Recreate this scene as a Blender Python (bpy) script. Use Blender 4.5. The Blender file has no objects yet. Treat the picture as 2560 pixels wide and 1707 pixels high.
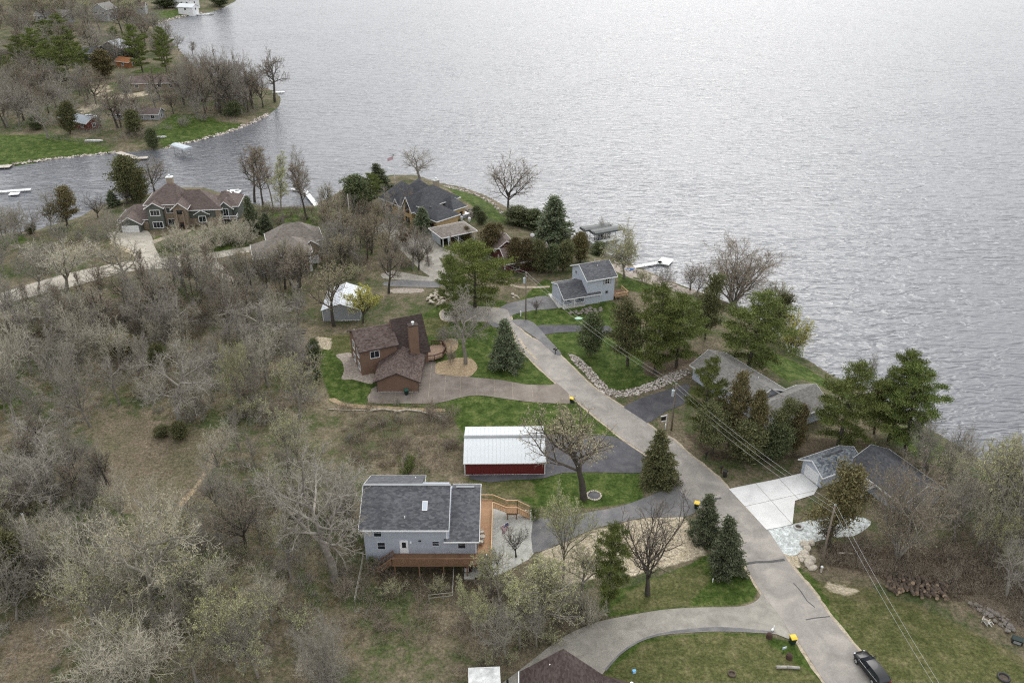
import bpy, bmesh, math, random
import numpy as np
from mathutils import Vector, Matrix
from mathutils.geometry import tessellate_polygon

random.seed(7)
SC = bpy.context.scene
COL = SC.collection

# ------------------------------------------------------------------ camera, sky, sun, exposure
CAM_H, PITCH, FPX = 82.0, math.radians(29.0), 2134.0
cam = bpy.data.cameras.new('camera')
cam.sensor_width = 36.0
cam.lens = 36.0 * FPX / 2560.0
cam.clip_start = 0.5
cam.clip_end = 20000
camo = bpy.data.objects.new('camera', cam)
COL.objects.link(camo)
camo.location = (0, 0, CAM_H)
camo.rotation_euler = (math.radians(90) - PITCH, 0, 0)
SC.camera = camo

SUN_EL, SUN_AZ = 42.0, 12.0          # degrees; azimuth from +Y (away from the camera) towards +X
world = bpy.data.worlds.new('World')
SC.world = world
world.use_nodes = True
wn, wl = world.node_tree.nodes, world.node_tree.links
for n_ in list(wn):
    wn.remove(n_)
sky = wn.new('ShaderNodeTexSky')
sky.sky_type = 'NISHITA'
sky.sun_disc = False
sky.sun_elevation = math.radians(SUN_EL)
sky.sun_rotation = math.radians(SUN_AZ)
sky.altitude = 200
sky.air_density = 1.0
sky.dust_density = 10.0
sky.ozone_density = 1.0
hsv = wn.new('ShaderNodeHueSaturation')
hsv.inputs['Saturation'].default_value = 0.10      # overcast: grey cloud light
hsv.inputs['Value'].default_value = 1.0
wl.new(sky.outputs[0], hsv.inputs['Color'])
cloud = wn.new('ShaderNodeMix'); cloud.data_type = 'RGBA'        # even cloud layer in front of most of the clear sky
cloud.inputs[0].default_value = 0.72
cloud.inputs[7].default_value = (7.6, 7.66, 7.76, 1)
wl.new(hsv.outputs[0], cloud.inputs[6])
bg = wn.new('ShaderNodeBackground')
bg.inputs['Strength'].default_value = 0.15
wl.new(cloud.outputs[2], bg.inputs['Color'])
wo = wn.new('ShaderNodeOutputWorld')
wl.new(bg.outputs[0], wo.inputs['Surface'])

sun = bpy.data.lights.new('sun', 'SUN')
sun.energy = 0.7
sun.angle = math.radians(32)
sun.color = (1.0, 0.97, 0.92)
suno = bpy.data.objects.new('sun', sun)
COL.objects.link(suno)
suno.rotation_euler = (math.radians(90 - SUN_EL), 0, math.radians(180 - SUN_AZ))
suno.location = (60, 120, 120)

vs = SC.view_settings
vs.view_transform = 'Standard'
vs.look = 'None'
vs.gamma = 1.0
vs.exposure = 0.57
vs.use_curve_mapping = False
SC.cycles.use_denoising = False        # keeps the twigs crisp
SC.cycles.filter_width = 1.2

# ------------------------------------------------------------------ surveying: sight lines of the photograph to points of the place
SP, CP = math.sin(PITCH), math.cos(PITCH)
VIEW = {0: (0, 0, 2560/2352), 1: (0, 0, 700/2352), 2: (0, 380, 900/2352), 3: (800, 350, 600/2091), 4: (1100, 480, 700/2195),
        5: (750, 680, 700/2352), 6: (1600, 560, 800/2126), 7: (850, 1000, 600/1882), 8: (1300, 1050, 600/1882),
        9: (1800, 1050, 760/1814), 10: (1100, 1400, 1100/2352), 11: (0, 1100, 900/2325), 12: (0, 600, 900/2352),
        13: (230, 420, 390/2352), 14: (930, 430, 290/1977), 15: (1240, 540, 480/2352), 16: (1960, 1080, 400/1845),
        17: (1100, 1560, 620/2352), 18: (2080, 1580, 480/2352), 19: (880, 1170, 480/2352)}
def fpx(c, x, y):
    a = VIEW[c]
    return a[0] + x * a[2], a[1] + y * a[2]
def W(c, x, y, z=0.0):
    X, Y = fpx(c, x, y)
    u, v = (X - 1280) / FPX, (Y - 853.5) / FPX
    t = (CAM_H - z) / (SP + v * CP)
    return Vector((u * t, (CP - v * SP) * t, z))
def G(c, x, y):
    z = 0.0
    for _ in range(12):
        p = W(c, x, y, z)
        z += 0.6 * (gz(p.x, p.y) - z)
    p = W(c, x, y, z)
    return Vector((p.x, p.y, gz(p.x, p.y)))
def depth_of(p):
    return CP * p.y - SP * (p.z - CAM_H)
def height_to(c, p, x, yt):
    v = (fpx(c, x, yt)[1] - 853.5) / FPX
    return max(0.4, p.y * (v * CP + SP) / (v * SP - CP) + CAM_H - p.z)

# ------------------------------------------------------------------ tags
def tag(o, label=None, cat=None, group=None, kind=None):
    if label: o['label'] = label
    if cat: o['category'] = cat
    if group: o['group'] = group
    if kind: o['kind'] = kind
    return o
def thing(name, label, cat, loc=(0, 0, 0), rz=0.0, group=None):
    o = bpy.data.objects.new(name, None)
    o.empty_display_size = 0.3
    COL.objects.link(o)
    o.location = loc
    o.rotation_euler = (0, 0, rz)
    return tag(o, label, cat, group)
def copy_thing(root, loc, rz=0.0, label=None, scale=None):
    r = root.copy(); COL.objects.link(r)
    r.location = loc; r.rotation_euler = (0, 0, rz)
    if scale: r.scale = scale
    if label: r['label'] = label
    for ch in list(root.children):
        c = ch.copy(); COL.objects.link(c); c.parent = r
        for g in list(ch.children):
            d = g.copy(); COL.objects.link(d); d.parent = c
    return r

# ------------------------------------------------------------------ mesh building
class MB:
    def __init__(s):
        s.v, s.f = [], []
    def add(s, vs_, fs_):
        b = len(s.v)
        s.v += [tuple(p) for p in vs_]
        s.f += [tuple(i + b for i in f) for f in fs_]
        return s
    def box(s, x0, x1, y0, y1, z0, z1):
        return s.add([(x0, y0, z0), (x1, y0, z0), (x1, y1, z0), (x0, y1, z0), (x0, y0, z1), (x1, y0, z1), (x1, y1, z1), (x0, y1, z1)],
                     [(3, 2, 1, 0), (4, 5, 6, 7), (0, 1, 5, 4), (1, 2, 6, 5), (2, 3, 7, 6), (3, 0, 4, 7)])
    def bar(s, p, q, w, h):
        p, q = Vector(p), Vector(q)
        d = (q - p).normalized()
        up = Vector((0, 0, 1)) if abs(d.z) < 0.95 else Vector((1, 0, 0))
        a = d.cross(up).normalized() * w / 2
        b = a.cross(d).normalized() * h / 2
        pts = [p - a - b, p + a - b, p + a + b, p - a + b, q - a - b, q + a - b, q + a + b, q - a + b]
        return s.add(pts, [(0, 1, 2, 3), (7, 6, 5, 4), (4, 5, 1, 0), (5, 6, 2, 1), (6, 7, 3, 2), (7, 4, 0, 3)])
    def slab(s, pts, th):
        pts = [Vector(p) for p in pts]
        n = Vector((0, 0, 0))
        for i in range(len(pts)):
            n += (pts[i] - pts[0]).cross(pts[(i + 1) % len(pts)] - pts[0])
        n.normalize()
        if n.z < -1e-4:
            pts.reverse(); n = -n
        m = len(pts)
        lo = [p - n * th for p in pts]
        fs = [tuple(range(m)), tuple(range(2 * m - 1, m - 1, -1))]
        fs += [(i, m + i, m + (i + 1) % m, (i + 1) % m) for i in range(m)]
        return s.add(pts + lo, fs)
    def prism(s, prof, axis, a0, a1):
        """prof: list of 2-D points; axis 'x': prof is (y, z); 'y': prof is (x, z); 'z': prof is (x, y)"""
        m = len(prof)
        def P(q, a):
            return (a, q[0], q[1]) if axis == 'x' else (q[0], a, q[1]) if axis == 'y' else (q[0], q[1], a)
        fs = [tuple(range(m - 1, -1, -1)), tuple(range(m, 2 * m))]
        fs += [(i, (i + 1) % m, m + (i + 1) % m, m + i) for i in range(m)]
        return s.add([P(q, a0) for q in prof] + [P(q, a1) for q in prof], fs)
    def cyl(s, p, q, r0, r1=None, n=8):
        r1 = r0 if r1 is None else r1
        p, q = Vector(p), Vector(q)
        d = (q - p).normalized()
        a = d.orthogonal().normalized(); b = d.cross(a)
        A = [p + (a * math.cos(2 * math.pi * i / n) + b * math.sin(2 * math.pi * i / n)) * r0 for i in range(n)]
        B = [q + (a * math.cos(2 * math.pi * i / n) + b * math.sin(2 * math.pi * i / n)) * r1 for i in range(n)]
        return s.add(A + B, [(i, (i + 1) % n, n + (i + 1) % n, n + i) for i in range(n)] + [tuple(range(n - 1, -1, -1)), tuple(range(n, 2 * n))])
    def tube(s, pts, r, n=5):
        for i in range(len(pts) - 1):
            s.cyl(pts[i], pts[i + 1], r, r, n)
        return s
    def ring(s, c, R, r, n=16, m=6, axis='z'):
        b = len(s.v); vs_, fs_ = [], []
        for i in range(n):
            t = 2 * math.pi * i / n
            for j in range(m):
                u = 2 * math.pi * j / m
                x, y, z = (R + r * math.cos(u)) * math.cos(t), (R + r * math.cos(u)) * math.sin(t), r * math.sin(u)
                q = (x, y, z) if axis == 'z' else (x, z, y) if axis == 'y' else (z, x, y)
                vs_.append((c[0] + q[0], c[1] + q[1], c[2] + q[2]))
                fs_.append((i * m + j, ((i + 1) % n) * m + j, ((i + 1) % n) * m + (j + 1) % m, i * m + (j + 1) % m))
        return s.add(vs_, fs_)
    def ball(s, c, rx, ry, rz, n=8, m=5, jit=0.0, rng=random):
        vs_, fs_ = [(c[0], c[1], c[2] - rz)], []
        for j in range(1, m):
            th = math.pi * j / m
            for i in range(n):
                t = 2 * math.pi * i / n
                k = 1 + rng.uniform(-jit, jit)
                vs_.append((c[0] + rx * math.sin(th) * math.cos(t) * k, c[1] + ry * math.sin(th) * math.sin(t) * k, c[2] - rz * math.cos(th) * k))
        vs_.append((c[0], c[1], c[2] + rz))
        for i in range(n):
            fs_.append((0, 1 + (i + 1) % n, 1 + i))
            e = 1 + (m - 2) * n
            fs_.append((e + i, e + (i + 1) % n, len(vs_) - 1))
            for j in range(m - 2):
                a = 1 + j * n
                fs_.append((a + i, a + (i + 1) % n, a + n + (i + 1) % n, a + n + i))
        return s.add(vs_, fs_)
    def mesh(s, name, mat, smooth=False):
        me = bpy.data.meshes.new(name)
        me.from_pydata(s.v, [], s.f)
        if smooth:
            me.polygons.foreach_set('use_smooth', [True] * len(me.polygons))
        if mat: me.materials.append(mat)
        bm = bmesh.new(); bm.from_mesh(me)
        bmesh.ops.recalc_face_normals(bm, faces=bm.faces)
        bm.to_mesh(me); bm.free()
        return me
    def build(s, name, mat, parent=None, loc=None, rz=0.0, smooth=False):
        return link(name, s.mesh(name, mat, smooth), parent, loc, rz)
def link(name, me, parent=None, loc=None, rz=0.0):
    o = bpy.data.objects.new(name, me)
    COL.objects.link(o)
    if parent: o.parent = parent
    if loc is not None: o.location = loc
    if rz: o.rotation_euler = (0, 0, rz)
    return o
def arrays_mesh(name, verts, quads, tris, mats, tri_mat=0, smooth_quads=True):
    nq, nt = len(quads), len(tris)
    me = bpy.data.meshes.new(name)
    me.vertices.add(len(verts)); me.vertices.foreach_set('co', np.asarray(verts, np.float32).ravel())
    me.loops.add(nq * 4 + nt * 3); me.polygons.add(nq + nt)
    idx = np.concatenate([np.asarray(quads, np.int32).reshape(-1), np.asarray(tris, np.int32).reshape(-1)])
    me.loops.foreach_set('vertex_index', idx)
    st = np.concatenate([np.arange(nq) * 4, nq * 4 + np.arange(nt) * 3]).astype(np.int32)
    me.polygons.foreach_set('loop_start', st)
    sm = np.zeros(nq + nt, bool); sm[:nq] = smooth_quads
    me.polygons.foreach_set('use_smooth', sm)
    for m in mats: me.materials.append(m)
    if tri_mat:
        mi = np.zeros(nq + nt, np.int32); mi[nq:] = tri_mat
        me.polygons.foreach_set('material_index', mi)
    me.update(calc_edges=True)
    return me

# ------------------------------------------------------------------ materials
MATS = {}
def ramp_mix(nt, fac, stops):
    r = nt.nodes.new('ShaderNodeValToRGB')
    e = r.color_ramp.elements
    while len(e) < len(stops): e.new(0.5)
    for k, (p, c) in zip(e, stops):
        k.position = p; k.color = (*c, 1)
    nt.links.new(fac, r.inputs[0])
    return r.outputs[0]
def noise(nt, vec, scale, detail=4, rough=0.55, dist=0.0):
    n = nt.nodes.new('ShaderNodeTexNoise')
    n.inputs['Scale'].default_value = scale; n.inputs['Detail'].default_value = detail
    n.inputs['Roughness'].default_value = rough; n.inputs['Distortion'].default_value = dist
    if vec is not None: nt.links.new(vec, n.inputs['Vector'])
    return n.outputs[0]
def mixc(nt, fac, a, b, mode='MIX'):
    m = nt.nodes.new('ShaderNodeMix'); m.data_type = 'RGBA'; m.blend_type = mode; m.clamp_factor = True
    for s, v in ((m.inputs[0], fac), (m.inputs[6], a), (m.inputs[7], b)):
        if hasattr(v, 'is_output') or isinstance(v, bpy.types.NodeSocket): nt.links.new(v, s)
        elif isinstance(v, (int, float)): s.default_value = v
        else: s.default_value = (*v, 1)
    return m.outputs[2]
def mathn(nt, op, a, b=0.0, c=0.0, clamp=False):
    m = nt.nodes.new('ShaderNodeMath'); m.operation = op; m.use_clamp = clamp
    for s, v in zip(m.inputs, (a, b, c)):
        if isinstance(v, bpy.types.NodeSocket): nt.links.new(v, s)
        else: s.default_value = v
    return m.outputs[0]
def new_mat(name, rough=0.8, spec=0.3, metal=0.0):
    m = bpy.data.materials.new(name); m.use_nodes = True
    b = m.node_tree.nodes['Principled BSDF']
    b.inputs['Roughness'].default_value = rough
    b.inputs['Specular IOR Level'].default_value = spec
    b.inputs['Metallic'].default_value = metal
    MATS[name] = m
    return m, m.node_tree, b
def coords(nt, kind='Object'):
    return nt.nodes.new('ShaderNodeTexCoord').outputs[kind]
def world_pos(nt):
    return nt.nodes.new('ShaderNodeNewGeometry').outputs['Position']
def bump(nt, b, h, strength=0.3, dist=0.05):
    n = nt.nodes.new('ShaderNodeBump'); n.inputs['Strength'].default_value = strength; n.inputs['Distance'].default_value = dist
    nt.links.new(h, n.inputs['Height']); nt.links.new(n.outputs[0], b.inputs['Normal'])
def plain(name, c, c2=None, scale=1.5, rough=0.8, spec=0.3, metal=0.0, fine=0.0, bmp=0.0, pos=False):
    """colour with soft weathering between c and c2 and fine grain"""
    m, nt, b = new_mat(name, rough, spec, metal)
    if c2 is None: c2 = tuple(x * 0.82 for x in c)
    v = world_pos(nt) if pos else coords(nt)
    col = ramp_mix(nt, noise(nt, v, scale, 5, 0.6), [(0.32, c2), (0.68, c)])
    if fine:
        f = ramp_mix(nt, noise(nt, v, scale * 14, 2, 0.7), [(0.3, (1 - fine,) * 3), (0.7, (1 + fine * 0.6,) * 3)])
        col = mixc(nt, 1.0, col, f, 'MULTIPLY')
    nt.links.new(col, b.inputs['Base Color'])
    if bmp: bump(nt, b, noise(nt, v, scale * 10, 3), bmp, 0.03)
    return m
def shingle(name, c1, c2, c3, sc=2.6):
    """asphalt shingles: single tabs of slightly different colour in courses"""
    m, nt, b = new_mat(name, 0.9, 0.2)
    v = coords(nt)
    mp = nt.nodes.new('ShaderNodeMapping'); mp.inputs['Scale'].default_value = (1.0, 1.0, 3.4)
    nt.links.new(v, mp.inputs[0])
    vo = nt.nodes.new('ShaderNodeTexVoronoi'); vo.inputs['Scale'].default_value = sc
    nt.links.new(mp.outputs[0], vo.inputs['Vector'])
    sep = nt.nodes.new('ShaderNodeSeparateColor'); nt.links.new(vo.outputs['Color'], sep.inputs[0])
    col = ramp_mix(nt, sep.outputs[0], [(0.0, c1), (0.45, c2), (1.0, c3)])
    st = ramp_mix(nt, noise(nt, v, 0.5, 4, 0.6), [(0.3, (0.86,) * 3), (0.7, (1.08,) * 3)])
    col = mixc(nt, 1.0, col, st, 'MULTIPLY')
    nt.links.new(col, b.inputs['Base Color'])
    sx = nt.nodes.new('ShaderNodeSeparateXYZ'); nt.links.new(v, sx.inputs[0])
    fr = mathn(nt, 'FRACT', mathn(nt, 'MULTIPLY', sx.outputs[2], 9.0))
    bump(nt, b, mathn(nt, 'ADD', fr, sep.outputs[1]), 0.35, 0.03)
    return m
def siding(name, c, c2=None, vert=False):
    m, nt, b = new_mat(name, 0.7, 0.3)
    v = coords(nt)
    sx = nt.nodes.new('ShaderNodeSeparateXYZ'); nt.links.new(v, sx.inputs[0])
    a = mathn(nt, 'ADD', sx.outputs[0], sx.outputs[1]) if vert else sx.outputs[2]
    fr = mathn(nt, 'FRACT', mathn(nt, 'MULTIPLY', a, 5.0 if not vert else 3.3))
    c2 = c2 or tuple(x * 0.85 for x in c)
    col = ramp_mix(nt, noise(nt, v, 0.9, 5, 0.6), [(0.3, c2), (0.7, c)])
    lap = ramp_mix(nt, fr, [(0.0, (0.80,) * 3), (0.12, (1.0,) * 3), (1.0, (1.03,) * 3)])
    nt.links.new(mixc(nt, 1.0, col, lap, 'MULTIPLY'), b.inputs['Base Color'])
    bump(nt, b, fr, 0.4, 0.03)
    return m
def foliage(name, dark, mid, light, rough=0.75):
    m, nt, b = new_mat(name, rough, 0.2)
    g = nt.nodes.new('ShaderNodeNewGeometry')
    oi = nt.nodes.new('ShaderNodeObjectInfo')
    n = noise(nt, coords(nt), 0.55, 3, 0.6)
    f = mathn(nt, 'ADD', mathn(nt, 'MULTIPLY', g.outputs['Random Per Island'], 0.55), mathn(nt, 'MULTIPLY', n, 0.55), clamp=True)
    col = ramp_mix(nt, f, [(0.15, dark), (0.5, mid), (0.9, light)])
    h = nt.nodes.new('ShaderNodeHueSaturation')
    nt.links.new(mathn(nt, 'MULTIPLY_ADD', oi.outputs['Random'], 0.022, 0.486), h.inputs['Hue'])
    nt.links.new(mathn(nt, 'MULTIPLY_ADD', oi.outputs['Random'], 0.4, 0.8), h.inputs['Value'])
    nt.links.new(col, h.inputs['Color'])
    nt.links.new(h.outputs[0], b.inputs['Base Color'])
    return m
def bark(name, c1, c2, c3=None):
    m, nt, b = new_mat(name, 0.9, 0.15)
    oi = nt.nodes.new('ShaderNodeObjectInfo')
    g = nt.nodes.new('ShaderNodeNewGeometry')
    col = ramp_mix(nt, noise(nt, coords(nt), 2.0, 4, 0.6), [(0.3, c1), (0.7, c2)])
    col = mixc(nt, mathn(nt, 'MULTIPLY', oi.outputs['Random'], 0.6), col, c3 or c2)
    sp = ramp_mix(nt, g.outputs['Random Per Island'], [(0.0, (0.7,) * 3), (1.0, (1.3,) * 3)])
    nt.links.new(mixc(nt, 1.0, col, sp, 'MULTIPLY'), b.inputs['Base Color'])
    return m
# ------------------------------------------------------------------ land and lake
LAKE = -4.0
def Wl(view, pts, z=LAKE):
    return [tuple(W(view, x, y, z)[:2]) for x, y in pts]
near_shore = Wl(0, [(-60, 545), (0, 541), (90, 528), (180, 500), (235, 470), (330, 450), (400, 430), (470, 432), (548, 455), (600, 476), (655, 478),
                    (715, 474), (760, 452), (800, 428), (850, 412), (905, 402), (960, 404), (1005, 420), (1060, 430), (1110, 447), (1150, 468), (1190, 492),
                    (1240, 515), (1300, 545), (1345, 566), (1400, 588), (1445, 604), (1490, 625), (1545, 648), (1600, 668), (1660, 690), (1710, 712),
                    (1760, 742), (1795, 775)]) + Wl(6, [(985, 850), (1120, 905), (1280, 1010), (1500, 1120), (1800, 1290), (1990, 1400), (2126, 1478)]) + \
             Wl(9, [(1480, 185), (1600, 265), (1700, 345), (1814, 425), (2100, 600)])
a, b = near_shore[0], near_shore[-1]
near_land = near_shore + [(b[0] + 60, b[1] - 60), (160, -60), (-700, -60), (-700, a[1] + 30), (a[0] - 120, a[1] + 8)]
far_shore = Wl(1, [(-300, 1425), (0, 1410), (200, 1385), (480, 1335), (700, 1310), (970, 1285), (1370, 1250), (1640, 1190), (1900, 1120), (2130, 1030), (2250, 970),
                   (2340, 900), (2360, 830), (2300, 760), (2100, 700), (1900, 660), (1760, 640), (1650, 590), (1560, 480), (1440, 330), (1330, 240),
                   (1310, 210), (1400, 180), (1500, 155), (1640, 125), (1750, 110), (1800, 95), (1900, 60), (1960, 20), (2000, -10), (2060, -80), (2080, -200)])
a, b = far_shore[0], far_shore[-1]
far_land = far_shore + [(b[0] - 100, b[1] + 900), (-2500, 2600), (-2500, a[1] - 20), (a[0] - 200, a[1] - 5)]

def sdf(poly, X, Y):
    """signed distance, positive inside"""
    P = np.array(poly); Q = np.roll(P, -1, 0)
    d2 = np.full(X.shape, 1e18); ins = np.zeros(X.shape, bool)
    for (ax, ay), (bx, by) in zip(P, Q):
        ex, ey = bx - ax, by - ay
        t = np.clip(((X - ax) * ex + (Y - ay) * ey) / (ex * ex + ey * ey + 1e-9), 0, 1)
        d2 = np.minimum(d2, (X - ax - t * ex) ** 2 + (Y - ay - t * ey) ** 2)
        c = ((ay > Y) != (by > Y)) & (X < (bx - ax) * (Y - ay) / (by - ay + 1e-12) + ax)
        ins ^= c
    d = np.sqrt(d2)
    return np.where(ins, d, -d)
def sstep(t):
    t = np.clip(t, 0, 1)
    return t * t * (3 - 2 * t)
def spread(a0, a1, step0, lo, hi, grow):
    core = list(np.arange(lo, hi, step0))
    s, x = step0, core[-1]
    while x < a1:
        s *= grow; x += s; core.append(x)
    s, x = step0, core[0]; left = []
    while x > a0:
        s *= grow; x -= s; left.append(x)
    return np.array(left[::-1] + core)
GX = spread(-3000, 3000, 0.75, -95, 75, 1.035)
GY = spread(-200, 4000, 0.75, 55, 215, 1.03)
XX, YY = np.meshgrid(GX, GY)
dn, df = sdf(near_land, XX, YY), sdf(far_land, XX, YY)
rip = 0.18 * np.sin(XX * 0.31 + 1.3 * np.sin(YY * 0.17)) * np.sin(YY * 0.27 + 1.1 * np.sin(XX * 0.21))
zn = np.where(dn > 0, -4.0 + 0.5 * sstep(dn / 0.8) + 3.5 * sstep((dn - 1) / 13.0), -4.0 - np.minimum(3.0, -dn * 0.35))
zf = np.where(df > 0, -4.0 + 0.6 * sstep(df / 1.0) + 1.6 * sstep((df - 1) / 20.0) + 0.004 * np.minimum(df, 150), -4.0 - np.minimum(3.0, -df * 0.35))
ZZ = np.where(dn > -6, zn, zf)
ZZ = np.where((dn <= -6) & (df <= 0), np.maximum(zn, zf), ZZ)
hill = 1.55 * np.exp(-((XX + 33) / 13.5) ** 2 - ((YY - 88) / 13) ** 2)
ZZ = ZZ + hill
wood_soft = sstep((-22 - XX) / 25) * sstep((150 - YY) / 20)
ZZ = ZZ + rip * wood_soft
def gz(x, y):
    i = min(max(int(np.searchsorted(GX, x)) - 1, 0), len(GX) - 2)
    j = min(max(int(np.searchsorted(GY, y)) - 1, 0), len(GY) - 2)
    u = (x - GX[i]) / (GX[i + 1] - GX[i]); v = (y - GY[j]) / (GY[j + 1] - GY[j])
    u = min(max(u, 0), 1); v = min(max(v, 0), 1)
    return float((ZZ[j, i] * (1 - u) + ZZ[j, i + 1] * u) * (1 - v) + (ZZ[j + 1, i] * (1 - u) + ZZ[j + 1, i + 1] * u) * v)

def mask(polys, soft):
    m = np.zeros(XX.shape)
    for view, pts, z in polys:
        poly = [tuple(W(view, x, y, z)[:2]) for x, y in pts]
        px_, py_ = zip(*poly)
        xi = (GX > min(px_) - 8) & (GX < max(px_) + 8); yi = (GY > min(py_) - 8) & (GY < max(py_) + 8)
        if xi.sum() < 2 or yi.sum() < 2: continue
        sub = np.ix_(yi, xi)
        m[sub] = np.maximum(m[sub], sstep(0.5 + sdf(poly, XX[sub], YY[sub]) / (2 * soft)))
    return m
lawn = mask([
    (0, [(742, 775), (800, 770), (900, 760), (1010, 700), (1160, 690), (1290, 900), (1480, 1010), (1490, 1060), (1240, 1000), (1070, 1000), (1020, 945), (960, 940), (850, 930), (760, 925), (735, 850)], 0),
    (0, [(1055, 1100), (1250, 1085), (1470, 1085), (1480, 1150), (1380, 1165), (1230, 1165), (1140, 1120)], 0),
    (0, [(1165, 715), (1250, 640), (1400, 690), (1470, 720), (1480, 860), (1560, 880), (1400, 900), (1300, 830), (1230, 760)], 0),
    (3, [(960, 372), (1010, 366), (1090, 374), (1250, 408), (1400, 455), (1560, 545), (1670, 620), (1690, 700), (1640, 790), (1480, 720), (1300, 600), (1180, 520), (1100, 440)], -1.5),
    (6, [(850, 790), (960, 815), (1120, 890), (1300, 1000), (1520, 1130), (1420, 1180), (1200, 1080), (1090, 1050), (980, 1080), (800, 960), (700, 900)], -1),
    (6, [(1620, 1330), (1800, 1290), (1990, 1390), (2160, 1480), (2400, 1640), (2126, 1680), (1850, 1600), (1700, 1500)], -1),
    (8, [(640, 1350), (900, 1290), (1330, 1130), (1460, 1050), (1740, 1090), (1880, 1300), (1830, 1420), (1700, 1450), (1300, 1460), (900, 1510), (700, 1545), (620, 1480)], 0),
    (10, [(850, 640), (960, 500), (1100, 415), (1450, 385), (1700, 390), (1900, 440), (2060, 656), (2090, 720), (820, 720)], 0),
    (9, [(400, 800), (480, 880), (640, 1000), (820, 1090), (1100, 1110), (1400, 1230), (1700, 1400), (1830, 1500), (1830, 1800), (1100, 1800), (850, 1400), (640, 1150)], 0),
    (2, [(1000, 560), (1200, 510), (1560, 500), (1640, 560), (1640, 610), (1300, 680), (1060, 680)], 0),
    (2, [(1560, 400), (1700, 380), (2080, 370), (2130, 480), (2000, 540), (1700, 480)], -1),
    (1, [(-300, 1150), (160, 1160), (420, 1140), (700, 1180), (960, 1250), (960, 1280), (480, 1330), (0, 1405), (-300, 1420)], -2.5),
    (1, [(1270, 1100), (1450, 980), (1700, 1000), (2000, 1020), (2120, 1030), (1900, 1110), (1640, 1180), (1370, 1235)], -2.5),
    (1, [(1080, 620), (1260, 560), (1500, 570), (1350, 630)], -2), (1, [(930, 700), (1040, 690), (1020, 800), (940, 800)], -2),
    (1, [(330, 20), (560, 20), (600, 100), (330, 90)], 0), (1, [(1270, 100), (1560, 75), (1620, 110), (1400, 170), (1290, 150)], -2), (1, [(1000, 140), (1150, 130), (1180, 180), (1010, 170)], -2),
    (4, [(1380, 540), (1470, 640), (1640, 720), (1720, 790), (1560, 820), (1400, 790)], -1),
    (2, [(-100, 545), (150, 540), (190, 620), (-100, 640)], -1),
    (12, [(-60, 920), (110, 930), (250, 990), (100, 1080), (-60, 1090)], 0.5),
], 0.7)
dry = mask([
    (9, [(560, 950), (900, 1000), (1300, 1150), (1814, 1420), (1900, 1800), (1200, 1800), (900, 1450)], 0),
    (10, [(850, 640), (1100, 430), (1450, 400), (1700, 400), (2060, 656), (2090, 720), (820, 720)], 0),
    (8, [(700, 1500), (900, 1300), (1400, 1130), (1500, 1250), (1300, 1460)], 0),
    (5, [(950, 430), (1100, 380), (1280, 390), (1200, 560), (1060, 520)], 0), (5, [(130, 540), (420, 520), (480, 660), (300, 700)], 0),
    (7, [(930, 620), (1500, 640), (1560, 760), (1300, 760), (1100, 700)], 0),
], 1.2)
litter = mask([
    (11, [(720, 60), (1200, 0), (1420, 60), (1300, 350), (1050, 520), (760, 420), (640, 200)], 1),
    (12, [(600, 1220), (800, 1100), (1150, 1180), (1500, 1200), (1480, 1400), (1250, 1568), (780, 1568), (620, 1400)], 1),
    (8, [(1060, 1170), (1300, 1130), (1420, 1180), (1240, 1300), (1060, 1260)], 0),
    (11, [(60, 1150), (320, 1100), (420, 1300), (300, 1568), (0, 1568)], 0.5), (9, [(640, 800), (900, 760), (1400, 760), (1814, 900), (1814, 1300), (1350, 1080), (900, 960), (640, 900)], 0),
    (7, [(560, 250), (900, 300), (950, 560), (700, 600)], 0), (6, [(100, 1300), (260, 1290), (420, 1568), (200, 1568)], 0), (4, [(1330, 1310), (1900, 1210), (2100, 1260), (1900, 1420), (1560, 1480), (1350, 1450)], 0),
], 1.5)
sand = mask([
    (8, [(690, 830), (900, 780), (1090, 745), (1290, 752), (1350, 900), (1470, 1050), (1300, 1100), (1020, 1180), (860, 1220), (720, 1130)], 0),
    (8, [(160, 1020), (330, 965), (560, 860), (700, 840), (720, 1130), (560, 1250), (330, 1300), (200, 1200)], 0),
    (9, [(380, 790), (470, 800), (480, 880), (400, 850)], 0), (9, [(640, 960), (830, 1020), (760, 1050), (620, 1000)], 0),
    (5, [(130, 530), (270, 560), (250, 660), (170, 640)], 0), (2, [(760, 520), (980, 540), (1030, 680), (900, 690), (720, 600)], 0),
    (1, [(780, 700), (930, 740), (880, 840), (790, 790)], -2), (1, [(900, 830), (1230, 770), (1230, 820), (930, 850)], -2), (1, [(650, 920), (820, 870), (830, 920), (700, 980)], -2),
], 0.8)
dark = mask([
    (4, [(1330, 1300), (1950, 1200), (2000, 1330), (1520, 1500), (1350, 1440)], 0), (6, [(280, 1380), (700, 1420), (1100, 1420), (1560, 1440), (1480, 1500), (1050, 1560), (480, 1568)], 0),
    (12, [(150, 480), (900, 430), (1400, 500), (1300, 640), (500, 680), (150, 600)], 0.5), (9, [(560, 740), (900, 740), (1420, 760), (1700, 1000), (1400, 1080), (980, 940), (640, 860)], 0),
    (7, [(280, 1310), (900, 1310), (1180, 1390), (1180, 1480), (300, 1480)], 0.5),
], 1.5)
path = mask([(11, [(1372, 40), (1395, 45), (1350, 165), (1268, 290), (1165, 405), (1050, 530), (1030, 520), (1140, 392), (1240, 275), (1325, 160)], 1)], 0.6)
wet = sstep(1 - np.abs(dn) / 1.3) * (dn > -3)
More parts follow.
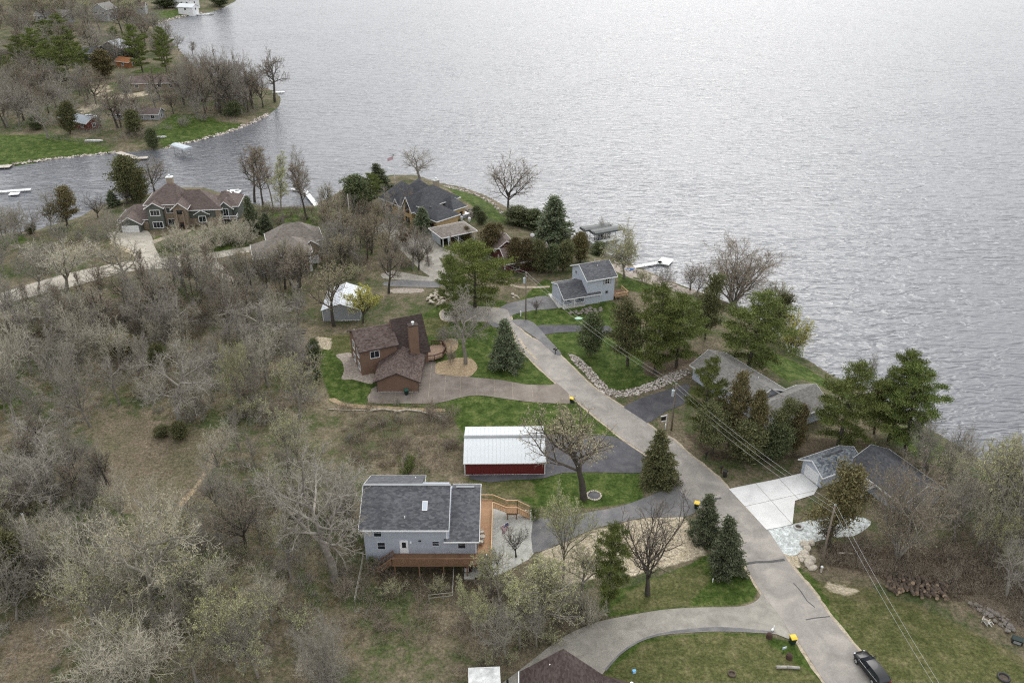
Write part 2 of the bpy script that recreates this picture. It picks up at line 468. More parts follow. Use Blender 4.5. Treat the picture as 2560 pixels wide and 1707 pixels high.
def ground_mesh():
    me = bpy.data.meshes.new('ground')
    nx, ny = len(GX), len(GY)
    v = np.stack([XX, YY, ZZ], -1).reshape(-1, 3)
    i = np.arange(nx - 1)[None, :] + nx * np.arange(ny - 1)[:, None]
    q = np.stack([i, i + 1, i + nx + 1, i + nx], -1).reshape(-1, 4)
    me = arrays_mesh('ground', v, q, np.zeros((0, 3), int), [ground_mat()])
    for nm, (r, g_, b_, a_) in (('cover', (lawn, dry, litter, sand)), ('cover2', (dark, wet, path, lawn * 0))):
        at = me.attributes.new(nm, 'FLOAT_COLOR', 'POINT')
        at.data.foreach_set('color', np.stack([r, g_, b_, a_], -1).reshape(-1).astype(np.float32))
    return me
def ground_mat():
    m, nt, b = new_mat('ground', 0.95, 0.1)
    p = world_pos(nt)
    at = nt.nodes.new('ShaderNodeAttribute'); at.attribute_name = 'cover'
    s = nt.nodes.new('ShaderNodeSeparateColor'); nt.links.new(at.outputs['Color'], s.inputs[0])
    at2 = nt.nodes.new('ShaderNodeAttribute'); at2.attribute_name = 'cover2'
    s2 = nt.nodes.new('ShaderNodeSeparateColor'); nt.links.new(at2.outputs['Color'], s2.inputs[0])
    big, mid, fin = noise(nt, p, 0.09, 4, 0.6), noise(nt, p, 0.55, 5, 0.65, 0.4), noise(nt, p, 4.0, 5, 0.75)
    wood = ramp_mix(nt, mathn(nt, 'ADD', mathn(nt, 'MULTIPLY', big, 0.55), mathn(nt, 'MULTIPLY', mid, 0.45)),
                    [(0.34, (0.036, 0.052, 0.018)), (0.44, (0.066, 0.078, 0.033)), (0.50, (0.102, 0.093, 0.057)), (0.56, (0.140, 0.118, 0.080)), (0.66, (0.20, 0.168, 0.116))])
    grass = ramp_mix(nt, mid, [(0.34, (0.026, 0.044, 0.008)), (0.5, (0.048, 0.075, 0.016)), (0.66, (0.096, 0.116, 0.036))])
    dryg = ramp_mix(nt, mathn(nt, 'ADD', mathn(nt, 'MULTIPLY', mid, 0.6), mathn(nt, 'MULTIPLY', fin, 0.4)), [(0.36, (0.055, 0.062, 0.020)), (0.5, (0.092, 0.090, 0.038)), (0.64, (0.15, 0.128, 0.072))])
    lit = ramp_mix(nt, fin, [(0.34, (0.09, 0.072, 0.05)), (0.5, (0.155, 0.122, 0.088)), (0.66, (0.23, 0.187, 0.14))])
    snd = ramp_mix(nt, mathn(nt, 'ADD', mathn(nt, 'MULTIPLY', mid, 0.5), mathn(nt, 'MULTIPLY', fin, 0.5)), [(0.38, (0.25, 0.21, 0.145)), (0.5, (0.36, 0.31, 0.225)), (0.64, (0.48, 0.43, 0.33))])
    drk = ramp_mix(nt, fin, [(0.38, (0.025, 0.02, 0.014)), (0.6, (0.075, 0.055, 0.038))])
    def soft(mk, amt=0.9):
        e = mathn(nt, 'ADD', mk, mathn(nt, 'MULTIPLY', mathn(nt, 'SUBTRACT', mid, 0.5), amt))
        r = nt.nodes.new('ShaderNodeMapRange'); r.inputs[1].default_value = 0.35; r.inputs[2].default_value = 0.65
        nt.links.new(e, r.inputs[0]); return r.outputs[0]
    zero_guard = lambda mk, f: mathn(nt, 'MULTIPLY', f, mathn(nt, 'GREATER_THAN', mk, 0.002))
    c = mixc(nt, mathn(nt, 'MULTIPLY', zero_guard(s.outputs[2], soft(s.outputs[2], 1.5)), 0.5), wood, lit)
    c = mixc(nt, mathn(nt, 'MULTIPLY', zero_guard(s2.outputs[2], soft(s2.outputs[2], 0.6)), 0.9), c, ramp_mix(nt, fin, [(0.38, (0.24, 0.185, 0.115)), (0.62, (0.36, 0.285, 0.185))]))
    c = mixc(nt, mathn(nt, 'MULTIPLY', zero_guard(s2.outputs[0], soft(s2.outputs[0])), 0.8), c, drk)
    c = mixc(nt, zero_guard(s.outputs[0], soft(s.outputs[0], 0.95)), c, grass)
    c = mixc(nt, mathn(nt, 'MULTIPLY', zero_guard(s.outputs[1], soft(s.outputs[1], 1.2)), 0.75), c, dryg)
    c = mixc(nt, zero_guard(at.outputs['Alpha'], soft(at.outputs['Alpha'], 0.9)), c, snd)
    c = mixc(nt, mathn(nt, 'MULTIPLY', s2.outputs[1], 0.7), c, ramp_mix(nt, fin, [(0.4, (0.05, 0.045, 0.035)), (0.6, (0.22, 0.19, 0.15))]))
    g = ramp_mix(nt, noise(nt, p, 2.3, 6, 0.85), [(0.36, (0.48,) * 3), (0.5, (1.0,) * 3), (0.64, (1.6,) * 3)])
    nt.links.new(mixc(nt, 1.0, c, g, 'MULTIPLY'), b.inputs['Base Color'])
    bump(nt, b, mathn(nt, 'ADD', fin, mid), 0.6, 0.12)
    return m
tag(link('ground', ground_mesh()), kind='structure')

def water_mat():
    m, nt, b = new_mat('lake_water', 0.2, 0.5)
    b.inputs['IOR'].default_value = 1.42
    b.inputs['Base Color'].default_value = (0.088, 0.094, 0.108, 1)
    p = world_pos(nt)
    mp = nt.nodes.new('ShaderNodeMapping'); mp.inputs['Rotation'].default_value = (0, 0, math.radians(25)); mp.inputs['Scale'].default_value = (0.33, 1.0, 1)
    nt.links.new(p, mp.inputs[0])
    w1 = noise(nt, mp.outputs[0], 0.46, 2, 0.5, 0.8)
    w2 = noise(nt, mp.outputs[0], 1.25, 2, 0.5, 0.4)
    w3 = noise(nt, p, 0.022, 3, 0.6)
    crest = mathn(nt, 'SUBTRACT', 1.0, mathn(nt, 'ABSOLUTE', mathn(nt, 'MULTIPLY_ADD', w1, 2.6, -1.3)))
    h = mathn(nt, 'ADD', mathn(nt, 'MULTIPLY', crest, 0.42), mathn(nt, 'MULTIPLY', w2, 0.22))
    h = mathn(nt, 'MULTIPLY', h, mathn(nt, 'MULTIPLY_ADD', w3, 1.3, 0.4))
    bump(nt, b, h, 1.0, 0.66)
    return m
wat = MB()
wat.add([(-6000, -100, LAKE), (6000, -100, LAKE), (6000, 9000, LAKE), (-6000, 9000, LAKE)], [(0, 1, 2, 3)])
tag(wat.build('lake', water_mat()), kind='structure')

# ------------------------------------------------------------------ roads and drives: sheets laid on the ground
def smooth_loop(pts, n=4):
    out = []
    m = len(pts)
    for i in range(m):
        p0, p1, p2, p3 = (Vector(pts[(i + k - 1) % m]) for k in range(4))
        if len(pts[i]) > 2 or (p2 - p1).length < 1.5:
            out.append(p1); continue
        for k in range(n):
            t = k / n
            out.append(0.5 * ((2 * p1) + (p2 - p0) * t + (2 * p0 - 5 * p1 + 4 * p2 - p3) * t * t + (3 * p1 - p0 - 3 * p2 + p3) * t ** 3))
    return [(p[0], p[1]) for p in out]
def sheet(name, poly, off, mat, kind='structure', parent=None, step=2.5, clip=None):
    bm = bmesh.new()
    vs_ = [bm.verts.new((x, y, 0)) for x, y in poly]
    for t in tessellate_polygon([[Vector((x, y, 0)) for x, y in poly]]):
        try: bm.faces.new([vs_[i] for i in t])
        except ValueError: pass
    xs, ys = [p[0] for p in poly], [p[1] for p in poly]
    def cut(co, no, inner=False, outer=False):
        bmesh.ops.bisect_plane(bm, geom=bm.verts[:] + bm.edges[:] + bm.faces[:], plane_co=co, plane_no=no, clear_inner=inner, clear_outer=outer)
    if clip:
        for co, no in clip: cut(co, no, inner=True)
    for k in range(int(min(xs) / step), int(max(xs) / step) + 1): cut((k * step, 0, 0), (1, 0, 0))
    for k in range(int(min(ys) / step), int(max(ys) / step) + 1): cut((0, k * step, 0), (0, 1, 0))
    for v in bm.verts: v.co.z = gz(v.co.x, v.co.y) + off
    for f in bm.faces:
        if f.normal.z < 0: f.normal_flip()
    bm.normal_update()
    for f in bm.faces:
        if f.normal.z < 0: f.normal_flip()
    me = bpy.data.meshes.new(name); bm.to_mesh(me); bm.free()
    me.materials.append(mat)
    o = link(name, me, parent)
    if kind: o['kind'] = kind
    return o
def Wp(*segs):
    """((view, [(x, y), ...]), ...) -> ground points"""
    out = []
    for view, pts in segs:
        out += [tuple(G(view, x, y)[:2]) for x, y in pts]
    return out
def paving(name, c1, c2, c3, scale=0.5, rough=0.92, fine=0.12):
    m, nt, b = new_mat(name, rough, 0.15)
    p = world_pos(nt)
    col = ramp_mix(nt, noise(nt, p, scale, 6, 0.65, 0.5), [(0.3, c1), (0.5, c2), (0.7, c3)])
    f = ramp_mix(nt, noise(nt, p, 5.0, 4, 0.8), [(0.3, (1 - fine,) * 3), (0.7, (1 + fine,) * 3)])
    big = ramp_mix(nt, noise(nt, p, 0.06, 3, 0.6), [(0.3, (0.86,) * 3), (0.7, (1.12,) * 3)])
    col = mixc(nt, 1.0, mixc(nt, 1.0, col, f, 'MULTIPLY'), big, 'MULTIPLY')
    nt.links.new(col, b.inputs['Base Color'])
    bump(nt, b, noise(nt, p, 9.0, 3, 0.7), 0.25, 0.02)
    return m
m_road = paving('road', (0.195, 0.183, 0.168), (0.26, 0.243, 0.222), (0.34, 0.316, 0.284), 0.35)
m_should = paving('gravel_shoulder', (0.22, 0.18, 0.13), (0.36, 0.31, 0.24), (0.46, 0.40, 0.31), 1.4, fine=0.3)
m_pale_road = paving('pale_gravel_road', (0.29, 0.265, 0.225), (0.37, 0.345, 0.295), (0.45, 0.42, 0.365), 0.6)
m_asph = paving('asphalt', (0.062, 0.062, 0.068), (0.085, 0.085, 0.093), (0.115, 0.113, 0.118), 0.5)
m_asph2 = paving('worn_asphalt', (0.11, 0.11, 0.115), (0.15, 0.148, 0.15), (0.20, 0.19, 0.185), 0.5)
m_drive = paving('grey_drive', (0.20, 0.19, 0.168), (0.265, 0.25, 0.22), (0.33, 0.31, 0.275), 0.6)
m_brownc = paving('brown_concrete', (0.135, 0.115, 0.10), (0.175, 0.152, 0.132), (0.215, 0.19, 0.168), 0.5)
m_white = paving('new_concrete', (0.50, 0.50, 0.495), (0.58, 0.58, 0.575), (0.64, 0.64, 0.635), 0.4, fine=0.04)
m_patio = paving('patio_concrete', (0.30, 0.30, 0.27), (0.42, 0.42, 0.385), (0.52, 0.51, 0.47), 0.4, fine=0.1)
m_gravel = paving('gravel', (0.24, 0.25, 0.24), (0.42, 0.45, 0.44), (0.62, 0.66, 0.66), 1.6, fine=0.45)
m_bedrock = paving('bed_gravel', (0.17, 0.14, 0.12), (0.27, 0.235, 0.20), (0.40, 0.36, 0.32), 2.2, fine=0.4)
m_mulch = paving('mulch', (0.19, 0.14, 0.085), (0.275, 0.21, 0.135), (0.38, 0.30, 0.205), 2.0, fine=0.35)
m_crack = plain('crack_sealant', (0.05, 0.05, 0.052), (0.08, 0.08, 0.08), 2.0, 0.7)

road_left = [(10, [(2420, 1180), (2180, 800), (2060, 656), (1925, 450), (1872, 390), (1830, 320), (1720, 175), (1650, 60)]), (8, [(1740, 1100), (1530, 845), (1380, 672), (1290, 592), (1200, 490), (1120, 380), (1000, 280), (870, 190), (700, 60)]),
             (5, [(2130, 915), (1990, 780), (1860, 655), (1820, 580), (1780, 470)]), (0, [(1150, 745), (1120, 738), (1070, 735), (1020, 735)])]
road_right = [(0, [(1020, 712), (1080, 706), (1130, 708), (1165, 712)]), (4, [(560, 1000), (690, 1130), (800, 1180), (950, 1290), (1090, 1430), (1240, 1560)]), (6, [(0, 1290), (70, 1345), (150, 1400)]),
              (8, [(1200, 155), (1330, 270), (1480, 390), (1590, 490), (1640, 545)]), (9, [(180, 560), (280, 650), (380, 800), (440, 890), (560, 1030), (640, 1150), (820, 1370), (960, 1568), (1120, 1800), (1370, 2200)])]
road_poly = Wp(*road_left) + Wp(*road_right)
def offset_poly(poly, d):
    """push an anticlockwise/clockwise outline outwards by d"""
    P = [Vector(p) for p in poly]; m = len(P)
    A = sum(P[i].x * P[(i + 1) % m].y - P[(i + 1) % m].x * P[i].y for i in range(m))
    sgn = 1 if A > 0 else -1
    out = []
    for i in range(m):
        t = (P[(i + 1) % m] - P[i - 1]).normalized()
        out.append(tuple(P[i] + Vector((t.y, -t.x)) * d * sgn))
    return out
sheet('road_shoulder', [(x + random.uniform(-.12, .12), y + random.uniform(-.12, .12)) for x, y in smooth_loop(offset_poly(road_poly, 0.42), 5)], 0.03, m_should)
sheet('road', smooth_loop(road_poly, 4), 0.062, m_road)
sheet('lane', smooth_loop(Wp((0, [(880, 640), (1000, 650), (1045, 690), (1060, 728), (1110, 738), (1150, 730), (1130, 706), (1075, 700), (1040, 650), (1000, 580), (960, 540), (900, 510), (870, 525), (930, 585), (965, 620), (985, 637), (900, 622)])), 3), 0.045, m_drive)
sheet('mansion_road', smooth_loop(Wp((2, [(-250, 1020), (0, 925), (200, 862), (450, 792), (700, 740), (1000, 692), (1300, 668), (1500, 640), (1690, 612), (1690, 640), (1450, 690), (1420, 705), (1480, 770), (1530, 850), (1430, 820), (1330, 770),
        (1250, 760), (1000, 765), (800, 790), (520, 868), (250, 935), (30, 995), (-250, 1100)])), 3), 0.045, m_pale_road)
sheet('mansion_drive', smooth_loop(Wp((2, [(700, 540), (790, 515), (940, 512), (985, 540), (1010, 620), (1040, 700), (900, 715), (860, 640), (760, 600)])), 3), 0.055, m_pale_road)
sheet('garden_path', smooth_loop(Wp((2, [(985, 585), (1080, 550), (1160, 530), (1230, 508), (1250, 518), (1170, 545), (1090, 568), (1000, 600)])), 3), 0.052, m_should)
sheet('black_house_drive', smooth_loop(Wp((3, [(420, 770), (600, 740), (760, 770), (860, 790), (960, 850), (1060, 940), (1190, 980), (1180, 1010), (1060, 1030), (1000, 1010), (900, 960), (740, 900), (600, 850), (430, 800)])), 3), 0.05, m_drive)
sheet('asphalt_lane', smooth_loop(Wp((3, [(560, 1240), (700, 1225), (900, 1228), (1040, 1240), (1040, 1285), (900, 1285), (700, 1280), (560, 1270)])), 2), 0.055, m_asph2)
sheet('lake_house_drive', smooth_loop(Wp((4, [(330, 960), (430, 930), (520, 880), (640, 850), (830, 815), (930, 905), (760, 925), (600, 955), (545, 985), (500, 1040), (420, 1060)])), 3), 0.05, m_asph2)
sheet('lake_house_path', Wp((4, [(845, 800), (905, 800), (965, 905), (930, 912)])), 0.07, m_patio)
sheet('garden_path', smooth_loop(Wp((4, [(520, 700), (600, 735), (700, 742), (860, 738), (860, 750), (700, 756), (590, 748), (515, 715)])), 3), 0.06, m_should)
sheet('asphalt_drive', smooth_loop(Wp((4, [(740, 1050), (900, 1044), (1080, 1044), (1320, 1050), (1330, 1110), (1080, 1098), (900, 1106), (800, 1120)])), 2), 0.05, m_asph)
sheet('asphalt_strip', smooth_loop(Wp((4, [(565, 1003), (690, 1005), (760, 1050), (830, 1130), (950, 1262), (945, 1285), (890, 1268), (790, 1175), (690, 1105), (610, 1050)])), 2), 0.074, m_asph2)
sheet('ranch_drive', smooth_loop(Wp((6, [(-130, 1235), (0, 1160), (120, 1120), (240, 1085), (310, 1060), (330, 1090), (300, 1190), (180, 1240), (110, 1290), (40, 1325), (-20, 1290)])), 2), 0.05, m_asph)
sheet('barn_pad', smooth_loop(Wp((8, [(-390, 120), (-200, 100), (300, 115), (560, 120), (740, 130), (880, 215), (1000, 295), (1050, 360), (930, 415), (640, 410), (330, 415), (190, 455), (-60, 470), (-395, 462)])), 2), 0.05, m_asph)
sheet('blue_house_drive', smooth_loop(Wp((8, [(100, 790), (250, 775), (420, 745), (590, 712), (730, 690), (870, 650), (1000, 600), (1120, 555), (1220, 525), (1290, 590), (1385, 690), (1300, 757), (1000, 762), (780, 805), (560, 858), (330, 965), (160, 1030), (100, 1040)])), 2), 0.05, m_asph2)
sheet('bottom_drive', smooth_loop(Wp((10, [(1720, 170), (1705, 205), (1650, 238), (1560, 250), (1400, 252), (1200, 264), (1000, 297), (850, 328), (720, 378), (600, 450), (480, 545), (330, 660), (200, 760), (800, 760), (860, 620), (890, 580), (960, 505), (1060, 440), (1180, 402),
        (1320, 388), (1500, 380), (1700, 388), (1800, 396), (1860, 420), (1885, 415), (1850, 350)])), 3), 0.05, m_drive)
sheet('bottom_drive_edge', smooth_loop(Wp((10, [(880, 585), (955, 500), (1055, 432), (1170, 392), (1320, 368), (1500, 356), (1700, 372), (1800, 385), (1700, 386), (1500, 378), (1320, 386), (1180, 400), (1062, 440), (962, 508), (890, 590)])), 2), 0.056, m_asph2)
sheet('patio', Wp((7, [(1190, 850), (1540, 862), (1552, 1160), (1480, 1250), (1200, 1400), (1060, 1390), (1060, 1310), (1180, 1300)])), 0.045, m_patio)
sheet('patio', Wp((7, [(970, 1300), (1056, 1300), (1056, 1405), (975, 1405)])), 0.045, m_patio)
# new white concrete drive: six poured slabs
dp = Wp((9, [(52, 412), (180, 385), (320, 358), (485, 318), (585, 402), (560, 445), (447, 482), (432, 622), (360, 640), (277, 655), (170, 540)]))
e0, e1 = Vector(dp[0]), Vector(dp[3])
ex = (e1 - e0).normalized(); ey = Vector((-ex.y, ex.x))
drv = sheet('white_concrete_drive', offset_poly(dp, -0.02), 0.052, m_should)
L_ = (e1 - e0).length
cuts = [(-9, L_ * 0.36), (L_ * 0.36, L_ * 0.68), (L_ * 0.68, L_ + 9)]
side = -4.3
for (a0, a1) in cuts:
    for (c0, c1) in ((side, 40), (-40, side)):
        pl = []
        for (dd, no) in ((a0 + 0.03, ex), (-(a1 - 0.03), -ex), (c0 + 0.03, ey), (-(c1 - 0.03), -ey)):
            q = e0 + no * dd
            pl.append(((q.x, q.y, 0), (no.x, no.y, 0)))
        sheet('slab', dp, 0.09, m_white, kind=None, parent=drv, clip=pl)
# brown concrete drive of the brown house, slab by slab
bp = smooth_loop(Wp((5, [(1060, 745), (1140, 760), (1135, 850), (1250, 872), (1410, 882), (1700, 910), (1900, 945), (2110, 950), (2160, 935), (2300, 1075), (2260, 1105), (2050, 1100), (1890, 1088), (1700, 1062), (1490, 1036), (1340, 1058), (1150, 1103), (900, 1105), (575, 1098), (600, 1000), (640, 960)])), 2)
drv = sheet('brown_concrete_drive', offset_poly(bp, -0.02), 0.045, m_should)
joints = [-26.5, -21.5, -16.9, -14.0, -11.0, -8.2, -5.4, -2.4, 0.8, 4.0, 7.5, 14]
for a0, a1 in zip(joints[:-1], joints[1:]):
    sheet('slab', bp, 0.066, m_brownc, kind=None, parent=drv, clip=[((a0 + 0.03, 0, 0), (1, 0.03, 0)), ((a1 - 0.03, 0, 0), (-1, -0.03, 0))])
# beds
sheet('mulch_bed', smooth_loop(Wp((5, [(1140, 770), (1240, 740), (1330, 720), (1440, 730), (1490, 790), (1470, 840), (1410, 880), (1250, 868), (1138, 850)])), 3), 0.035, m_mulch)
sheet('mulch_bed', smooth_loop(Wp((5, [(1180, 570), (1280, 560), (1330, 590), (1310, 660), (1230, 690), (1190, 630)])), 3), 0.035, m_mulch)
sheet('mulch_strip', smooth_loop(Wp((5, [(235, 1065), (290, 1058), (380, 1100), (560, 1118), (800, 1130), (1000, 1142), (1220, 1150), (1225, 1170), (1000, 1168), (700, 1150), (450, 1138), (300, 1105)])), 3), 0.035, m_mulch)
sheet('gravel_bed', smooth_loop(Wp((5, [(300, 700), (380, 680), (440, 690), (560, 800), (640, 880), (600, 940), (450, 905), (350, 900), (370, 830), (350, 750)])), 3), 0.035, m_bedrock)
sheet('gravel_yard', smooth_loop(Wp((9, [(277, 657), (430, 624), (560, 590), (700, 575), (850, 580), (900, 620), (800, 690), (680, 700), (560, 730), (470, 800), (385, 798), (330, 730)])), 3), 0.035, m_gravel)
sheet('gravel_bed', smooth_loop(Wp((3, [(620, 1300), (760, 1290), (900, 1300), (880, 1330), (700, 1335), (620, 1330)])), 2), 0.035, m_bedrock)
sheet('lake_beach', smooth_loop(Wp((0, [(1420, 606), (1560, 640), (1600, 668), (1560, 672), (1450, 640), (1400, 612)])), 2), 0.035, m_bedrock)
# sealed cracks on the road
def strip(name, pts, w, off, mat, parent=None):
    P = [Vector(p) for p in pts]
    L, R = [], []
    for i, p in enumerate(P):
        t = (P[min(i + 1, len(P) - 1)] - P[max(i - 1, 0)]).normalized()
        n = Vector((-t.y, t.x)) * w / 2
        L.append(tuple(p + n)); R.append(tuple(p - n))
    return sheet(name, L + R[::-1], off, mat, kind='structure', parent=parent)
strip('road_crack', Wp((9, [(150, 858), (215, 848), (300, 846), (385, 834)])), 0.42, 0.071, m_crack)
strip('road_crack', Wp((9, [(438, 972), (480, 1020), (520, 1080), (566, 1118)])), 0.13, 0.071, m_crack)
strip('road_crack', Wp((9, [(512, 1192), (560, 1182), (655, 1172)])), 0.16, 0.071, m_crack)
strip('road_crack', Wp((8, [(1500, 632), (1540, 618), (1578, 612)])), 0.35, 0.071, m_crack)
strip('road_patch', Wp((5, [(1840, 560), (1890, 640), (1990, 740)])), 0.5, 0.0665, m_should)
# ------------------------------------------------------------------ houses
m_glass, nt_, b_ = new_mat('window_glass', 0.06, 0.5); b_.inputs['Base Color'].default_value = (0.018, 0.022, 0.028, 1)
m_trim = plain('white_trim', (0.74, 0.75, 0.76), (0.66, 0.67, 0.68), 1.0, 0.55)
m_slate = shingle('slate_grey_shingles', (0.060, 0.062, 0.070), (0.085, 0.088, 0.097), (0.125, 0.128, 0.138))
m_brown_sh = shingle('brown_shingles', (0.050, 0.034, 0.030), (0.082, 0.060, 0.053), (0.122, 0.096, 0.087))
m_dkbrown_sh = shingle('dark_brown_shingles', (0.040, 0.028, 0.026), (0.056, 0.042, 0.038), (0.076, 0.060, 0.055))
m_taupe_sh = shingle('taupe_shingles', (0.085, 0.066, 0.060), (0.115, 0.09, 0.082), (0.15, 0.12, 0.11))
m_grey_sh = shingle('weathered_grey_shingles', (0.14, 0.135, 0.13), (0.18, 0.175, 0.165), (0.225, 0.215, 0.20))
m_black_sh = shingle('black_shingles', (0.052, 0.054, 0.060), (0.068, 0.070, 0.078), (0.09, 0.092, 0.10))
m_blue_sh = shingle('blue_grey_shingles', (0.058, 0.067, 0.080), (0.125, 0.138, 0.155), (0.25, 0.27, 0.292), 3.0)
m_tan_sh = shingle('tan_shingles', (0.13, 0.115, 0.10), (0.175, 0.155, 0.138), (0.225, 0.20, 0.18))
m_blue_sd = siding('blue_grey_siding', (0.375, 0.405, 0.465), (0.325, 0.352, 0.41))
m_pale_sd = siding('pale_blue_siding', (0.46, 0.50, 0.57), (0.41, 0.45, 0.52))
m_brown_sd = siding('brown_siding', (0.185, 0.118, 0.085), (0.15, 0.094, 0.068), True)
m_green_sd = siding('grey_green_siding', (0.115, 0.125, 0.11), (0.09, 0.10, 0.09))
m_stone = plain('field_stone', (0.34, 0.27, 0.20), (0.17, 0.13, 0.10), 3.5, 0.9, fine=0.4)
m_tan_st = plain('tan_brick', (0.47, 0.35, 0.19), (0.39, 0.28, 0.15), 2.0, 0.85, fine=0.15)
m_red_sd = siding('dark_red_siding', (0.085, 0.022, 0.026), (0.06, 0.016, 0.02), True)
m_barn_red = plain('barn_red_steel', (0.155, 0.029, 0.027), (0.125, 0.024, 0.022), 0.8, 0.5)
m_white_steel = plain('white_steel', (0.58, 0.61, 0.625), (0.50, 0.53, 0.55), 0.4, 0.45)
m_grey_steel = plain('grey_steel', (0.30, 0.32, 0.34), (0.26, 0.275, 0.295), 0.6, 0.5)
m_ridge = plain('ridge_metal', (0.24, 0.25, 0.26), (0.2, 0.21, 0.22), 1.0, 0.6)
m_beige = siding('beige_siding', (0.30, 0.25, 0.19), (0.25, 0.21, 0.16))
m_cedar = plain('cedar_decking', (0.385, 0.225, 0.125), (0.32, 0.185, 0.10), 1.2, 0.75, fine=0.2)
m_cedar_dk = plain('weathered_cedar', (0.20, 0.118, 0.07), (0.145, 0.083, 0.05), 1.2, 0.8, fine=0.2)
m_cedar_lt = plain('fresh_rail_lumber', (0.50, 0.345, 0.20), (0.43, 0.295, 0.17), 1.2, 0.75)
m_concr = plain('foundation_concrete', (0.42, 0.42, 0.41), (0.34, 0.34, 0.33), 1.0, 0.9)
m_black = plain('black_metal', (0.022, 0.022, 0.024), (0.03, 0.03, 0.03), 1.0, 0.5)
m_white = MATS['new_concrete']
m_dkwood = plain('dark_door_wood', (0.085, 0.038, 0.024), (0.06, 0.028, 0.018), 2.0, 0.6)
m_navy = siding('dark_blue_siding', (0.040, 0.052, 0.075), (0.032, 0.042, 0.06))
m_terra = plain('rust_orange_boards', (0.28, 0.115, 0.045), (0.22, 0.09, 0.035), 1.0, 0.8)

def wall_box(root, x0, x1, y0, y1, z0, z1, mat, name='wall'):
    return MB().box(x0, x1, y0, y1, z0, z1).build(name, mat, root)
def rafter_profile(a0, za, am, zm, a1, zb, th):
    return [(a0, za), (a0, za + th), (am, zm + th), (a1, zb + th), (a1, zb), (am, zm)]
def gable(root, x0, x1, y0, y1, z0, zw, zr, axis, wall_mat, roof_mat, ov=0.45, eo=0.5, trim=m_trim, ridge=None, th=0.16, fascia=True, split=None):
    """walls with two gables and a pitched roof; axis 'x': the ridge runs along x"""
    a0, a1 = (y0, y1) if axis == 'x' else (x0, x1)
    b0, b1 = (x0, x1) if axis == 'x' else (y0, y1)
    am = (a0 + a1) / 2 if ridge is None else ridge
    MB().prism([(a0, z0), (a1, z0), (a1, zw), (am, zr), (a0, zw)], axis, b0, b1).build('wall', wall_mat, root)
    s0, s1 = (zr - zw) / (am - a0), (zr - zw) / (a1 - am)
    prof = rafter_profile(a0 - eo, zw - s0 * eo + .01, am, zr + .01, a1 + eo, zw - s1 * eo + .01, th)
    rf = MB().prism(prof, axis, b0 - ov, b1 + ov).build('roof', roof_mat, root)
    if fascia:
        f = MB()
        def P(a, b, z): return (b, a, z) if axis == 'x' else (a, b, z)
        for bb in (b0 - ov - .025, b1 + ov + .025):
            for (a, z) in ((a0 - eo, prof[0][1]), (a1 + eo, prof[4][1])):
                f.bar(P(a, bb, z + th * .45), P(am, bb, zr + .01 + th * .45), .05, th * 1.15)
        for a, z in ((a0 - eo - .03, prof[0][1]), (a1 + eo + .03, prof[4][1])):
            f.bar(P(a, b0 - ov - .05, z + .05), P(a, b1 + ov + .05, z + .05), .07, th * 1.3)
        f.build('fascia', trim, rf)
    return rf
def hip(root, x0, x1, y0, y1, z0, zw, zr, wall_mat, roof_mat, rx0, rx1, ry0=None, ry1=None, ov=0.5, trim=m_trim, fascia=True):
    """walls with a hipped roof; ridge from (rx0, ry0) to (rx1, ry1)"""
    if wall_mat: wall_box(root, x0, x1, y0, y1, z0, zw, wall_mat)
    ym = (y0 + y1) / 2
    ry0 = ym if ry0 is None else ry0; ry1 = ym if ry1 is None else ry1
    X0, X1, Y0, Y1 = x0 - ov, x1 + ov, y0 - ov, y1 + ov
    ze = zw + .02
    v = [(X0, Y0, ze), (X1, Y0, ze), (X1, Y1, ze), (X0, Y1, ze), (X0, Y0, ze + .12), (X1, Y0, ze + .12), (X1, Y1, ze + .12), (X0, Y1, ze + .12), (rx0, ry0, zr), (rx1, ry1, zr)]
    f = [(3, 2, 1, 0), (0, 1, 5, 4), (1, 2, 6, 5), (2, 3, 7, 6), (3, 0, 4, 7), (4, 5, 9, 8), (5, 6, 9), (6, 7, 8, 9), (7, 4, 8)]
    rf = MB().add(v, f).build('roof', roof_mat, root)
    if fascia:
        g = MB()
        for p, q in (((X0, Y0), (X1, Y0)), ((X1, Y0), (X1, Y1)), ((X1, Y1), (X0, Y1)), ((X0, Y1), (X0, Y0))):
            d = Vector((q[0] - p[0], q[1] - p[1], 0)).normalized(); o = Vector((d.y, -d.x, 0)) * .04
            g.bar(Vector((p[0], p[1], ze + .04)) + o - d * .04, Vector((q[0], q[1], ze + .04)) + o + d * .04, .07, .2)
        g.build('fascia', trim, rf)
    return rf
def face(n, c):
    """local axes of a wall face: along, outward"""
    return {'-y': (Vector((1, 0, 0)), Vector((0, -1, 0))), '+y': (Vector((-1, 0, 0)), Vector((0, 1, 0))), '-x': (Vector((0, -1, 0)), Vector((-1, 0, 0))), '+x': (Vector((0, 1, 0)), Vector((1, 0, 0)))}[n]
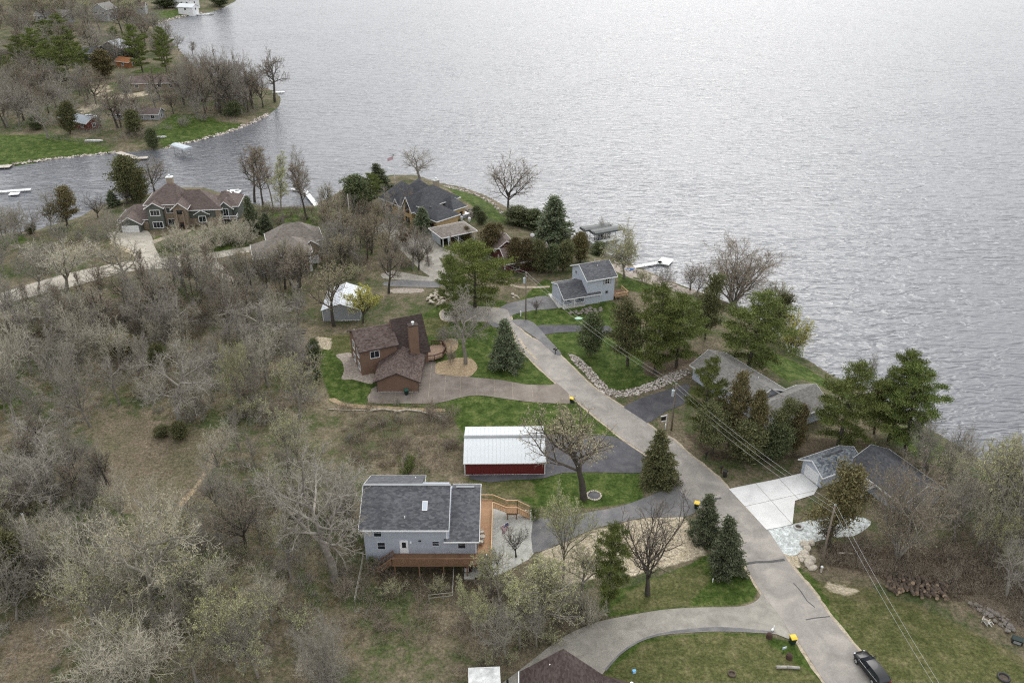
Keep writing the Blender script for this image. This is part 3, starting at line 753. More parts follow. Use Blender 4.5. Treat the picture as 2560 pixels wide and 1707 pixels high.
def window(root, c, w, h, n='-y', cols=2, rows=1, mat=None, name='window', bw=0.09):
    mat = mat or m_trim
    a, o = face(n, c); c = Vector(c); up = Vector((0, 0, 1))
    f = MB()
    def piece(a0, a1, z0, z1, d0, d1):
        pts = [c + a * x + up * z + o * d for d in (d0, d1) for (x, z) in ((a0, z0), (a1, z0), (a1, z1), (a0, z1))]
        f.add(pts, [(0, 1, 2, 3), (7, 6, 5, 4), (0, 4, 5, 1), (1, 5, 6, 2), (2, 6, 7, 3), (3, 7, 4, 0)])
    piece(-w / 2 - bw, -w / 2, -h / 2 - bw, h / 2 + bw, -.05, .07); piece(w / 2, w / 2 + bw, -h / 2 - bw, h / 2 + bw, -.05, .07)
    piece(-w / 2, w / 2, h / 2, h / 2 + bw, -.05, .07); piece(-w / 2, w / 2, -h / 2 - bw, -h / 2, -.05, .10)
    for k in range(1, cols): piece(-w / 2 + w * k / cols - .03, -w / 2 + w * k / cols + .03, -h / 2, h / 2, -.05, .05)
    for k in range(1, rows): piece(-w / 2, w / 2, -h / 2 + h * k / rows - .025, -h / 2 + h * k / rows + .025, -.05, .045)
    win = f.build(name, mat, root)
    g = MB(); pts = [c + a * x + up * z + o * .022 for (x, z) in ((-w / 2, -h / 2), (w / 2, -h / 2), (w / 2, h / 2), (-w / 2, h / 2))]
    g.slab(pts, .03).build('pane', m_glass, win)
    return win
def door(root, c, w, h, n='-y', mat=None, glass=True, name='door'):
    a, o = face(n, c); c = Vector(c); up = Vector((0, 0, 1))
    f = MB()
    def piece(f, a0, a1, z0, z1, d0, d1):
        pts = [c + a * x + up * z + o * d for d in (d0, d1) for (x, z) in ((a0, z0), (a1, z0), (a1, z1), (a0, z1))]
        f.add(pts, [(0, 1, 2, 3), (7, 6, 5, 4), (0, 4, 5, 1), (1, 5, 6, 2), (2, 6, 7, 3), (3, 7, 4, 0)])
    piece(f, -w / 2, w / 2, 0, h, -.05, .05)
    for s in (-1, 1): piece(f, s * w / 2 - .06, s * w / 2 + .06, 0, h + .07, -.05, .08)
    piece(f, -w / 2 + .06, w / 2 - .06, h, h + .08, -.05, .075)
    d = f.build(name, mat or m_trim, root)
    if glass:
        g = MB(); piece(g, -w * .27, w * .27, h * .45, h * .9, .04, .062); g.build('pane', m_glass, d)
    k = MB(); piece(k, w * .32, w * .4, h * .45, h * .49, .05, .1); k.build('handle', m_black, d)
    return d
def garage_door(root, c, w, h, n='-y', mat=None):
    a, o = face(n, c); c = Vector(c); up = Vector((0, 0, 1)); f = MB()
    for k in range(4):
        z0, z1 = h * k / 4 + .015, h * (k + 1) / 4 - .015
        pts = [c + a * x + up * z + o * d for d in (-.02, .05) for (x, z) in ((-w / 2, z0), (w / 2, z0), (w / 2, z1), (-w / 2, z1))]
        f.add(pts, [(0, 1, 2, 3), (7, 6, 5, 4), (0, 4, 5, 1), (1, 5, 6, 2), (2, 6, 7, 3), (3, 7, 4, 0)])
    return f.build('garage_door', mat or m_trim, root)
def chimney(root, x, y, w, d, z0, z1, mat, cap=None):
    ch = MB().box(x - w / 2, x + w / 2, y - d / 2, y + d / 2, z0, z1).build('chimney', mat, root)
    MB().box(x - w / 2 - .1, x + w / 2 + .1, y - d / 2 - .1, y + d / 2 + .1, z1 + .002, z1 + .15).build('chimney_crown', cap or m_concr, ch)
    MB().cyl((x, y, z1 + .15), (x, y, z1 + .55), .2, .2, 10).cyl((x, y, z1 + .55), (x, y, z1 + .68), .3, .3, 10).build('chimney_cap', m_white_steel, ch)
    return ch
def vent(root, x, y, z, h=.4, r=.07, mat=None):
    MB().cyl((x, y, z - .3), (x, y, z + h), r, r, 8).build('roof_vent', mat or m_trim, root)
def railing(p, q, h=1.0, step=.14, posts=True):
    """posts, two rails and balusters between p and q (points at deck level)"""
    m = MB(); p, q = Vector(p), Vector(q); L = (q - p).length; up = Vector((0, 0, 1))
    m.bar(p + up * h, q + up * h, .14, .05); m.bar(p + up * (h - .1), q + up * (h - .1), .05, .09); m.bar(p + up * .12, q + up * .12, .05, .09)
    n = int(L / step)
    for k in range(1, n):
        c = p.lerp(q, k / n); m.bar(c + up * .12, c + up * (h - .1), .04, .04)
    if posts:
        n = max(1, round(L / 1.9))
        for k in range(n + 1):
            c = p.lerp(q, k / n); m.bar(c - up * .15, c + up * h, .1, .1)
    return m

# ---- red barn with white steel roof
bo = thing('red_barn', 'red steel pole barn with white ribbed roof on black asphalt pad', 'barn', (-7.3, 105.4, 0), math.radians(0.9))
BL, BD, BE, BR = 12.4, 9.1, 2.5, 3.95
MB().prism([(0.03, 0), (BD - .03, 0), (BD - .03, BE - .02), (BD / 2, BR - .03), (.03, BE - .02)], 'x', .03, BL - .03).build('wall', m_barn_red, bo)
npan = 20; pw = (BL + .3) / npan
sl = math.hypot(BD / 2 + .3, BR - BE); an = math.atan2(BR - BE, BD / 2)
pm = MB().box(.006, pw - .006, 0, sl + .12, 0, .05)
for k in (0.0, 1 / 3, 2 / 3): pm.box(pw * k + .01, pw * k + .055, 0, sl + .12, .05, .085)
pm_me = pm.mesh('roof_panel', m_white_steel)
for k in range(npan):
    for s in (0, 1):
        o = link('roof_panel', pm_me, bo)
        if s == 0: o.location = (-.15 + k * pw, -.3, BE - .3 * math.tan(an) + .01); o.rotation_euler = (an, 0, 0)
        else: o.location = (-.15 + (k + 1) * pw, BD + .3, BE - .3 * math.tan(an) + .01); o.rotation_euler = (an, 0, math.pi)
MB().prism([(BD / 2 - .3, BR - .02), (BD / 2 - .3, BR + .10), (BD / 2, BR + .2), (BD / 2 + .3, BR + .10), (BD / 2 + .3, BR - .02), (BD / 2, BR + .08)], 'x', -.18, BL + .18).build('ridge_cap', m_ridge, bo)
wp = MB().box(.004, BL / 26 - .004, -.03, .0, .08, BE - .05)
wp.box(.05, .09, -.055, -.03, .08, BE - .05).box(BL / 52, BL / 52 + .03, -.05, -.03, .08, BE - .05)
wp_me = wp.mesh('wall_panel', m_barn_red)
for k in range(26):
    o = link('wall_panel', wp_me, bo); o.location = (k * BL / 26, 0.02, 0)
for x, y in ((-.03, -.05), (BL - .11, -.05), (-.03, BD - .1), (BL - .11, BD - .1)): MB().box(x, x + .14, y, y + .15, 0, BE).build('corner_trim', m_trim, bo)
MB().box(.12, BL - .12, -.06, -.002, 0.0, .08).build('base_trim', m_trim, bo)
MB().box(-.2, BL + .2, -.37, -.31, BE - .2, BE - .04).build('eave_trim', m_trim, bo); MB().box(-.2, BL + .2, BD + .31, BD + .37, BE - .2, BE - .04).build('eave_trim', m_trim, bo)
garage_door(bo, (BL - .03, BD / 2, .02), 3.2, 2.3, '+x')

# ---- blue-grey house with the cedar deck (world frame, almost square to the view)
bh = thing('blue_house', 'two storey blue-grey house with charcoal roof and wraparound cedar deck', 'house', (0, 0, 0))
Y0, Y1 = 85.8, 96.5
MB().prism([(Y0, -.5), (Y1, -.5), (Y1, 6.6), (91.1, 9.3), (Y0, 6.6)], 'x', -19.5, -12.6).build('wall', m_blue_sd, bh)
MB().prism([(Y0, -.5), (93.4, -.5), (93.4, 8.1), (91.1, 9.3), (Y0, 6.6)], 'x', -12.597, -8.6).build('wall', m_blue_sd, bh)
sl_ = 2.7 / 5.3
rf = MB().prism(rafter_profile(85.35, 6.6 - .45 * sl_ + .01, 91.1, 9.31, Y1 + .4, 6.6 - .4 * sl_, .17), 'x', -20.0, -12.25).build('roof', m_slate, bh)
rf2 = MB().prism(rafter_profile(85.352, 6.6 - .45 * sl_ + .011, 91.1, 9.311, 91.9, 8.9, .17), 'x', -12.247, -8.25).build('roof', m_slate, bh)
t_ = MB()
t_.bar((-20.05, 85.31, 6.47), (-8.2, 85.31, 6.47), .07, .2); t_.bar((-20.03, 85.33, 6.47), (-20.03, 91.1, 9.4), .06, .2); t_.bar((-20.03, 96.9, 6.45), (-20.03, 91.1, 9.4), .06, .2)
t_.bar((-20.05, 96.95, 6.42), (-12.2, 96.95, 6.42), .07, .2); t_.bar((-8.22, 85.33, 6.47), (-8.22, 91.1, 9.4), .05, .2); t_.box(-12.24, -12.2, 92.0, 96.9, 6.3, 6.6)
t_.box(-8.66, -8.54, 85.72, 85.9, 4.4, 6.5)
t_.build('fascia', m_trim, rf)
MB().bar((-20.0, 91.1, 9.5), (-8.25, 91.1, 9.5), .42, .10).build('ridge_vent', m_ridge, bh)
MB().prism([(Y0, -.5), (94.3, -.5), (94.3, 6.75), (93.4, 7.05), (Y0, 4.62)], 'x', -8.597, -4.75).build('wall', m_blue_sd, bh)
sw = (7.05 - 4.62) / (93.4 - Y0)
rw = MB().prism(rafter_profile(85.36, 4.62 - .44 * sw + .01, 93.4, 7.07, 94.55, 6.72, .16), 'x', -8.24, -4.32).build('roof', m_slate, bh)
MB().prism(rafter_profile(85.362, 4.62 - .44 * sw + .012, 85.6, 4.62 - .2 * sw + .012, 85.75, 4.62 - .05 * sw + .012, .16), 'x', -8.95, -8.243).build('roof', m_slate, bh)
t_ = MB(); t_.bar((-9.0, 85.32, 4.52), (-4.27, 85.32, 4.52), .07, .19); t_.bar((-4.29, 85.34, 4.55), (-4.29, 93.4, 7.13), .06, .2); t_.bar((-8.24, 94.6, 6.75), (-4.27, 94.6, 6.75), .08, .24); t_.bar((-4.29, 94.5, 6.8), (-4.29, 93.4, 7.13), .06, .2)
t_.box(-4.86, -4.7, 85.74, 85.88, 2.3, 4.5)
t_.build('fascia', m_trim, rw)
MB().bar((-7.7, 93.4, 7.3), (-5.2, 93.4, 7.3), .34, .12).build('ridge_vent', m_ridge, bh)
def on_main(y): return 6.61 + (y - Y0) * sl_ + .17
skl = MB().slab([(-11.9, 87.75, on_main(87.75) + .12), (-11.2, 87.75, on_main(87.75) + .12), (-11.2, 88.95, on_main(88.95) + .12), (-11.9, 88.95, on_main(88.95) + .12)], .14).build('skylight', m_trim, bh)
m_sky_gl, nt_, b_ = new_mat('skylight_glass', 0.08, 0.8); b_.inputs['Base Color'].default_value = (0.40, 0.45, 0.52, 1)
MB().slab([(-11.82, 87.85, on_main(87.85) + .14), (-11.28, 87.85, on_main(87.85) + .14), (-11.28, 88.85, on_main(88.85) + .14), (-11.82, 88.85, on_main(88.85) + .14)], .02).build('pane', m_sky_gl, skl)
MB().slab([(-17.4, 93.2, 8.28), (-16.4, 93.2, 8.28), (-16.4, 94.1, 7.84), (-17.4, 94.1, 7.84)], .1).build('skylight', m_ridge, bh)
vent(bh, -14.1, 86.9, on_main(86.9), .25); vent(bh, -13.4, 94.6, 7.7, .35); vent(bh, -15.0, 94.1, 7.9, .12, .09, m_black)
m_wtrim = plain('grey_window_trim', (0.50, 0.53, 0.58), None, 1.0, 0.6)
window(bh, (-17.65, Y0, 5.75), .95, 1.15, '-y', 1, 2, m_wtrim); window(bh, (-17.3, Y0, 3.55), .95, 1.15, '-y', 1, 2, m_wtrim)
window(bh, (-10.1, Y0, 3.95), .85, .72, '-y', 1, 2, m_wtrim); window(bh, (-6.65, Y0, 3.75), .95, 1.25, '-y', 1, 2, m_wtrim)
door(bh, (-14.3, Y0, 2.28), 1.0, 2.1, '-y', m_trim)
MB().box(-12.35, -12.0, Y0 - .12, Y0 + .02, 4.35, 4.5).build('wall_vent', m_black, bh)
MB().box(-13.5, -13.25, Y0 - .2, Y0, 4.1, 4.3).build('wall_lamp', m_trim, bh)
for y in (88.2, 91.0): window(bh, (-4.75, y, 4.0), 1.6, 1.9, '+x', 2, 1)
# deck: boards one by one on joists, posts, rails, two flights of stairs
dk = thing('cedar_deck', 'wraparound cedar deck with railings and stairs around the blue-grey house', 'deck', (0, 0, 0))
DZ = 2.2
nb = 14; bw_ = 1.85 / nb
bd = MB().box(.004, bw_ - .006, 0, 96.75 - Y0, -.04, 0).mesh('deck_board', m_cedar)
for k in range(nb):
    o = link('deck_board', bd, dk); o.location = (-4.62 + k * bw_, Y0, DZ)
nb = 15; bw_ = 2.05 / nb
bd = MB().box(0, 15.7 - 2.75, .004, bw_ - .006, -.04, 0).mesh('deck_board', m_cedar_dk)
for k in range(nb):
    o = link('deck_board', bd, dk); o.location = (-15.7, 83.72 + k * bw_, DZ)
MB().box(-15.7, -2.74, 83.66, 83.70, DZ - .3, DZ + .01).box(-2.74, -2.70, 83.66, 96.8, DZ - .3, DZ + .01).box(-15.75, -15.71, 83.66, Y0, DZ - .3, DZ + .01).box(-4.6, -2.74, 96.76, 96.8, DZ - .3, DZ + .01).build('rim_joist', m_cedar_dk, dk)
pst = MB()
for x in (-15.4, -12.2, -9.0, -5.9, -2.85): pst.box(x - .08, x + .08, 83.75, 83.91, -.2, DZ - .05)
for y in (88, 92, 96.6): pst.box(-2.92, -2.76, y, y + .16, -.2, DZ - .05)
pst.build('deck_post', m_cedar_dk, dk)
railing((-15.7, 83.72, DZ), (-2.75, 83.72, DZ)).build('railing', m_cedar_dk, dk)
railing((-2.74, 83.8, DZ), (-2.74, 95.1, DZ)).build('railing', m_cedar_lt, dk)
railing((-4.6, 96.74, DZ), (-2.75, 96.74, DZ)).build('railing', m_cedar_lt, dk)
LZ = 1.2
for ya, nm in ((96.7, 0), (95.1, 1)):
    railing((-2.7, ya, DZ), (-.75, ya, LZ), posts=False).build('stair_railing', m_cedar_lt, dk)
    railing((-.75, ya, LZ), (.75, ya, LZ)).build('railing', m_cedar_lt, dk)
    railing((.75, ya, LZ), (2.5, ya, .12), posts=True).build('stair_railing', m_cedar_lt, dk)
MB().box(-.75, .75, 95.05, 96.75, LZ - .06, LZ).build('landing', m_cedar, dk)
MB().box(-.75, .75, 95.0, 95.04, LZ - .28, LZ + .01).box(-.72, -.57, 95.06, 95.2, -.1, LZ - .06).box(.57, .72, 95.06, 95.2, -.1, LZ - .06).box(-.72, -.57, 96.5, 96.65, -.1, LZ - .06).box(.57, .72, 96.5, 96.65, -.1, LZ - .06).build('landing_frame', m_cedar_dk, dk)
for k in range(6):
    x = -2.7 + 1.95 * (k + .5) / 6
    MB().box(x - .15, x + .15, 95.15, 96.65, DZ - (k + 1) * (DZ - LZ) / 6.6 - .04, DZ - (k + 1) * (DZ - LZ) / 6.6).build('stair_tread', m_cedar, dk)
    x = .75 + 1.75 * (k + .5) / 6
    MB().box(x - .14, x + .14, 95.15, 96.65, LZ - (k + 1) * (LZ - .05) / 6.6 - .04, LZ - (k + 1) * (LZ - .05) / 6.6).build('stair_tread', m_cedar, dk)
SG = gz(-17.7, 84.3)
for y in (83.72, 85.2): railing((-15.72, y, DZ), (-17.7, y, SG + .1), posts=True).build('stair_railing', m_cedar_dk, dk)
for k in range(5):
    x = -15.9 - 1.75 * (k + .5) / 5; z = DZ - (k + 1) * (DZ - SG) / 5.6
    MB().box(x - .17, x + .17, 83.78, 85.15, z - .05, z).build('stair_tread', m_cedar_dk, dk)

# ---- brown house
o23 = math.radians(23.2)
br = thing('brown_house', 'brown sided house with steep dark brown roof and tall brown chimney', 'house', (-27.8, 134.4, 0), o23)
gable(br, .35, 7.2, .45, 8.5, -.5, 5.25, 7.3, 'x', m_brown_sd, m_brown_sh, ov=.35, eo=.45, trim=m_dkbrown_sh)
MB().prism([(.1, -.5), (8.6, -.5), (8.6, 3.0), (4.2, 8.2), (.1, 3.0)], 'x', 7.2, 13.1).build('wall', m_brown_sd, br)
MB().prism(rafter_profile(-.35, 2.46, 4.2, 8.25, 9.0, 2.46, .2), 'x', 7.25, 13.5).build('roof', m_dkbrown_sh, br)
window(br, (3.0, .45, 3.9), 1.6, 1.3, '-y', 2, 1)
for n_, z in ((2.2, 3.9), (5.6, 3.9), (2.2, 1.2), (5.6, 1.2)): window(br, (.35, n_, z), 1.4, 1.4, '-x', 2, 1)
window(br, (13.1, 4.2, 4.2), 2.4, 2.2, '+x', 2, 1)
chimney(br, 10.3, -.45, 1.7, .95, 0, 8.9, m_brown_sd, m_dkbrown_sh)
vent(br, .9, 6.6, 6.3, .25)
bg_ = Vector((-24.0, 129.3, 0))
M_ = br.rotation_euler.to_matrix().transposed()
def loc_br(x, y, z=0):
    p = M_ @ (Vector((x, y, z)) - Vector((-27.8, 134.4, 0)))
    return p
def sub_frame(child_objs, origin, rz, parent):
    """parts built in their own square frame, then turned into the parent's frame"""
    R_ = Matrix.Rotation(rz, 4, 'Z'); R_.translation = origin
    Pm = Matrix.Rotation(parent.rotation_euler.z, 4, 'Z'); Pm.translation = parent.location
    for o in child_objs: o.matrix_local = Pm.inverted() @ R_
gw = []
class Grab(list): pass
def collect(parent, fn):
    before = set(parent.children); fn()
    return [o for o in parent.children if o not in before]
def brown_garage():
    MB().prism([(0, -.3), (7.15, -.3), (7.15, 2.45), (3.58, 4.05), (0, 2.45)], 'y', 0, 9.6).build('wall', m_brown_sd, br)
    sg = 1.6 / 3.58
    r = MB().prism([(-.6, 2.45 - .6 * sg), (-.6, 2.61 - .6 * sg), (3.58, 4.22), (7.75, 2.61 - .6 * sg), (7.75, 2.45 - .6 * sg), (3.58, 4.06)], 'y', -.5, 10.6).build('roof', m_brown_sh, br)
    f = MB(); f.bar((-.62, -.53, 2.27), (3.58, -.53, 4.14), .06, .2); f.bar((7.77, -.53, 2.27), (3.58, -.53, 4.14), .06, .2)
    f.build('fascia', m_dkbrown_sh, r)
    g = MB(); g.bar((-.64, -.5, 2.24), (-.64, 9.0, 2.24), .1, .12); g.bar((7.79, -.5, 2.24), (7.79, 10.5, 2.24), .1, .12); g.cyl((7.3, -.08, 0.1), (7.3, -.08, 2.2), .05, .05, 6); g.cyl((-.08, -.08, .1), (-.08, -.08, 2.2), .05, .05, 6); g.build('gutter', m_dkbrown_sh, r)
    for y in (2.6, 6.3): garage_door(br, (7.15, y, .02), 2.6, 2.2, '+x', m_brown_sd)
    MB().box(-.05, 7.2, -.04, -.005, -.1, .16).build('foundation', m_concr, br)
sub_frame(collect(br, brown_garage), Vector((-24.0, 129.25, 0)), 0.0, br)
dd = [W(5, x, y, .6) for x, y in ((1068, 655), (1105, 612), (1195, 610), (1228, 655), (1200, 708), (1130, 733), (1072, 738))]
dko = thing('brown_deck', 'small many-sided brown deck beside the brown house', 'deck', (dd[0].x, dd[0].y, 0))
dl = [p - Vector((dd[0].x, dd[0].y, 0)) for p in dd]
MB().slab(dl, .12).build('deck_floor', plain('tan_deck_boards', (0.30, 0.21, 0.15), (0.25, 0.17, 0.12), 1.5, 0.8, fine=.2), dko)
rl = MB()
for i in range(1, 6):
    s_ = railing(dl[i], dl[i + 1], .95, .16); rl.add(s_.v, s_.f)
rl.build('railing', m_dkwood, dko)
ps = MB()
for p in dl[1:6]: ps.box(p.x - .08, p.x + .08, p.y - .08, p.y + .08, -.2, p.z - .1)
ps.build('deck_post', m_dkwood, dko)

# ---- white lake house
lk = thing('white_lake_house', 'pale blue-white lake house with grey roofs on two levels and front porch', 'house', (10.9, 161.9, 0), math.radians(20.5))
gable(lk, .3, 8.6, 1.9, 6.9, -.5, 3.15, 4.25, 'x', m_pale_sd, m_slate, ov=.25, eo=.0, ridge=3.55)
MB().prism([(-.05, 2.12), (-.05, 2.28), (2.0, 3.46), (2.0, 3.3)], 'x', .02, 8.85).build('roof', m_slate, lk)
MB().bar((.0, -.08, 2.16), (8.87, -.08, 2.16), .07, .2).bar((.0, -.08, 2.16), (.0, 2.0, 3.36), .05, .2).bar((8.87, -.08, 2.16), (8.87, 2.0, 3.36), .05, .2).build('fascia', m_trim, lk)
wall_box(lk, 5.2, 8.6, .35, 1.898, -2.5, 2.3, m_pale_sd)
gable(lk, 5.7, 12.1, .5, 8.4, -4, 5.75, 7.65, 'x', m_pale_sd, m_slate, ov=.4, eo=.45)
pm_ = MB()
for x in (.15, 2.6, 4.9): pm_.box(x - .06, x + .06, .12, .24, .1, 2.15)
pm_.bar((.15, .18, .95), (4.9, .18, .95), .07, .08); pm_.bar((.15, .18, .3), (4.9, .18, .3), .05, .05)
for k in range(1, 32):
    x = .15 + 4.75 * k / 32
    pm_.box(x - .02, x + .02, .165, .195, .3, .95)
pm_.build('porch_railing', m_trim, lk)
MB().box(.05, 5.15, .0, 1.9, -.6, .12).build('porch_floor', m_patio, lk)
window(lk, (1.5, 1.9, 1.35), 1.8, 1.2, '-y', 2, 1); door(lk, (3.2, 1.9, .12), .95, 2.0, '-y'); window(lk, (4.4, 1.9, 1.35), .9, 1.2, '-y', 1, 2)
window(lk, (10.3, .5, 4.75), 1.0, 1.25, '-y', 2, 2)
for x in (9.52, 11.08): MB().box(x - .16, x + .16, .42, .5, 4.1, 5.4).build('shutter', m_grey_steel, lk)
window(lk, (10.3, .5, 2.2), .5, .5, '-y', 1, 1, m_grey_steel); window(lk, (5.7, 6.4, 5.1), .45, .5, '-x', 1, 1, m_grey_steel)
window(lk, (12.1, 4.0, 4.6), 1.8, 1.4, '+x', 2, 1)
MB().cyl((8.68, .26, -1.5), (8.68, .26, 2.1), .05, .05, 6).build('downspout', m_trim, lk)
vent(lk, 9.2, 3.3, 7.2, .3); vent(lk, 9.3, 4.9, 7.6, .55, .06)
# wooden lake side platform of the white lake house
lp = thing('wood_platform', 'weathered wooden landing with rails on the lake side of the white lake house', 'deck', lk.location + Vector((math.cos(.358) * 12.3, math.sin(.358) * 12.3, 0)), math.radians(20.5))
for k in range(14): MB().box(0, 3.0, k * .24 + .01, k * .24 + .23, .75, .8).build('deck_board', m_cedar_dk, lp)
MB().box(.05, 2.95, .0, 3.3, .55, .748).build('deck_frame', m_cedar_dk, lp)
r_ = railing((0, 0, .8), (3.0, 0, .8), .9, .3); r2_ = railing((3.0, 0, .8), (3.0, 3.3, .8), .9, .3); r_.add(r2_.v, r2_.f); r_.build('railing', m_cedar_lt, lp)
ps = MB()
for x, y in ((.2, .2), (2.8, .2), (2.8, 3.1)): ps.box(x - .08, x + .08, y - .08, y + .08, -4.2, .55)
ps.build('deck_post', m_cedar_dk, lp)

# ---- ranch house
rh = thing('ranch_house', 'long low L-shaped ranch house with weathered grey shingle roof by the lake', 'house', (35.9, 135.8, 0), math.radians(-59.2))
gable(rh, .3, 15.0, -3.5, 4.2, -1, 3.0, 4.75, 'x', m_pale_sd, m_grey_sh, ov=.45, eo=.55, ridge=.2)
gable(rh, 15.0, 21.4, -4.0, 7.4, -2.5, 2.85, 4.78, 'y', m_pale_sd, m_grey_sh, ov=.45, eo=.55)
MB().bar((15.0, .2, 4.9), (18.1, .2, 4.9), .3, .1).build('ridge_cap', m_grey_sh, rh)
for x in (3, 6.5, 11.5): window(rh, (x, -3.5, 1.7), 1.6, 1.2, '-y', 2, 1)
window(rh, (.3, 1.5, 1.7), 1.4, 1.2, '-x', 2, 1); garage_door(rh, (18.2, -4.0, .05), 4.6, 2.2, '-y'); window(rh, (6, 4.2, 1.7), 2.4, 1.6, '+y', 3, 1)
vent(rh, 9.5, -1.6, 4.0, .5, .07, m_trim); vent(rh, 11.4, 1.2, 4.5, .3)
# ---- blue shingled garage and the dark roofed house behind it
ga = thing('blue_roof_garage', 'small garage with speckled blue-grey shingles and white door by concrete drive', 'garage', (44.95, 105.75, 0), math.radians(25.5))
gable(ga, 0, 7.3, -3.9, 3.0 - 2.7, -.5, 2.5, 3.75, 'x', m_pale_sd, m_blue_sh, ov=.5, eo=.5)
garage_door(ga, (0, -1.8, .02), 2.9, 2.15, '-x'); window(ga, (4, -3.9, 1.5), 1.0, 1.0, '-y', 2, 1)
MB().box(1.5, 5.5, -1.95, -1.65, 3.86, 3.96).build('ridge_cap', m_black_sh, ga)
dh = thing('dark_roof_house', 'low lakeside house with dark grey roof behind the blue shingled garage', 'house', (54.4, 106.5, -.6), math.radians(-66))
gable(dh, .3, 10.5, -2.9, 4.6, -2.5, 3.2, 5.1, 'x', m_pale_sd, m_black_sh, ov=.4, eo=.5)
for x in (3, 7): window(dh, (x, 4.6, 1.6), 1.8, 1.4, '+y', 2, 1)
MB().slab([(3.4, -5.9, 2.6), (5.9, -5.9, 2.6), (5.9, -3.0, 2.9), (3.4, -3.0, 2.9)], .14).build('porch_roof', m_grey_sh, dh)
MB().box(3.6, 3.75, -5.8, -5.65, -1, 2.45).box(5.6, 5.75, -5.8, -5.65, -1, 2.45).build('porch_post', m_trim, dh)

# ---- stone mansion
mn = thing('stone_mansion', 'large grey-green and stone house with many brown hipped roofs on the inlet', 'house', (-94.6, 208.6, -.3), math.radians(6))
MZ = -1.5
hip(mn, .3, 8.6, .6, 9.2, MZ, 6.4, 10.6, m_green_sd, m_taupe_sh, 5.2, 7.4, 4.6, 4.6)
hip(mn, 8.6, 18.6, 1.2, 8.6, MZ, 4.4, 8.8, m_green_sd, m_taupe_sh, 9.5, 13.4, 4.7, 4.7)
hip(mn, 17.0, 22.5, 3.4, 11.6, MZ, 4.3, 7.2, m_green_sd, m_taupe_sh, 18.2, 19.2, 7.2, 7.8)
gable(mn, .7, 4.6, -.9, 4.0, MZ, 6.2, 7.45, 'y', m_green_sd, m_taupe_sh, ov=.45, eo=.5)
gable(mn, 7.4, 10.6, -1.3, 4.4, MZ, 6.0, 7.35, 'y', m_stone, m_taupe_sh, ov=.5, eo=.55)
wall_box(mn, 4.6, 7.4, .45, .62, MZ, 6.3, m_stone); wall_box(mn, 10.6, 18.2, 1.05, 1.22, MZ, 2.2, m_stone)
wall_box(mn, 17.3, 18.7, .95, 1.3, MZ, 4.2, m_stone, 'pier')
gable(mn, 12.2, 15.4, .75, 3.0, 2.9, 3.5, 4.45, 'y', m_green_sd, m_taupe_sh, ov=.3, eo=.4)
gable(mn, 17.8, 21.2, 2.5, 5.0, MZ, 4.3, 5.9, 'y', m_green_sd, m_taupe_sh, ov=.4, eo=.5)
hip(mn, -6.8, .3, .2, 7.5, MZ, 2.7, 5.6, m_green_sd, m_taupe_sh, -3.4, .2, 3.9, 3.9)
gable(mn, -6.3, -1.0, -2.6, 3.6, MZ, 2.7, 4.4, 'y', m_green_sd, m_taupe_sh, ov=.4, eo=.5)
wall_box(mn, -.9, .5, -.6, .2, MZ, 2.3, m_stone)
window(mn, (2.7, -.9, 4.75), 2.2, 1.35, '-y', 3, 1, bw=.16); window(mn, (2.9, -.9, 1.5), 2.3, 1.5, '-y', 3, 1, bw=.16)
window(mn, (6.1, .45, 4.9), 1.8, 1.4, '-y', 2, 1); window(mn, (6.1, .45, 1.6), 1.8, 1.6, '-y', 2, 1); window(mn, (13.8, .75, 2.0), 1.7, 1.5, '-y', 2, 1, bw=.16)
window(mn, (-.35, -.45, 1.3), .9, 1.1, '-y', 2, 1); garage_door(mn, (-3.6, -2.6, -.1), 4.2, 2.3, '-y')
window(mn, (19.6, 2.5, 3.0), 1.2, 1.8, '-y', 2, 1, bw=.14)
MB().box(8.2, 9.9, -1.36, -1.25, 4.3, 5.4).build('arch_window', m_glass, mn)
MB().box(8.1, 8.35, -2.0, -1.28, MZ, 5.2).box(9.75, 10.0, -2.0, -1.28, MZ, 5.2).build('porch_column', m_stone, mn)
door(mn, (9.05, -1.3, -.2), 1.5, 2.3, '-y', m_dkwood)
chimney(mn, 5.9, 6.3, 1.5, 1.2, 6, 11.8, m_beige, m_trim)
MB().slab([(19.3, 8.6, 6.95), (20.6, 8.2, 6.3), (20.6, 8.7, 6.3), (19.3, 9.1, 6.95)], .1).build('skylight', m_trim, mn)
MB().box(18.9, 22.4, 1.2, 3.2, 1.4, 1.55).build('balcony', m_dkwood, mn)
r_ = railing((18.9, 1.2, 1.55), (22.4, 1.2, 1.55), .9, .3); r2_ = railing((22.4, 1.2, 1.55), (22.4, 3.2, 1.55), .9, .3); r_.add(r2_.v, r2_.f); r_.build('railing', m_trim, mn)
MB().box(18.95, 19.1, 1.25, 1.4, MZ, 1.4).box(22.2, 22.35, 1.25, 1.4, MZ, 1.4).build('balcony_post', m_trim, mn)
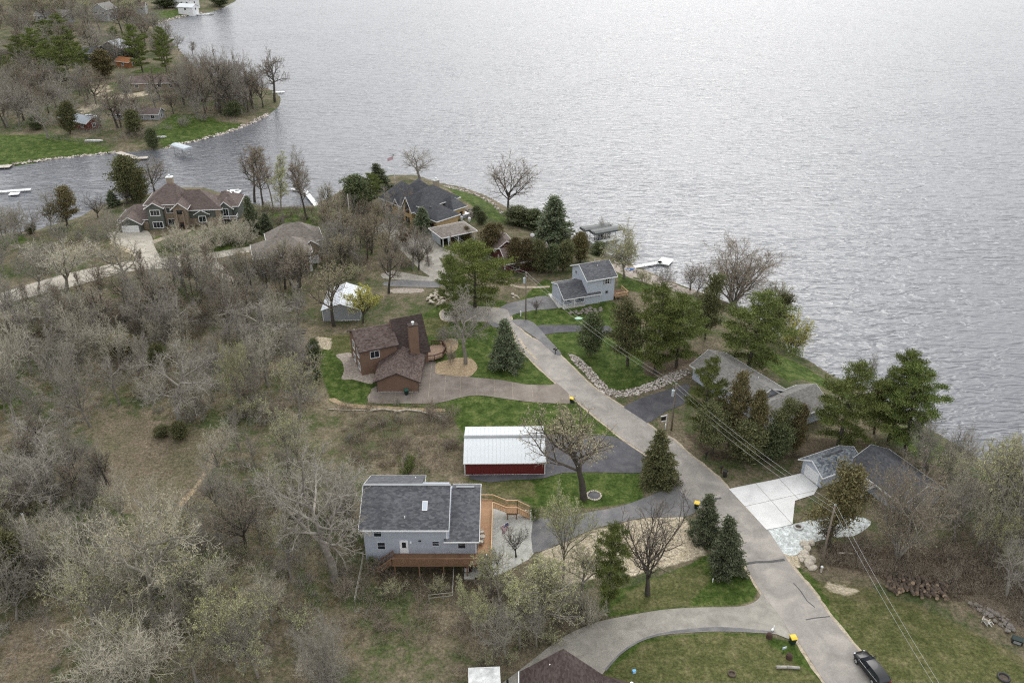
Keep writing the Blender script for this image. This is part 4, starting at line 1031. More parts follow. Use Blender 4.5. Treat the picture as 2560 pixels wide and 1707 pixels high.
# ---- black roofed house
bl = thing('black_roof_house', 'big tan brick house with black hipped roofs and steep entry gable by lake', 'house', (-19.2, 205.2, -.3), math.radians(44))
hip(bl, .4, 7.4, .4, 9.5, MZ, 3.3, 6.6, m_tan_st, m_black_sh, 3.6, 3.8, 3.6, 7.0, ov=.55)
hip(bl, 1.8, 13.6, 7.5, 15.5, MZ, 4.6, 8.6, m_tan_st, m_black_sh, 6.2, 8.2, 11.2, 11.2, ov=.55)
gable(bl, -.6, 6.2, 9.6, 13.2, MZ, 4.3, 7.3, 'x', m_tan_st, m_black_sh, ov=.4, eo=.5)
hip(bl, 8.6, 12.6, 3.6, 9.0, MZ, 3.4, 6.3, m_tan_st, m_black_sh, 10.2, 10.8, 6.4, 7.6, ov=.5)
hip(bl, .2, 9.0, 15.0, 24.0, MZ, 3.6, 8.3, m_tan_st, m_black_sh, 4.4, 4.8, 18.0, 20.5, ov=.55)
hip(bl, 6.0, 12.0, 14.5, 22.0, MZ, 4.4, 8.4, m_tan_st, m_black_sh, 8.8, 9.2, 17.5, 18.6, ov=.55)
gable(bl, -.1, 3.0, 15.6, 18.0, MZ, 3.5, 5.2, 'x', m_tan_st, m_black_sh, ov=.3, eo=.4)
window(bl, (-.6, 11.4, 4.4), 1.3, 2.6, '-x', 2, 2, m_dkwood, 'arched_window'); window(bl, (-.6, 11.4, .9), 1.5, 1.6, '-x', 2, 2, m_dkwood)
garage_door(bl, (.4, 3.0, 0), 2.6, 2.3, '-x', m_dkwood); garage_door(bl, (.4, 6.4, 0), 2.6, 2.3, '-x', m_dkwood)
window(bl, (.2, 20.0, 1.6), 1.4, 1.6, '-x', 2, 1, m_dkwood); window(bl, (.2, 22.5, 1.6), 1.4, 1.6, '-x', 2, 1, m_dkwood)
door(bl, (12.6, 4.6, 0.1), 1.0, 2.2, '+x', m_dkwood); window(bl, (11.3, 3.6, 1.6), .8, 1.3, '-y', 1, 2, m_dkwood); window(bl, (9.9, 3.6, 1.7), .6, 1.0, '-y', 1, 1, m_dkwood)
MB().box(.3, 7.5, .3, .398, MZ, .6).build('stone_base', m_stone, bl)
chimney(bl, 10.3, 12.4, 1.5, 1.0, 5, 9.0, m_beige, m_concr)
MB().box(2.0, 2.7, 4.6, 5.4, 4.9, 5.5).build('roof_vent', m_black, bl)
vent(bl, 11.4, 6.0, 5.1, .5, .09, m_trim)
# ---- carport
cp = thing('carport', 'open carport with tan-grey hipped roof and white posts below the black roof', 'carport', (-17.1, 195.2, 0), math.radians(30))
hip(cp, .3, 9.2, .3, 7.0, -.3, 2.65, 4.1, None, m_tan_sh, 2.2, 7.2, ov=.5)
wall_box(cp, .3, .5, 2.0, 6.9, -.4, 2.65, plain('weathered_white_boards', (0.42, 0.46, 0.50), (0.32, 0.35, 0.38), 1.5, .8)); wall_box(cp, .5, 9.1, 6.7, 6.9, -.4, 2.65, m_grey_steel)
for x in (.4, 1.9, 4.6, 9.0): MB().box(x - .09, x + .09, .35, .53, -.3, 2.65).build('post', m_trim, cp)
wall_box(cp, 5.0, 8.8, 2.4, 2.55, -.3, 2.6, m_grey_steel)
# ---- dark red house by the lake
rd = thing('red_house', 'dark red house with taupe roof hidden behind brown cedars', 'house', (-1.2, 179.6, 0), math.radians(19))
gable(rd, .3, 11.0, .4, 8.8, -1.2, 2.75, 4.6, 'x', m_red_sd, m_taupe_sh, ov=.45, eo=.5)
gable(rd, .3, 5.4, 8.8, 17.5, -2.5, 2.75, 4.6, 'y', m_red_sd, m_taupe_sh, ov=.45, eo=.5)
for x in (2.5, 6, 9): window(rd, (x, .4, 1.4), 1.3, 1.2, '-y', 2, 1)
for y in (2.2, 4.5, 6.8): window(rd, (.3, y, 1.3), .5, 1.6, '-x', 1, 2)
vent(rd, 7.4, 3.4, 4.2, .5, .12)
# ---- beige house behind the trees
be = thing('beige_house', 'two storey beige house with brown hipped roofs behind bare trees', 'house', (-58.2, 177.3, 0), math.radians(19))
hip(be, .3, 12.6, .4, 8.2, -1, 4.8, 7.6, m_beige, m_tan_sh, 4.0, 9.0)
hip(be, 4.0, 16.0, 6.8, 14.2, -1, 4.9, 8.6, m_beige, m_tan_sh, 8.2, 11.8)
gable(be, 11.4, 15.2, 4.6, 9.0, -1, 4.5, 5.9, 'y', m_beige, m_tan_sh, ov=.4, eo=.45)
for x in (1.6, 4.6, 7.6, 10.8):
    window(be, (x, .4, 3.7), 1.0, 1.4, '-y', 2, 1); window(be, (x, .4, 1.0), 1.0, 1.4, '-y', 2, 1)
MB().box(12.1, 12.66, .3, .5, -1, 4.8).build('corner_trim', m_trim, be)
garage_door(be, (13.5, 4.6, -.2), 2.6, 2.2, '-y')
# ---- metal shed
sh = thing('metal_shed', 'grey steel shed with mottled white metal roof among bare trees', 'shed', (-39.0, 156.6, 0), math.radians(2))
m_shroof = plain('mottled_white_roof', (0.64, 0.665, 0.70), (0.40, 0.43, 0.47), 0.7, 0.5, fine=.1)
MB().prism([(0, -.3), (7.6, -.3), (7.6, 2.6), (3.8, 4.0), (0, 2.6)], 'y', 0, 9.5).build('wall', m_grey_steel, sh)
an2 = math.atan2(1.4, 3.8); sl2 = math.hypot(4.1, 1.5)
pm2 = MB().box(0, sl2 + .05, .008, .792, 0, .05).box(0, sl2 + .05, .01, .06, .05, .09).mesh('roof_panel', m_shroof)
for k in range(13):
    o = link('roof_panel', pm2, sh); o.location = (-.3, -.4 + k * .8, 2.5); o.rotation_euler = (0, -an2, 0)
    o = link('roof_panel', pm2, sh); o.location = (7.9, .4 + k * .8, 2.5); o.rotation_euler = (0, -an2, math.pi)
MB().bar((3.8, -.4, 4.1), (3.8, 10.0, 4.1), .3, .06).build('ridge_cap', m_white_steel, sh)
MB().box(-.06, .06, -.08, .04, 0, 2.6).build('corner_trim', m_trim, sh); MB().box(3, 7.5, -.06, -.003, .05, .16).build('base_trim', m_trim, sh)
# ---- house at the bottom edge
bt = thing('brown_hip_house', 'house with dark brown hipped roof at the bottom edge beside the lower drive', 'house', (5.6, 57.5, 0), 0)
MB().box(-4.6, 4.4, -4, 8.2, -.3, 2.6).build('wall', m_beige, bt)
v = [(-5.2, -5, 2.6), (5.0, -5, 2.6), (5.0, 8.9, 2.6), (-5.2, 8.9, 2.6), (.15, 9.3, 5.55), (.15, -5, 5.55), (-5.2, 8.6, 2.75), (5.0, 8.0, 2.75)]
MB().add([(-5.1, -5, 2.6), (4.6, -5, 2.6), (4.6, 8.3, 2.6), (.15, 9.35, 5.4), (-4.75, 8.7, 2.6), (.15, -5, 5.4), (-5.1, -5, 2.75), (4.6, -5, 2.75), (4.6, 8.3, 2.75), (-4.75, 8.7, 2.75), (.15, 9.5, 5.55), (.15, -5, 5.55)],
         [(6, 11, 10, 9), (11, 7, 8, 10), (9, 10, 8, 2, 4), (0, 6, 9, 4), (1, 2, 8, 7), (0, 4, 2, 1)]).build('roof', m_dkbrown_sh, bt)
MB().add([(4.62, -5, 2.55), (8.6, -5, 2.55), (7.7, 7.2, 2.55), (4.62, 8.25, 2.55), (4.62, -5, 2.72), (8.6, -5, 2.72), (7.7, 7.2, 2.72), (4.62, 8.25, 2.72)], [(3, 2, 1, 0), (4, 5, 6, 7), (0, 1, 5, 4), (1, 2, 6, 5), (2, 3, 7, 6), (3, 0, 4, 7)]).build('roof', m_dkbrown_sh, bt)
MB().box(4.9, 7.2, -4, 6.4, -.3, 2.5).build('wall', m_beige, bt)
MB().bar((-4.95, -5, 2.72), (-4.85, 8.7, 2.72), .1, .2).build('gutter', m_trim, bt)
vent(bt, -1.4, 8.0, 4.5, .3, .06, m_trim); MB().cyl((7.7, 7.0, 2.6), (7.7, 7.0, 2.95), .2, .2, 10).build('roof_vent', m_trim, bt)

# ---- houses of the far shore
def small_house(name, label, cat, loc, deg, w, d, zw, zr, wall_mat, roof_mat, wins=2, trim=m_trim, axis='x'):
    h = thing(name, label, cat, loc, math.radians(deg))
    gable(h, 0, w, 0, d, -3, zw, zr, axis, wall_mat, roof_mat, ov=.4, eo=.5, trim=trim)
    for k in range(wins):
        window(h, (w * (k + .5) / wins, 0, zw * .55), min(1.4, w / wins * .5), 1.3, '-y', 2, 1, bw=.14)
    window(h, (w, d * .5, zw * .55), 1.2, 1.3, '+x', 2, 1, bw=.14)
    return h
m_boat_red = siding('boathouse_red', (0.16, 0.045, 0.035), (0.12, 0.035, 0.028))
m_gray_sd = siding('grey_siding', (0.33, 0.34, 0.35), (0.27, 0.28, 0.29))
m_metal_bl = plain('blue_grey_metal_roof', (0.30, 0.34, 0.38), (0.24, 0.27, 0.31), .8, .5)
g_ = Vector((-168.5, 318.0, -1.6))
small_house('red_boathouse', 'red gabled boathouse with blue-grey roof across the inlet', 'boathouse', g_, -32, 16.5, 5.6, 2.6, 4.2, m_boat_red, m_metal_bl, 3)
small_house('grey_cottage', 'small grey cottage with long brown roof facing the far lawn', 'cottage', (-151.5, 325.0, -1.8), -3, 17.5, 5.4, 2.4, 4.0, m_gray_sd, m_taupe_sh, 4)
small_house('dark_blue_house', 'dark blue house with grey gables among the far pines', 'house', (-204, 440.0, -1.5), -20, 12, 9, 6.0, 9.0, m_navy, m_metal_bl, 2, axis='y')
small_house('blue_house_wing', 'lower dark blue house beside the far dark blue gables', 'house', (-213.5, 438.5, -1.5), 8, 8.5, 7, 3.4, 5.4, m_navy, m_slate, 1)
small_house('orange_outbuilding', 'rust orange outbuilding in front of the dark blue house', 'outbuilding', (-190.5, 424, -1.5), -25, 8.5, 5, 2.6, 4.0, m_terra, m_terra, 1)
small_house('long_brown_house', 'low house with dull brown roof on the crest of the far peninsula', 'house', (-163.0, 372, -1.2), 6, 19, 8, 2.8, 4.8, m_beige, m_taupe_sh, 4)
small_house('long_grey_house', 'long dark grey house far back at the top', 'house', (-292, 553, 0), -8, 20, 9, 3.2, 6.0, m_gray_sd, m_grey_sh, 4)
small_house('grey_tall_house', 'tall grey house with white gable far back at the top', 'house', (-262, 566, 0), -20, 11, 9, 5.4, 8.4, m_gray_sd, m_grey_sh, 2, axis='y')
small_house('white_lakefront_house', 'white lakefront house with tan gable at the top near cove', 'house', (-231, 622, -1), -20, 13, 10, 5.0, 8.0, m_trim, m_tan_sh, 3, axis='y')
small_house('white_garage', 'white garage with pale roof at the far cove shore', 'garage', (-222, 603, -1.5), -15, 11, 7, 3.0, 4.6, m_trim, m_white_steel, 1)
small_house('white_far_house', 'white house at the top left edge', 'house', (-360, 572, 0), 4, 15, 8, 3.4, 5.6, m_trim, m_gray_sd, 3)
small_house('brown_far_house', 'brown roofed house in the far neighbourhood, beside the round evergreen', 'house', (-247, 590, 0), 8, 8, 7, 3.2, 5.2, m_gray_sd, m_taupe_sh, 2)
small_house('tan_far_house', 'tan house at the top beyond the long grey house', 'house', (-300, 640, 0), 5, 16, 9, 3.4, 6.0, m_beige, m_tan_sh, 3)
small_house('terracotta_house', 'low house with reddish roof near the tip of the far peninsula', 'house', (-122, 356, -1.8), 6, 12, 6, 2.4, 3.8, m_beige, m_terra, 2)
# ------------------------------------------------------------------ trees: prototypes
def nrm(a):
    return a / (np.linalg.norm(a, axis=-1, keepdims=True) + 1e-9)
class Plant:
    """collects branch tubes, twig spikes and leaf blades of one tree"""
    def __init__(s, seed):
        s.rng = np.random.default_rng(seed)
        s.wood = ([], [], []); s.crown = ([], [], [])
        s.nv = [0, 0]
    def put(s, which, verts, quads=None, tris=None):
        g = s.wood if which == 0 else s.crown
        b = s.nv[which]
        g[0].append(verts)
        if quads is not None and len(quads): g[1].append(quads + b)
        if tris is not None and len(tris): g[2].append(tris + b)
        s.nv[which] += len(verts)
    def grow(s, P, D, L, K, curl, trop):
        """N branches from points P along D, K steps each -> (N, K+1, 3)"""
        pts = [P]; d = nrm(D)
        for k in range(K):
            d = nrm(d + s.rng.normal(0, curl, d.shape) + np.array([0, 0, 1.0]) * trop)
            P = P + d * (L / K)[:, None]
            pts.append(P)
        return np.stack(pts, 1)
    def tubes(s, which, pts, r0, r1, sides):
        N, K1, _ = pts.shape
        d = nrm(pts[:, -1] - pts[:, 0])
        ref = np.where(np.abs(d[:, 2:3]) > 0.9, np.array([[1.0, 0, 0]]), np.array([[0, 0, 1.0]]))
        a = nrm(np.cross(d, ref)); b = np.cross(d, a)
        t = np.linspace(0, 1, K1)[None, :]
        r = (r0[:, None] * (1 - t) + r1[:, None] * t)
        an = np.arange(sides) * 2 * math.pi / sides
        off = a[:, None, :] * np.cos(an)[None, :, None] + b[:, None, :] * np.sin(an)[None, :, None]
        v = pts[:, :, None, :] + off[:, None] * r[:, :, None, None]
        base = (np.arange(N) * K1 * sides)[:, None, None]
        k = (np.arange(K1 - 1) * sides)[None, :, None]; j = np.arange(sides)[None, None, :]
        q = np.stack([base + k + j, base + k + (j + 1) % sides, base + k + sides + (j + 1) % sides, base + k + sides + j], -1).reshape(-1, 4)
        s.put(which, v.reshape(-1, 3), quads=q)
    def spikes(s, which, P, D, L, r):
        d = nrm(D); N = len(P)
        ref = nrm(s.rng.normal(size=(N, 3))); a = nrm(np.cross(d, ref)); b = np.cross(d, a)
        v = np.stack([P + a * r[:, None], P - a * r[:, None] * 0.5 + b * r[:, None] * 0.87, P - a * r[:, None] * 0.5 - b * r[:, None] * 0.87, P + d * L[:, None]], 1)
        i = (np.arange(N) * 4)[:, None]
        t = np.stack([i + np.array([[0, 1, 3]]), i + np.array([[1, 2, 3]]), i + np.array([[2, 0, 3]])], 1).reshape(-1, 3)
        s.put(which, v.reshape(-1, 3), tris=t)
    def blades(s, P, D, L, w):
        """needle sprays / leaves: kite-shaped pairs of triangles with a fold"""
        d = nrm(D); N = len(P)
        ref = nrm(s.rng.normal(size=(N, 3))); a = nrm(np.cross(d, ref)); c = np.cross(d, a)
        m = P + d * (L * 0.55)[:, None]
        v = np.stack([P, m + a * w[:, None] + c * w[:, None] * 0.35, P + d * L[:, None], m - a * w[:, None] + c * w[:, None] * 0.35], 1)
        i = (np.arange(N) * 4)[:, None]
        t = np.stack([i + np.array([[0, 1, 2]]), i + np.array([[0, 2, 3]])], 1).reshape(-1, 3)
        s.put(1, v.reshape(-1, 3), tris=t)
    def kids(s, pts, L, n, t0, ang, dang, ratio, shape=0.4, up=0.0):
        """n side branches per branch: start points, directions, lengths, parameter t"""
        N, K1, _ = pts.shape
        t = (t0 + (1 - t0) * (np.arange(n)[None, :] + s.rng.random((N, n))) / n)
        f = t * (K1 - 1); i = np.minimum(f.astype(int), K1 - 2); u = (f - i)[..., None]
        ar = np.arange(N)[:, None]
        p = pts[ar, i] * (1 - u) + pts[ar, i + 1] * u
        d = nrm(pts[ar, i + 1] - pts[ar, i])
        az = (np.arange(n) * 2.39996)[None, :] + s.rng.random((N, 1)) * 6.28 + s.rng.normal(0, 0.35, (N, n))
        ref = np.where(np.abs(d[..., 2:3]) > 0.9, np.array([1.0, 0, 0]), np.array([0, 0, 1.0]))
        a = nrm(np.cross(d, ref)); b = np.cross(d, a)
        side = a * np.cos(az)[..., None] + b * np.sin(az)[..., None]
        th = np.radians(ang + s.rng.normal(0, dang, (N, n)))[..., None]
        nd = nrm(d * np.cos(th) + side * np.sin(th) + np.array([0, 0, up]))
        ln = L[:, None] * ratio * (1 - shape * t) * s.rng.uniform(0.7, 1.25, (N, n))
        return p.reshape(-1, 3), nd.reshape(-1, 3), ln.reshape(-1), t.reshape(-1)
    def finish(s, key, wood_mat, crown_mat):
        V = np.concatenate([np.concatenate(g[0]) for g in (s.wood, s.crown) if g[0]])
        zt = np.percentile(V[:, 2], 99.7); rr = np.percentile(np.hypot(V[:, 0], V[:, 1]), 96)
        out = []
        for nm, g, mt in (('trunk', s.wood, wood_mat), ('crown', s.crown, crown_mat)):
            q = np.concatenate(g[1]) if g[1] else np.zeros((0, 4), int)
            t = np.concatenate(g[2]) if g[2] else np.zeros((0, 3), int)
            out.append(arrays_mesh(key + '_' + nm, np.concatenate(g[0]), q, t, mt, 1 if len(mt) > 1 else 0))
        return dict(trunk=out[0], crown=out[1], h=zt, w=2 * rr)

def bare(key, seed, h, form, wood_mat, twig_mat, leaf_mat=None, nleaf=0, leaf=0.12, dense=1.0):
    s = Plant(seed); R = s.rng
    z0 = np.zeros((1, 3)); upv = np.array([[R.normal(0, .05), R.normal(0, .05), 1.0]])
    one = np.ones(1)
    if form == 'oak':
        Lt = h * 0.62; tr = s.grow(z0, upv, one * Lt, 7, 0.10, 0.05); r0 = h * 0.026
        p, d, l, t = s.kids(tr, one * Lt, 11, 0.42, 56, 12, 0.85, 0.35, 0.1); K1, c1, tp = 6, 0.17, 0.07
        n2, n3, n4 = 8, 7, int(6 * dense + .5)
    elif form == 'vase':
        Lt = h * 0.34; tr = s.grow(z0, upv, one * Lt, 4, 0.05, 0.05); r0 = h * 0.024
        p, d, l, t = s.kids(tr, one * h, 9, 0.55, 36, 12, 0.72, 0.15, 0.25); K1, c1, tp = 7, 0.12, 0.06
        n2, n3, n4 = 9, 7, int(6 * dense + .5)
    elif form == 'pole':
        Lt = h * 0.95; tr = s.grow(z0, upv, one * Lt, 9, 0.05, 0.06); r0 = h * 0.014
        p, d, l, t = s.kids(tr, one * h, 20, 0.35, 42, 12, 0.34, 0.5, 0.15); K1, c1, tp = 5, 0.12, 0.08
        n2, n3, n4 = 7, 6, int(6 * dense)
    elif form == 'weep':
        Lt = h * 0.4; tr = s.grow(z0, upv, one * Lt, 4, 0.06, 0.05); r0 = h * 0.028
        p, d, l, t = s.kids(tr, one * h, 11, 0.5, 44, 14, 0.72, 0.15, 0.2); K1, c1, tp = 7, 0.10, -0.01
        n2, n3, n4 = 11, 9, int(7 * dense)
    else:                                   # 'multi': many stems from the ground
        tr = None; n = 11; az = np.arange(n) * 2.4
        p = np.stack([np.cos(az) * .25, np.sin(az) * .25, az * 0], -1)
        sp_ = R.uniform(0.15, 0.75, n)
        d = np.stack([np.cos(az) * sp_, np.sin(az) * sp_, np.ones(n)], -1)
        l = h * R.uniform(0.75, 1.05, n); t = np.zeros(n); r0 = h * 0.016; K1, c1, tp = 6, 0.12, 0.03
        n2, n3, n4 = 11, 8, int(7 * dense)
    if tr is not None:
        s.tubes(0, tr, one * r0 * 1.15, one * r0 * (0.3 if form != 'pole' else 0.1), 8)
    rb = r0 * (0.62 if form in ('oak', 'vase', 'weep') else 0.42) * (1 - 0.45 * t) if form != 'multi' else np.full(len(p), r0)
    b1 = s.grow(p, d, l, K1, c1, tp)
    s.tubes(0, b1, rb, rb * 0.18, 6)
    p2, d2, l2, t2 = s.kids(b1, l, n2, 0.18, 48, 13, 0.52, 0.45, 0.12 if form != 'weep' else -0.02)
    r2 = np.repeat(rb, n2) * (1 - 0.8 * t2) * 0.55 + 0.014
    b2 = s.grow(p2, d2, l2, 4, 0.16, 0.05 if form != 'weep' else -0.05)
    s.tubes(0, b2, r2, r2 * 0.3 + 0.004, 4)
    p3, d3, l3, t3 = s.kids(b2, l2, n3, 0.12, 46, 14, 0.55, 0.4, 0.1 if form != 'weep' else -0.15)
    b3 = s.grow(p3, d3, l3, 2, 0.16, 0.04 if form != 'weep' else -0.25)
    r3 = np.full(len(p3), 0.02)
    s.tubes(1, b3, r3, r3 * 0.55, 3)
    p4, d4, l4, t4 = s.kids(b3, l3, n4, 0.1, 44, 15, 0.62, 0.3, 0.08 if form != 'weep' else -0.2)
    l4 = np.maximum(l4, 0.25)
    s.spikes(1, p4, d4, l4, np.full(len(p4), 0.0145))
    mats = [twig_mat]
    if leaf_mat:
        mats.append(leaf_mat)
        # twigs go in as quads so that leaves alone are triangles of the second slot
        s.crown[2].clear()
        i0 = s.nv[1] - len(p4) * 4; i = (np.arange(len(p4)) * 4 + i0)[:, None]
        s.crown[1].append(i + np.array([[0, 1, 3, 2]]))
        k = R.integers(0, len(p4), nleaf)
        u = R.random(nleaf)[:, None]
        s.blades(p4[k] + nrm(d4[k]) * l4[k][:, None] * u, R.normal(size=(nleaf, 3)) + np.array([0, 0, .4]), R.uniform(.7, 1.3, nleaf) * leaf, R.uniform(.35, .5, nleaf) * leaf)
    return s.finish(key, [wood_mat], mats)

def conifer(key, seed, h, w, form, wood_mat, leaf_mat):
    s = Plant(seed); R = s.rng
    one = np.ones(1)
    tr = s.grow(np.zeros((1, 3)), np.array([[R.normal(0, .03), R.normal(0, .03), 1.0]]), one * h * 0.97, 8, 0.02, 0.04)
    s.tubes(0, tr, one * h * 0.02, one * 0.02, 7)
    if form == 'pine':
        n = 54; t0 = 0.14
        t = t0 + (1 - t0) * ((np.arange(n) // 6 * 6 + R.random(n) * 1.2) / n) ** 0.95; t = np.clip(t, t0, .99)
        prof = np.minimum(1, (1.03 - t) * 2.1) ** 0.8 * np.clip(0.55 + (t - t0) * 2.2, 0, 1)
        ln = w / 2 * prof * R.uniform(0.5, 1.25, n); el = np.radians(4 + 34 * t ** 2 + R.normal(0, 7, n))
    elif form == 'spruce':
        n = 150; t0 = 0.04
        t = t0 + (1 - t0) * (np.arange(n) + R.random(n)) / n
        t = np.clip(np.round(t * 17) / 17 + R.normal(0, .008, n), t0, .99)
        ln = w / 2 * np.clip((1.02 - t) ** 0.85, .02, 1) * R.uniform(0.62, 1.2, n); el = np.radians(-14 + 45 * t ** 2.5 + R.normal(0, 5, n))
    elif form == 'loose':                    # open old cedar: few ragged boughs
        n = 58; t0 = 0.14
        t = t0 + (1 - t0) * (np.arange(n) + R.random(n)) / n
        ln = w / 2 * np.sin(np.pi * np.clip(t * 0.8 + 0.2, 0, 1)) ** 0.6 * R.uniform(0.35, 1.25, n); el = np.radians(18 + 36 * t + R.normal(0, 14, n))
    else:                                    # cedar / juniper: dense, upswept
        n = 120; t0 = 0.05
        t = t0 + (1 - t0) * (np.arange(n) + R.random(n)) / n
        prof = np.sin(np.pi * np.clip(t * 0.86 + 0.16, 0, 1)) ** 0.75
        ln = w / 2 * prof * R.uniform(0.42, 1.28, n); el = np.radians(26 + 30 * t + R.normal(0, 13, n))
    az = np.arange(n) * 2.39996 + R.normal(0, 0.4, n)
    k = t * 8 / 0.97 * 0.97; i = np.minimum(k.astype(int), 7); u = (k - i)[:, None]
    P = tr[0][i] * (1 - u) + tr[0][i + 1] * u
    D = np.stack([np.cos(az) * np.cos(el), np.sin(az) * np.cos(el), np.sin(el)], -1)
    br = s.grow(P, D, ln, 4, 0.07, 0.03 if form == 'pine' else 0.02 if form == 'spruce' else 0.1)
    s.tubes(0, br, 0.02 + ln * 0.008, np.full(n, 0.01), 4)
    # foliage clusters along the branches
    if form == 'pine': per, start, cl, bl, bw, nb = 4.8, 0.24, 0.29, 0.34, 0.040, 34
    elif form == 'spruce': per, start, cl, bl, bw, nb = 5.0, 0.15, 0.20, 0.34, 0.07, 15
    elif form == 'loose': per, start, cl, bl, bw, nb = 4.0, 0.3, 0.30, 0.30, 0.055, 22
    else: per, start, cl, bl, bw, nb = 4.0, 0.2, 0.30, 0.34, 0.06, 17
    m = np.maximum(2, (ln * per).astype(int))
    bi = np.repeat(np.arange(n), m)
    f = start + (1 - start) * R.random(len(bi)) ** 0.8
    kk = f * 4; ii = np.minimum(kk.astype(int), 3); uu = (kk - ii)[:, None]
    C = br[bi, ii] * (1 - uu) + br[bi, ii + 1] * uu
    out = nrm(br[bi, ii + 1] - br[bi, ii])
    spread_ = (1 - f)[:, None] * 0.9 + 0.35
    lat = nrm(np.cross(out, np.array([0, 0, 1.0])))
    C = C + lat * R.normal(0, 1, (len(bi), 1)) * ln[bi][:, None] * 0.16 * spread_
    C = C + R.normal(0, cl * .5, C.shape) * np.array([1, 1, .25 if form == 'pine' else .5])
    B = np.repeat(C, nb, 0); O = np.repeat(out, nb, 0); N = len(B)
    rnd = R.normal(size=(N, 3))
    if form == 'pine': dr = rnd * .8 + O * .35 + np.array([0, 0, .75])
    elif form == 'loose': dr = rnd * .7 + O * .5 + np.array([0, 0, .45])
    elif form == 'spruce': dr = rnd * .55 + O * .8 + np.array([0, 0, -.18])
    else: dr = rnd * .6 + O * .45 + np.array([0, 0, .7])
    B = B + R.normal(0, cl, (N, 3)) * np.array([1, 1, .3 if form == 'pine' else .55])
    s.blades(B, dr, R.uniform(.65, 1.25, N) * bl, np.full(N, bw))
    return s.finish(key, [wood_mat], [leaf_mat])

def brush(key, seed, h, wood_mat, twig_mat, leaf_mat=None, nleaf=0, leaf=0.1, stems=20, dense=1.0):
    s = Plant(seed); R = s.rng
    az = R.random(stems) * 6.28; rr = R.random(stems) ** .5 * h * .35
    P = np.stack([np.cos(az) * rr, np.sin(az) * rr, az * 0 - .1], -1)
    sp_ = R.uniform(0, .8, stems)
    D = np.stack([np.cos(az) * sp_, np.sin(az) * sp_, np.ones(stems)], -1) + R.normal(0, .15, (stems, 3))
    l = h * R.uniform(.6, 1.1, stems)
    b1 = s.grow(P, D, l, 4, .14, .02)
    r = np.full(stems, .012 + .006 * h)
    s.tubes(0, b1, r, r * .35, 4)
    p2, d2, l2, t2 = s.kids(b1, l, 9, .2, 42, 14, .42, .4, .1)
    b2 = s.grow(p2, d2, l2, 2, .16, .05)
    r2 = np.full(len(p2), .014); s.tubes(1, b2, r2, r2 * .5, 3)
    p3, d3, l3, t3 = s.kids(b2, l2, int(9 * dense), .1, 44, 16, .6, .3, .05)
    i0 = s.nv[1]
    s.spikes(1, p3, d3, np.maximum(l3, .2), np.full(len(p3), .016))
    mats = [twig_mat]
    if leaf_mat:
        mats.append(leaf_mat); s.crown[2].clear()
        i = (np.arange(len(p3)) * 4 + i0)[:, None]
        s.crown[1].append(i + np.array([[0, 1, 3, 2]]))
        k = R.integers(0, len(p3), nleaf)
        s.blades(p3[k] + nrm(d3[k]) * l3[k][:, None] * R.random(nleaf)[:, None], R.normal(size=(nleaf, 3)) + np.array([0, 0, .4]), R.uniform(.7, 1.3, nleaf) * leaf, R.uniform(.35, .5, nleaf) * leaf)
    return s.finish(key, [wood_mat], mats)

w_grey = bark('grey_bark', (0.13, 0.118, 0.10), (0.31, 0.285, 0.25), (0.22, 0.205, 0.18))
w_dark = bark('dark_bark', (0.042, 0.036, 0.030), (0.112, 0.098, 0.083), (0.075, 0.065, 0.055))
w_pale = bark('pale_bark', (0.15, 0.14, 0.115), (0.36, 0.335, 0.285), (0.26, 0.245, 0.205))
t_grey = bark('grey_twigs', (0.18, 0.168, 0.142), (0.35, 0.325, 0.28), (0.27, 0.255, 0.222))
t_brown = bark('brown_twigs', (0.155, 0.13, 0.10), (0.31, 0.262, 0.205), (0.235, 0.205, 0.165))
t_pale = bark('pale_twigs', (0.30, 0.28, 0.215), (0.50, 0.47, 0.38), (0.42, 0.39, 0.31))
t_dark = bark('dark_twigs', (0.085, 0.075, 0.062), (0.19, 0.165, 0.135), (0.14, 0.122, 0.10))
l_bud = foliage('yellow_green_buds', (0.22, 0.23, 0.09), (0.36, 0.37, 0.165), (0.52, 0.52, 0.28))
l_cream = foliage('cream_buds', (0.213, 0.194, 0.112), (0.338, 0.312, 0.188), (0.475, 0.438, 0.275))
l_yell = foliage('fresh_yellow_leaves', (0.28, 0.29, 0.05), (0.44, 0.43, 0.09), (0.58, 0.55, 0.18))
l_rust = foliage('rust_leaves', (0.094, 0.056, 0.019), (0.156, 0.100, 0.035), (0.225, 0.150, 0.062))
l_pine = foliage('pine_needles', (0.046, 0.064, 0.018), (0.112, 0.146, 0.040), (0.215, 0.25, 0.080))
l_pineb = foliage('bright_pine_needles', (0.062, 0.088, 0.020), (0.142, 0.19, 0.046), (0.26, 0.31, 0.092))
l_spruce = foliage('spruce_needles', (0.041, 0.054, 0.029), (0.090, 0.111, 0.061), (0.181, 0.203, 0.121))
l_cedar = foliage('cedar_sprays', (0.044, 0.052, 0.022), (0.107, 0.112, 0.049), (0.195, 0.192, 0.091))
l_rcedar = foliage('winter_brown_cedar_sprays', (0.050, 0.046, 0.021), (0.119, 0.103, 0.047), (0.217, 0.183, 0.090))
l_dcedar = foliage('dark_evergreen_sprays', (0.032, 0.046, 0.021), (0.084, 0.103, 0.047), (0.170, 0.191, 0.092))
l_bush = foliage('green_bush_leaves', (0.056, 0.080, 0.019), (0.112, 0.152, 0.035), (0.200, 0.240, 0.072))
PROTO = {}
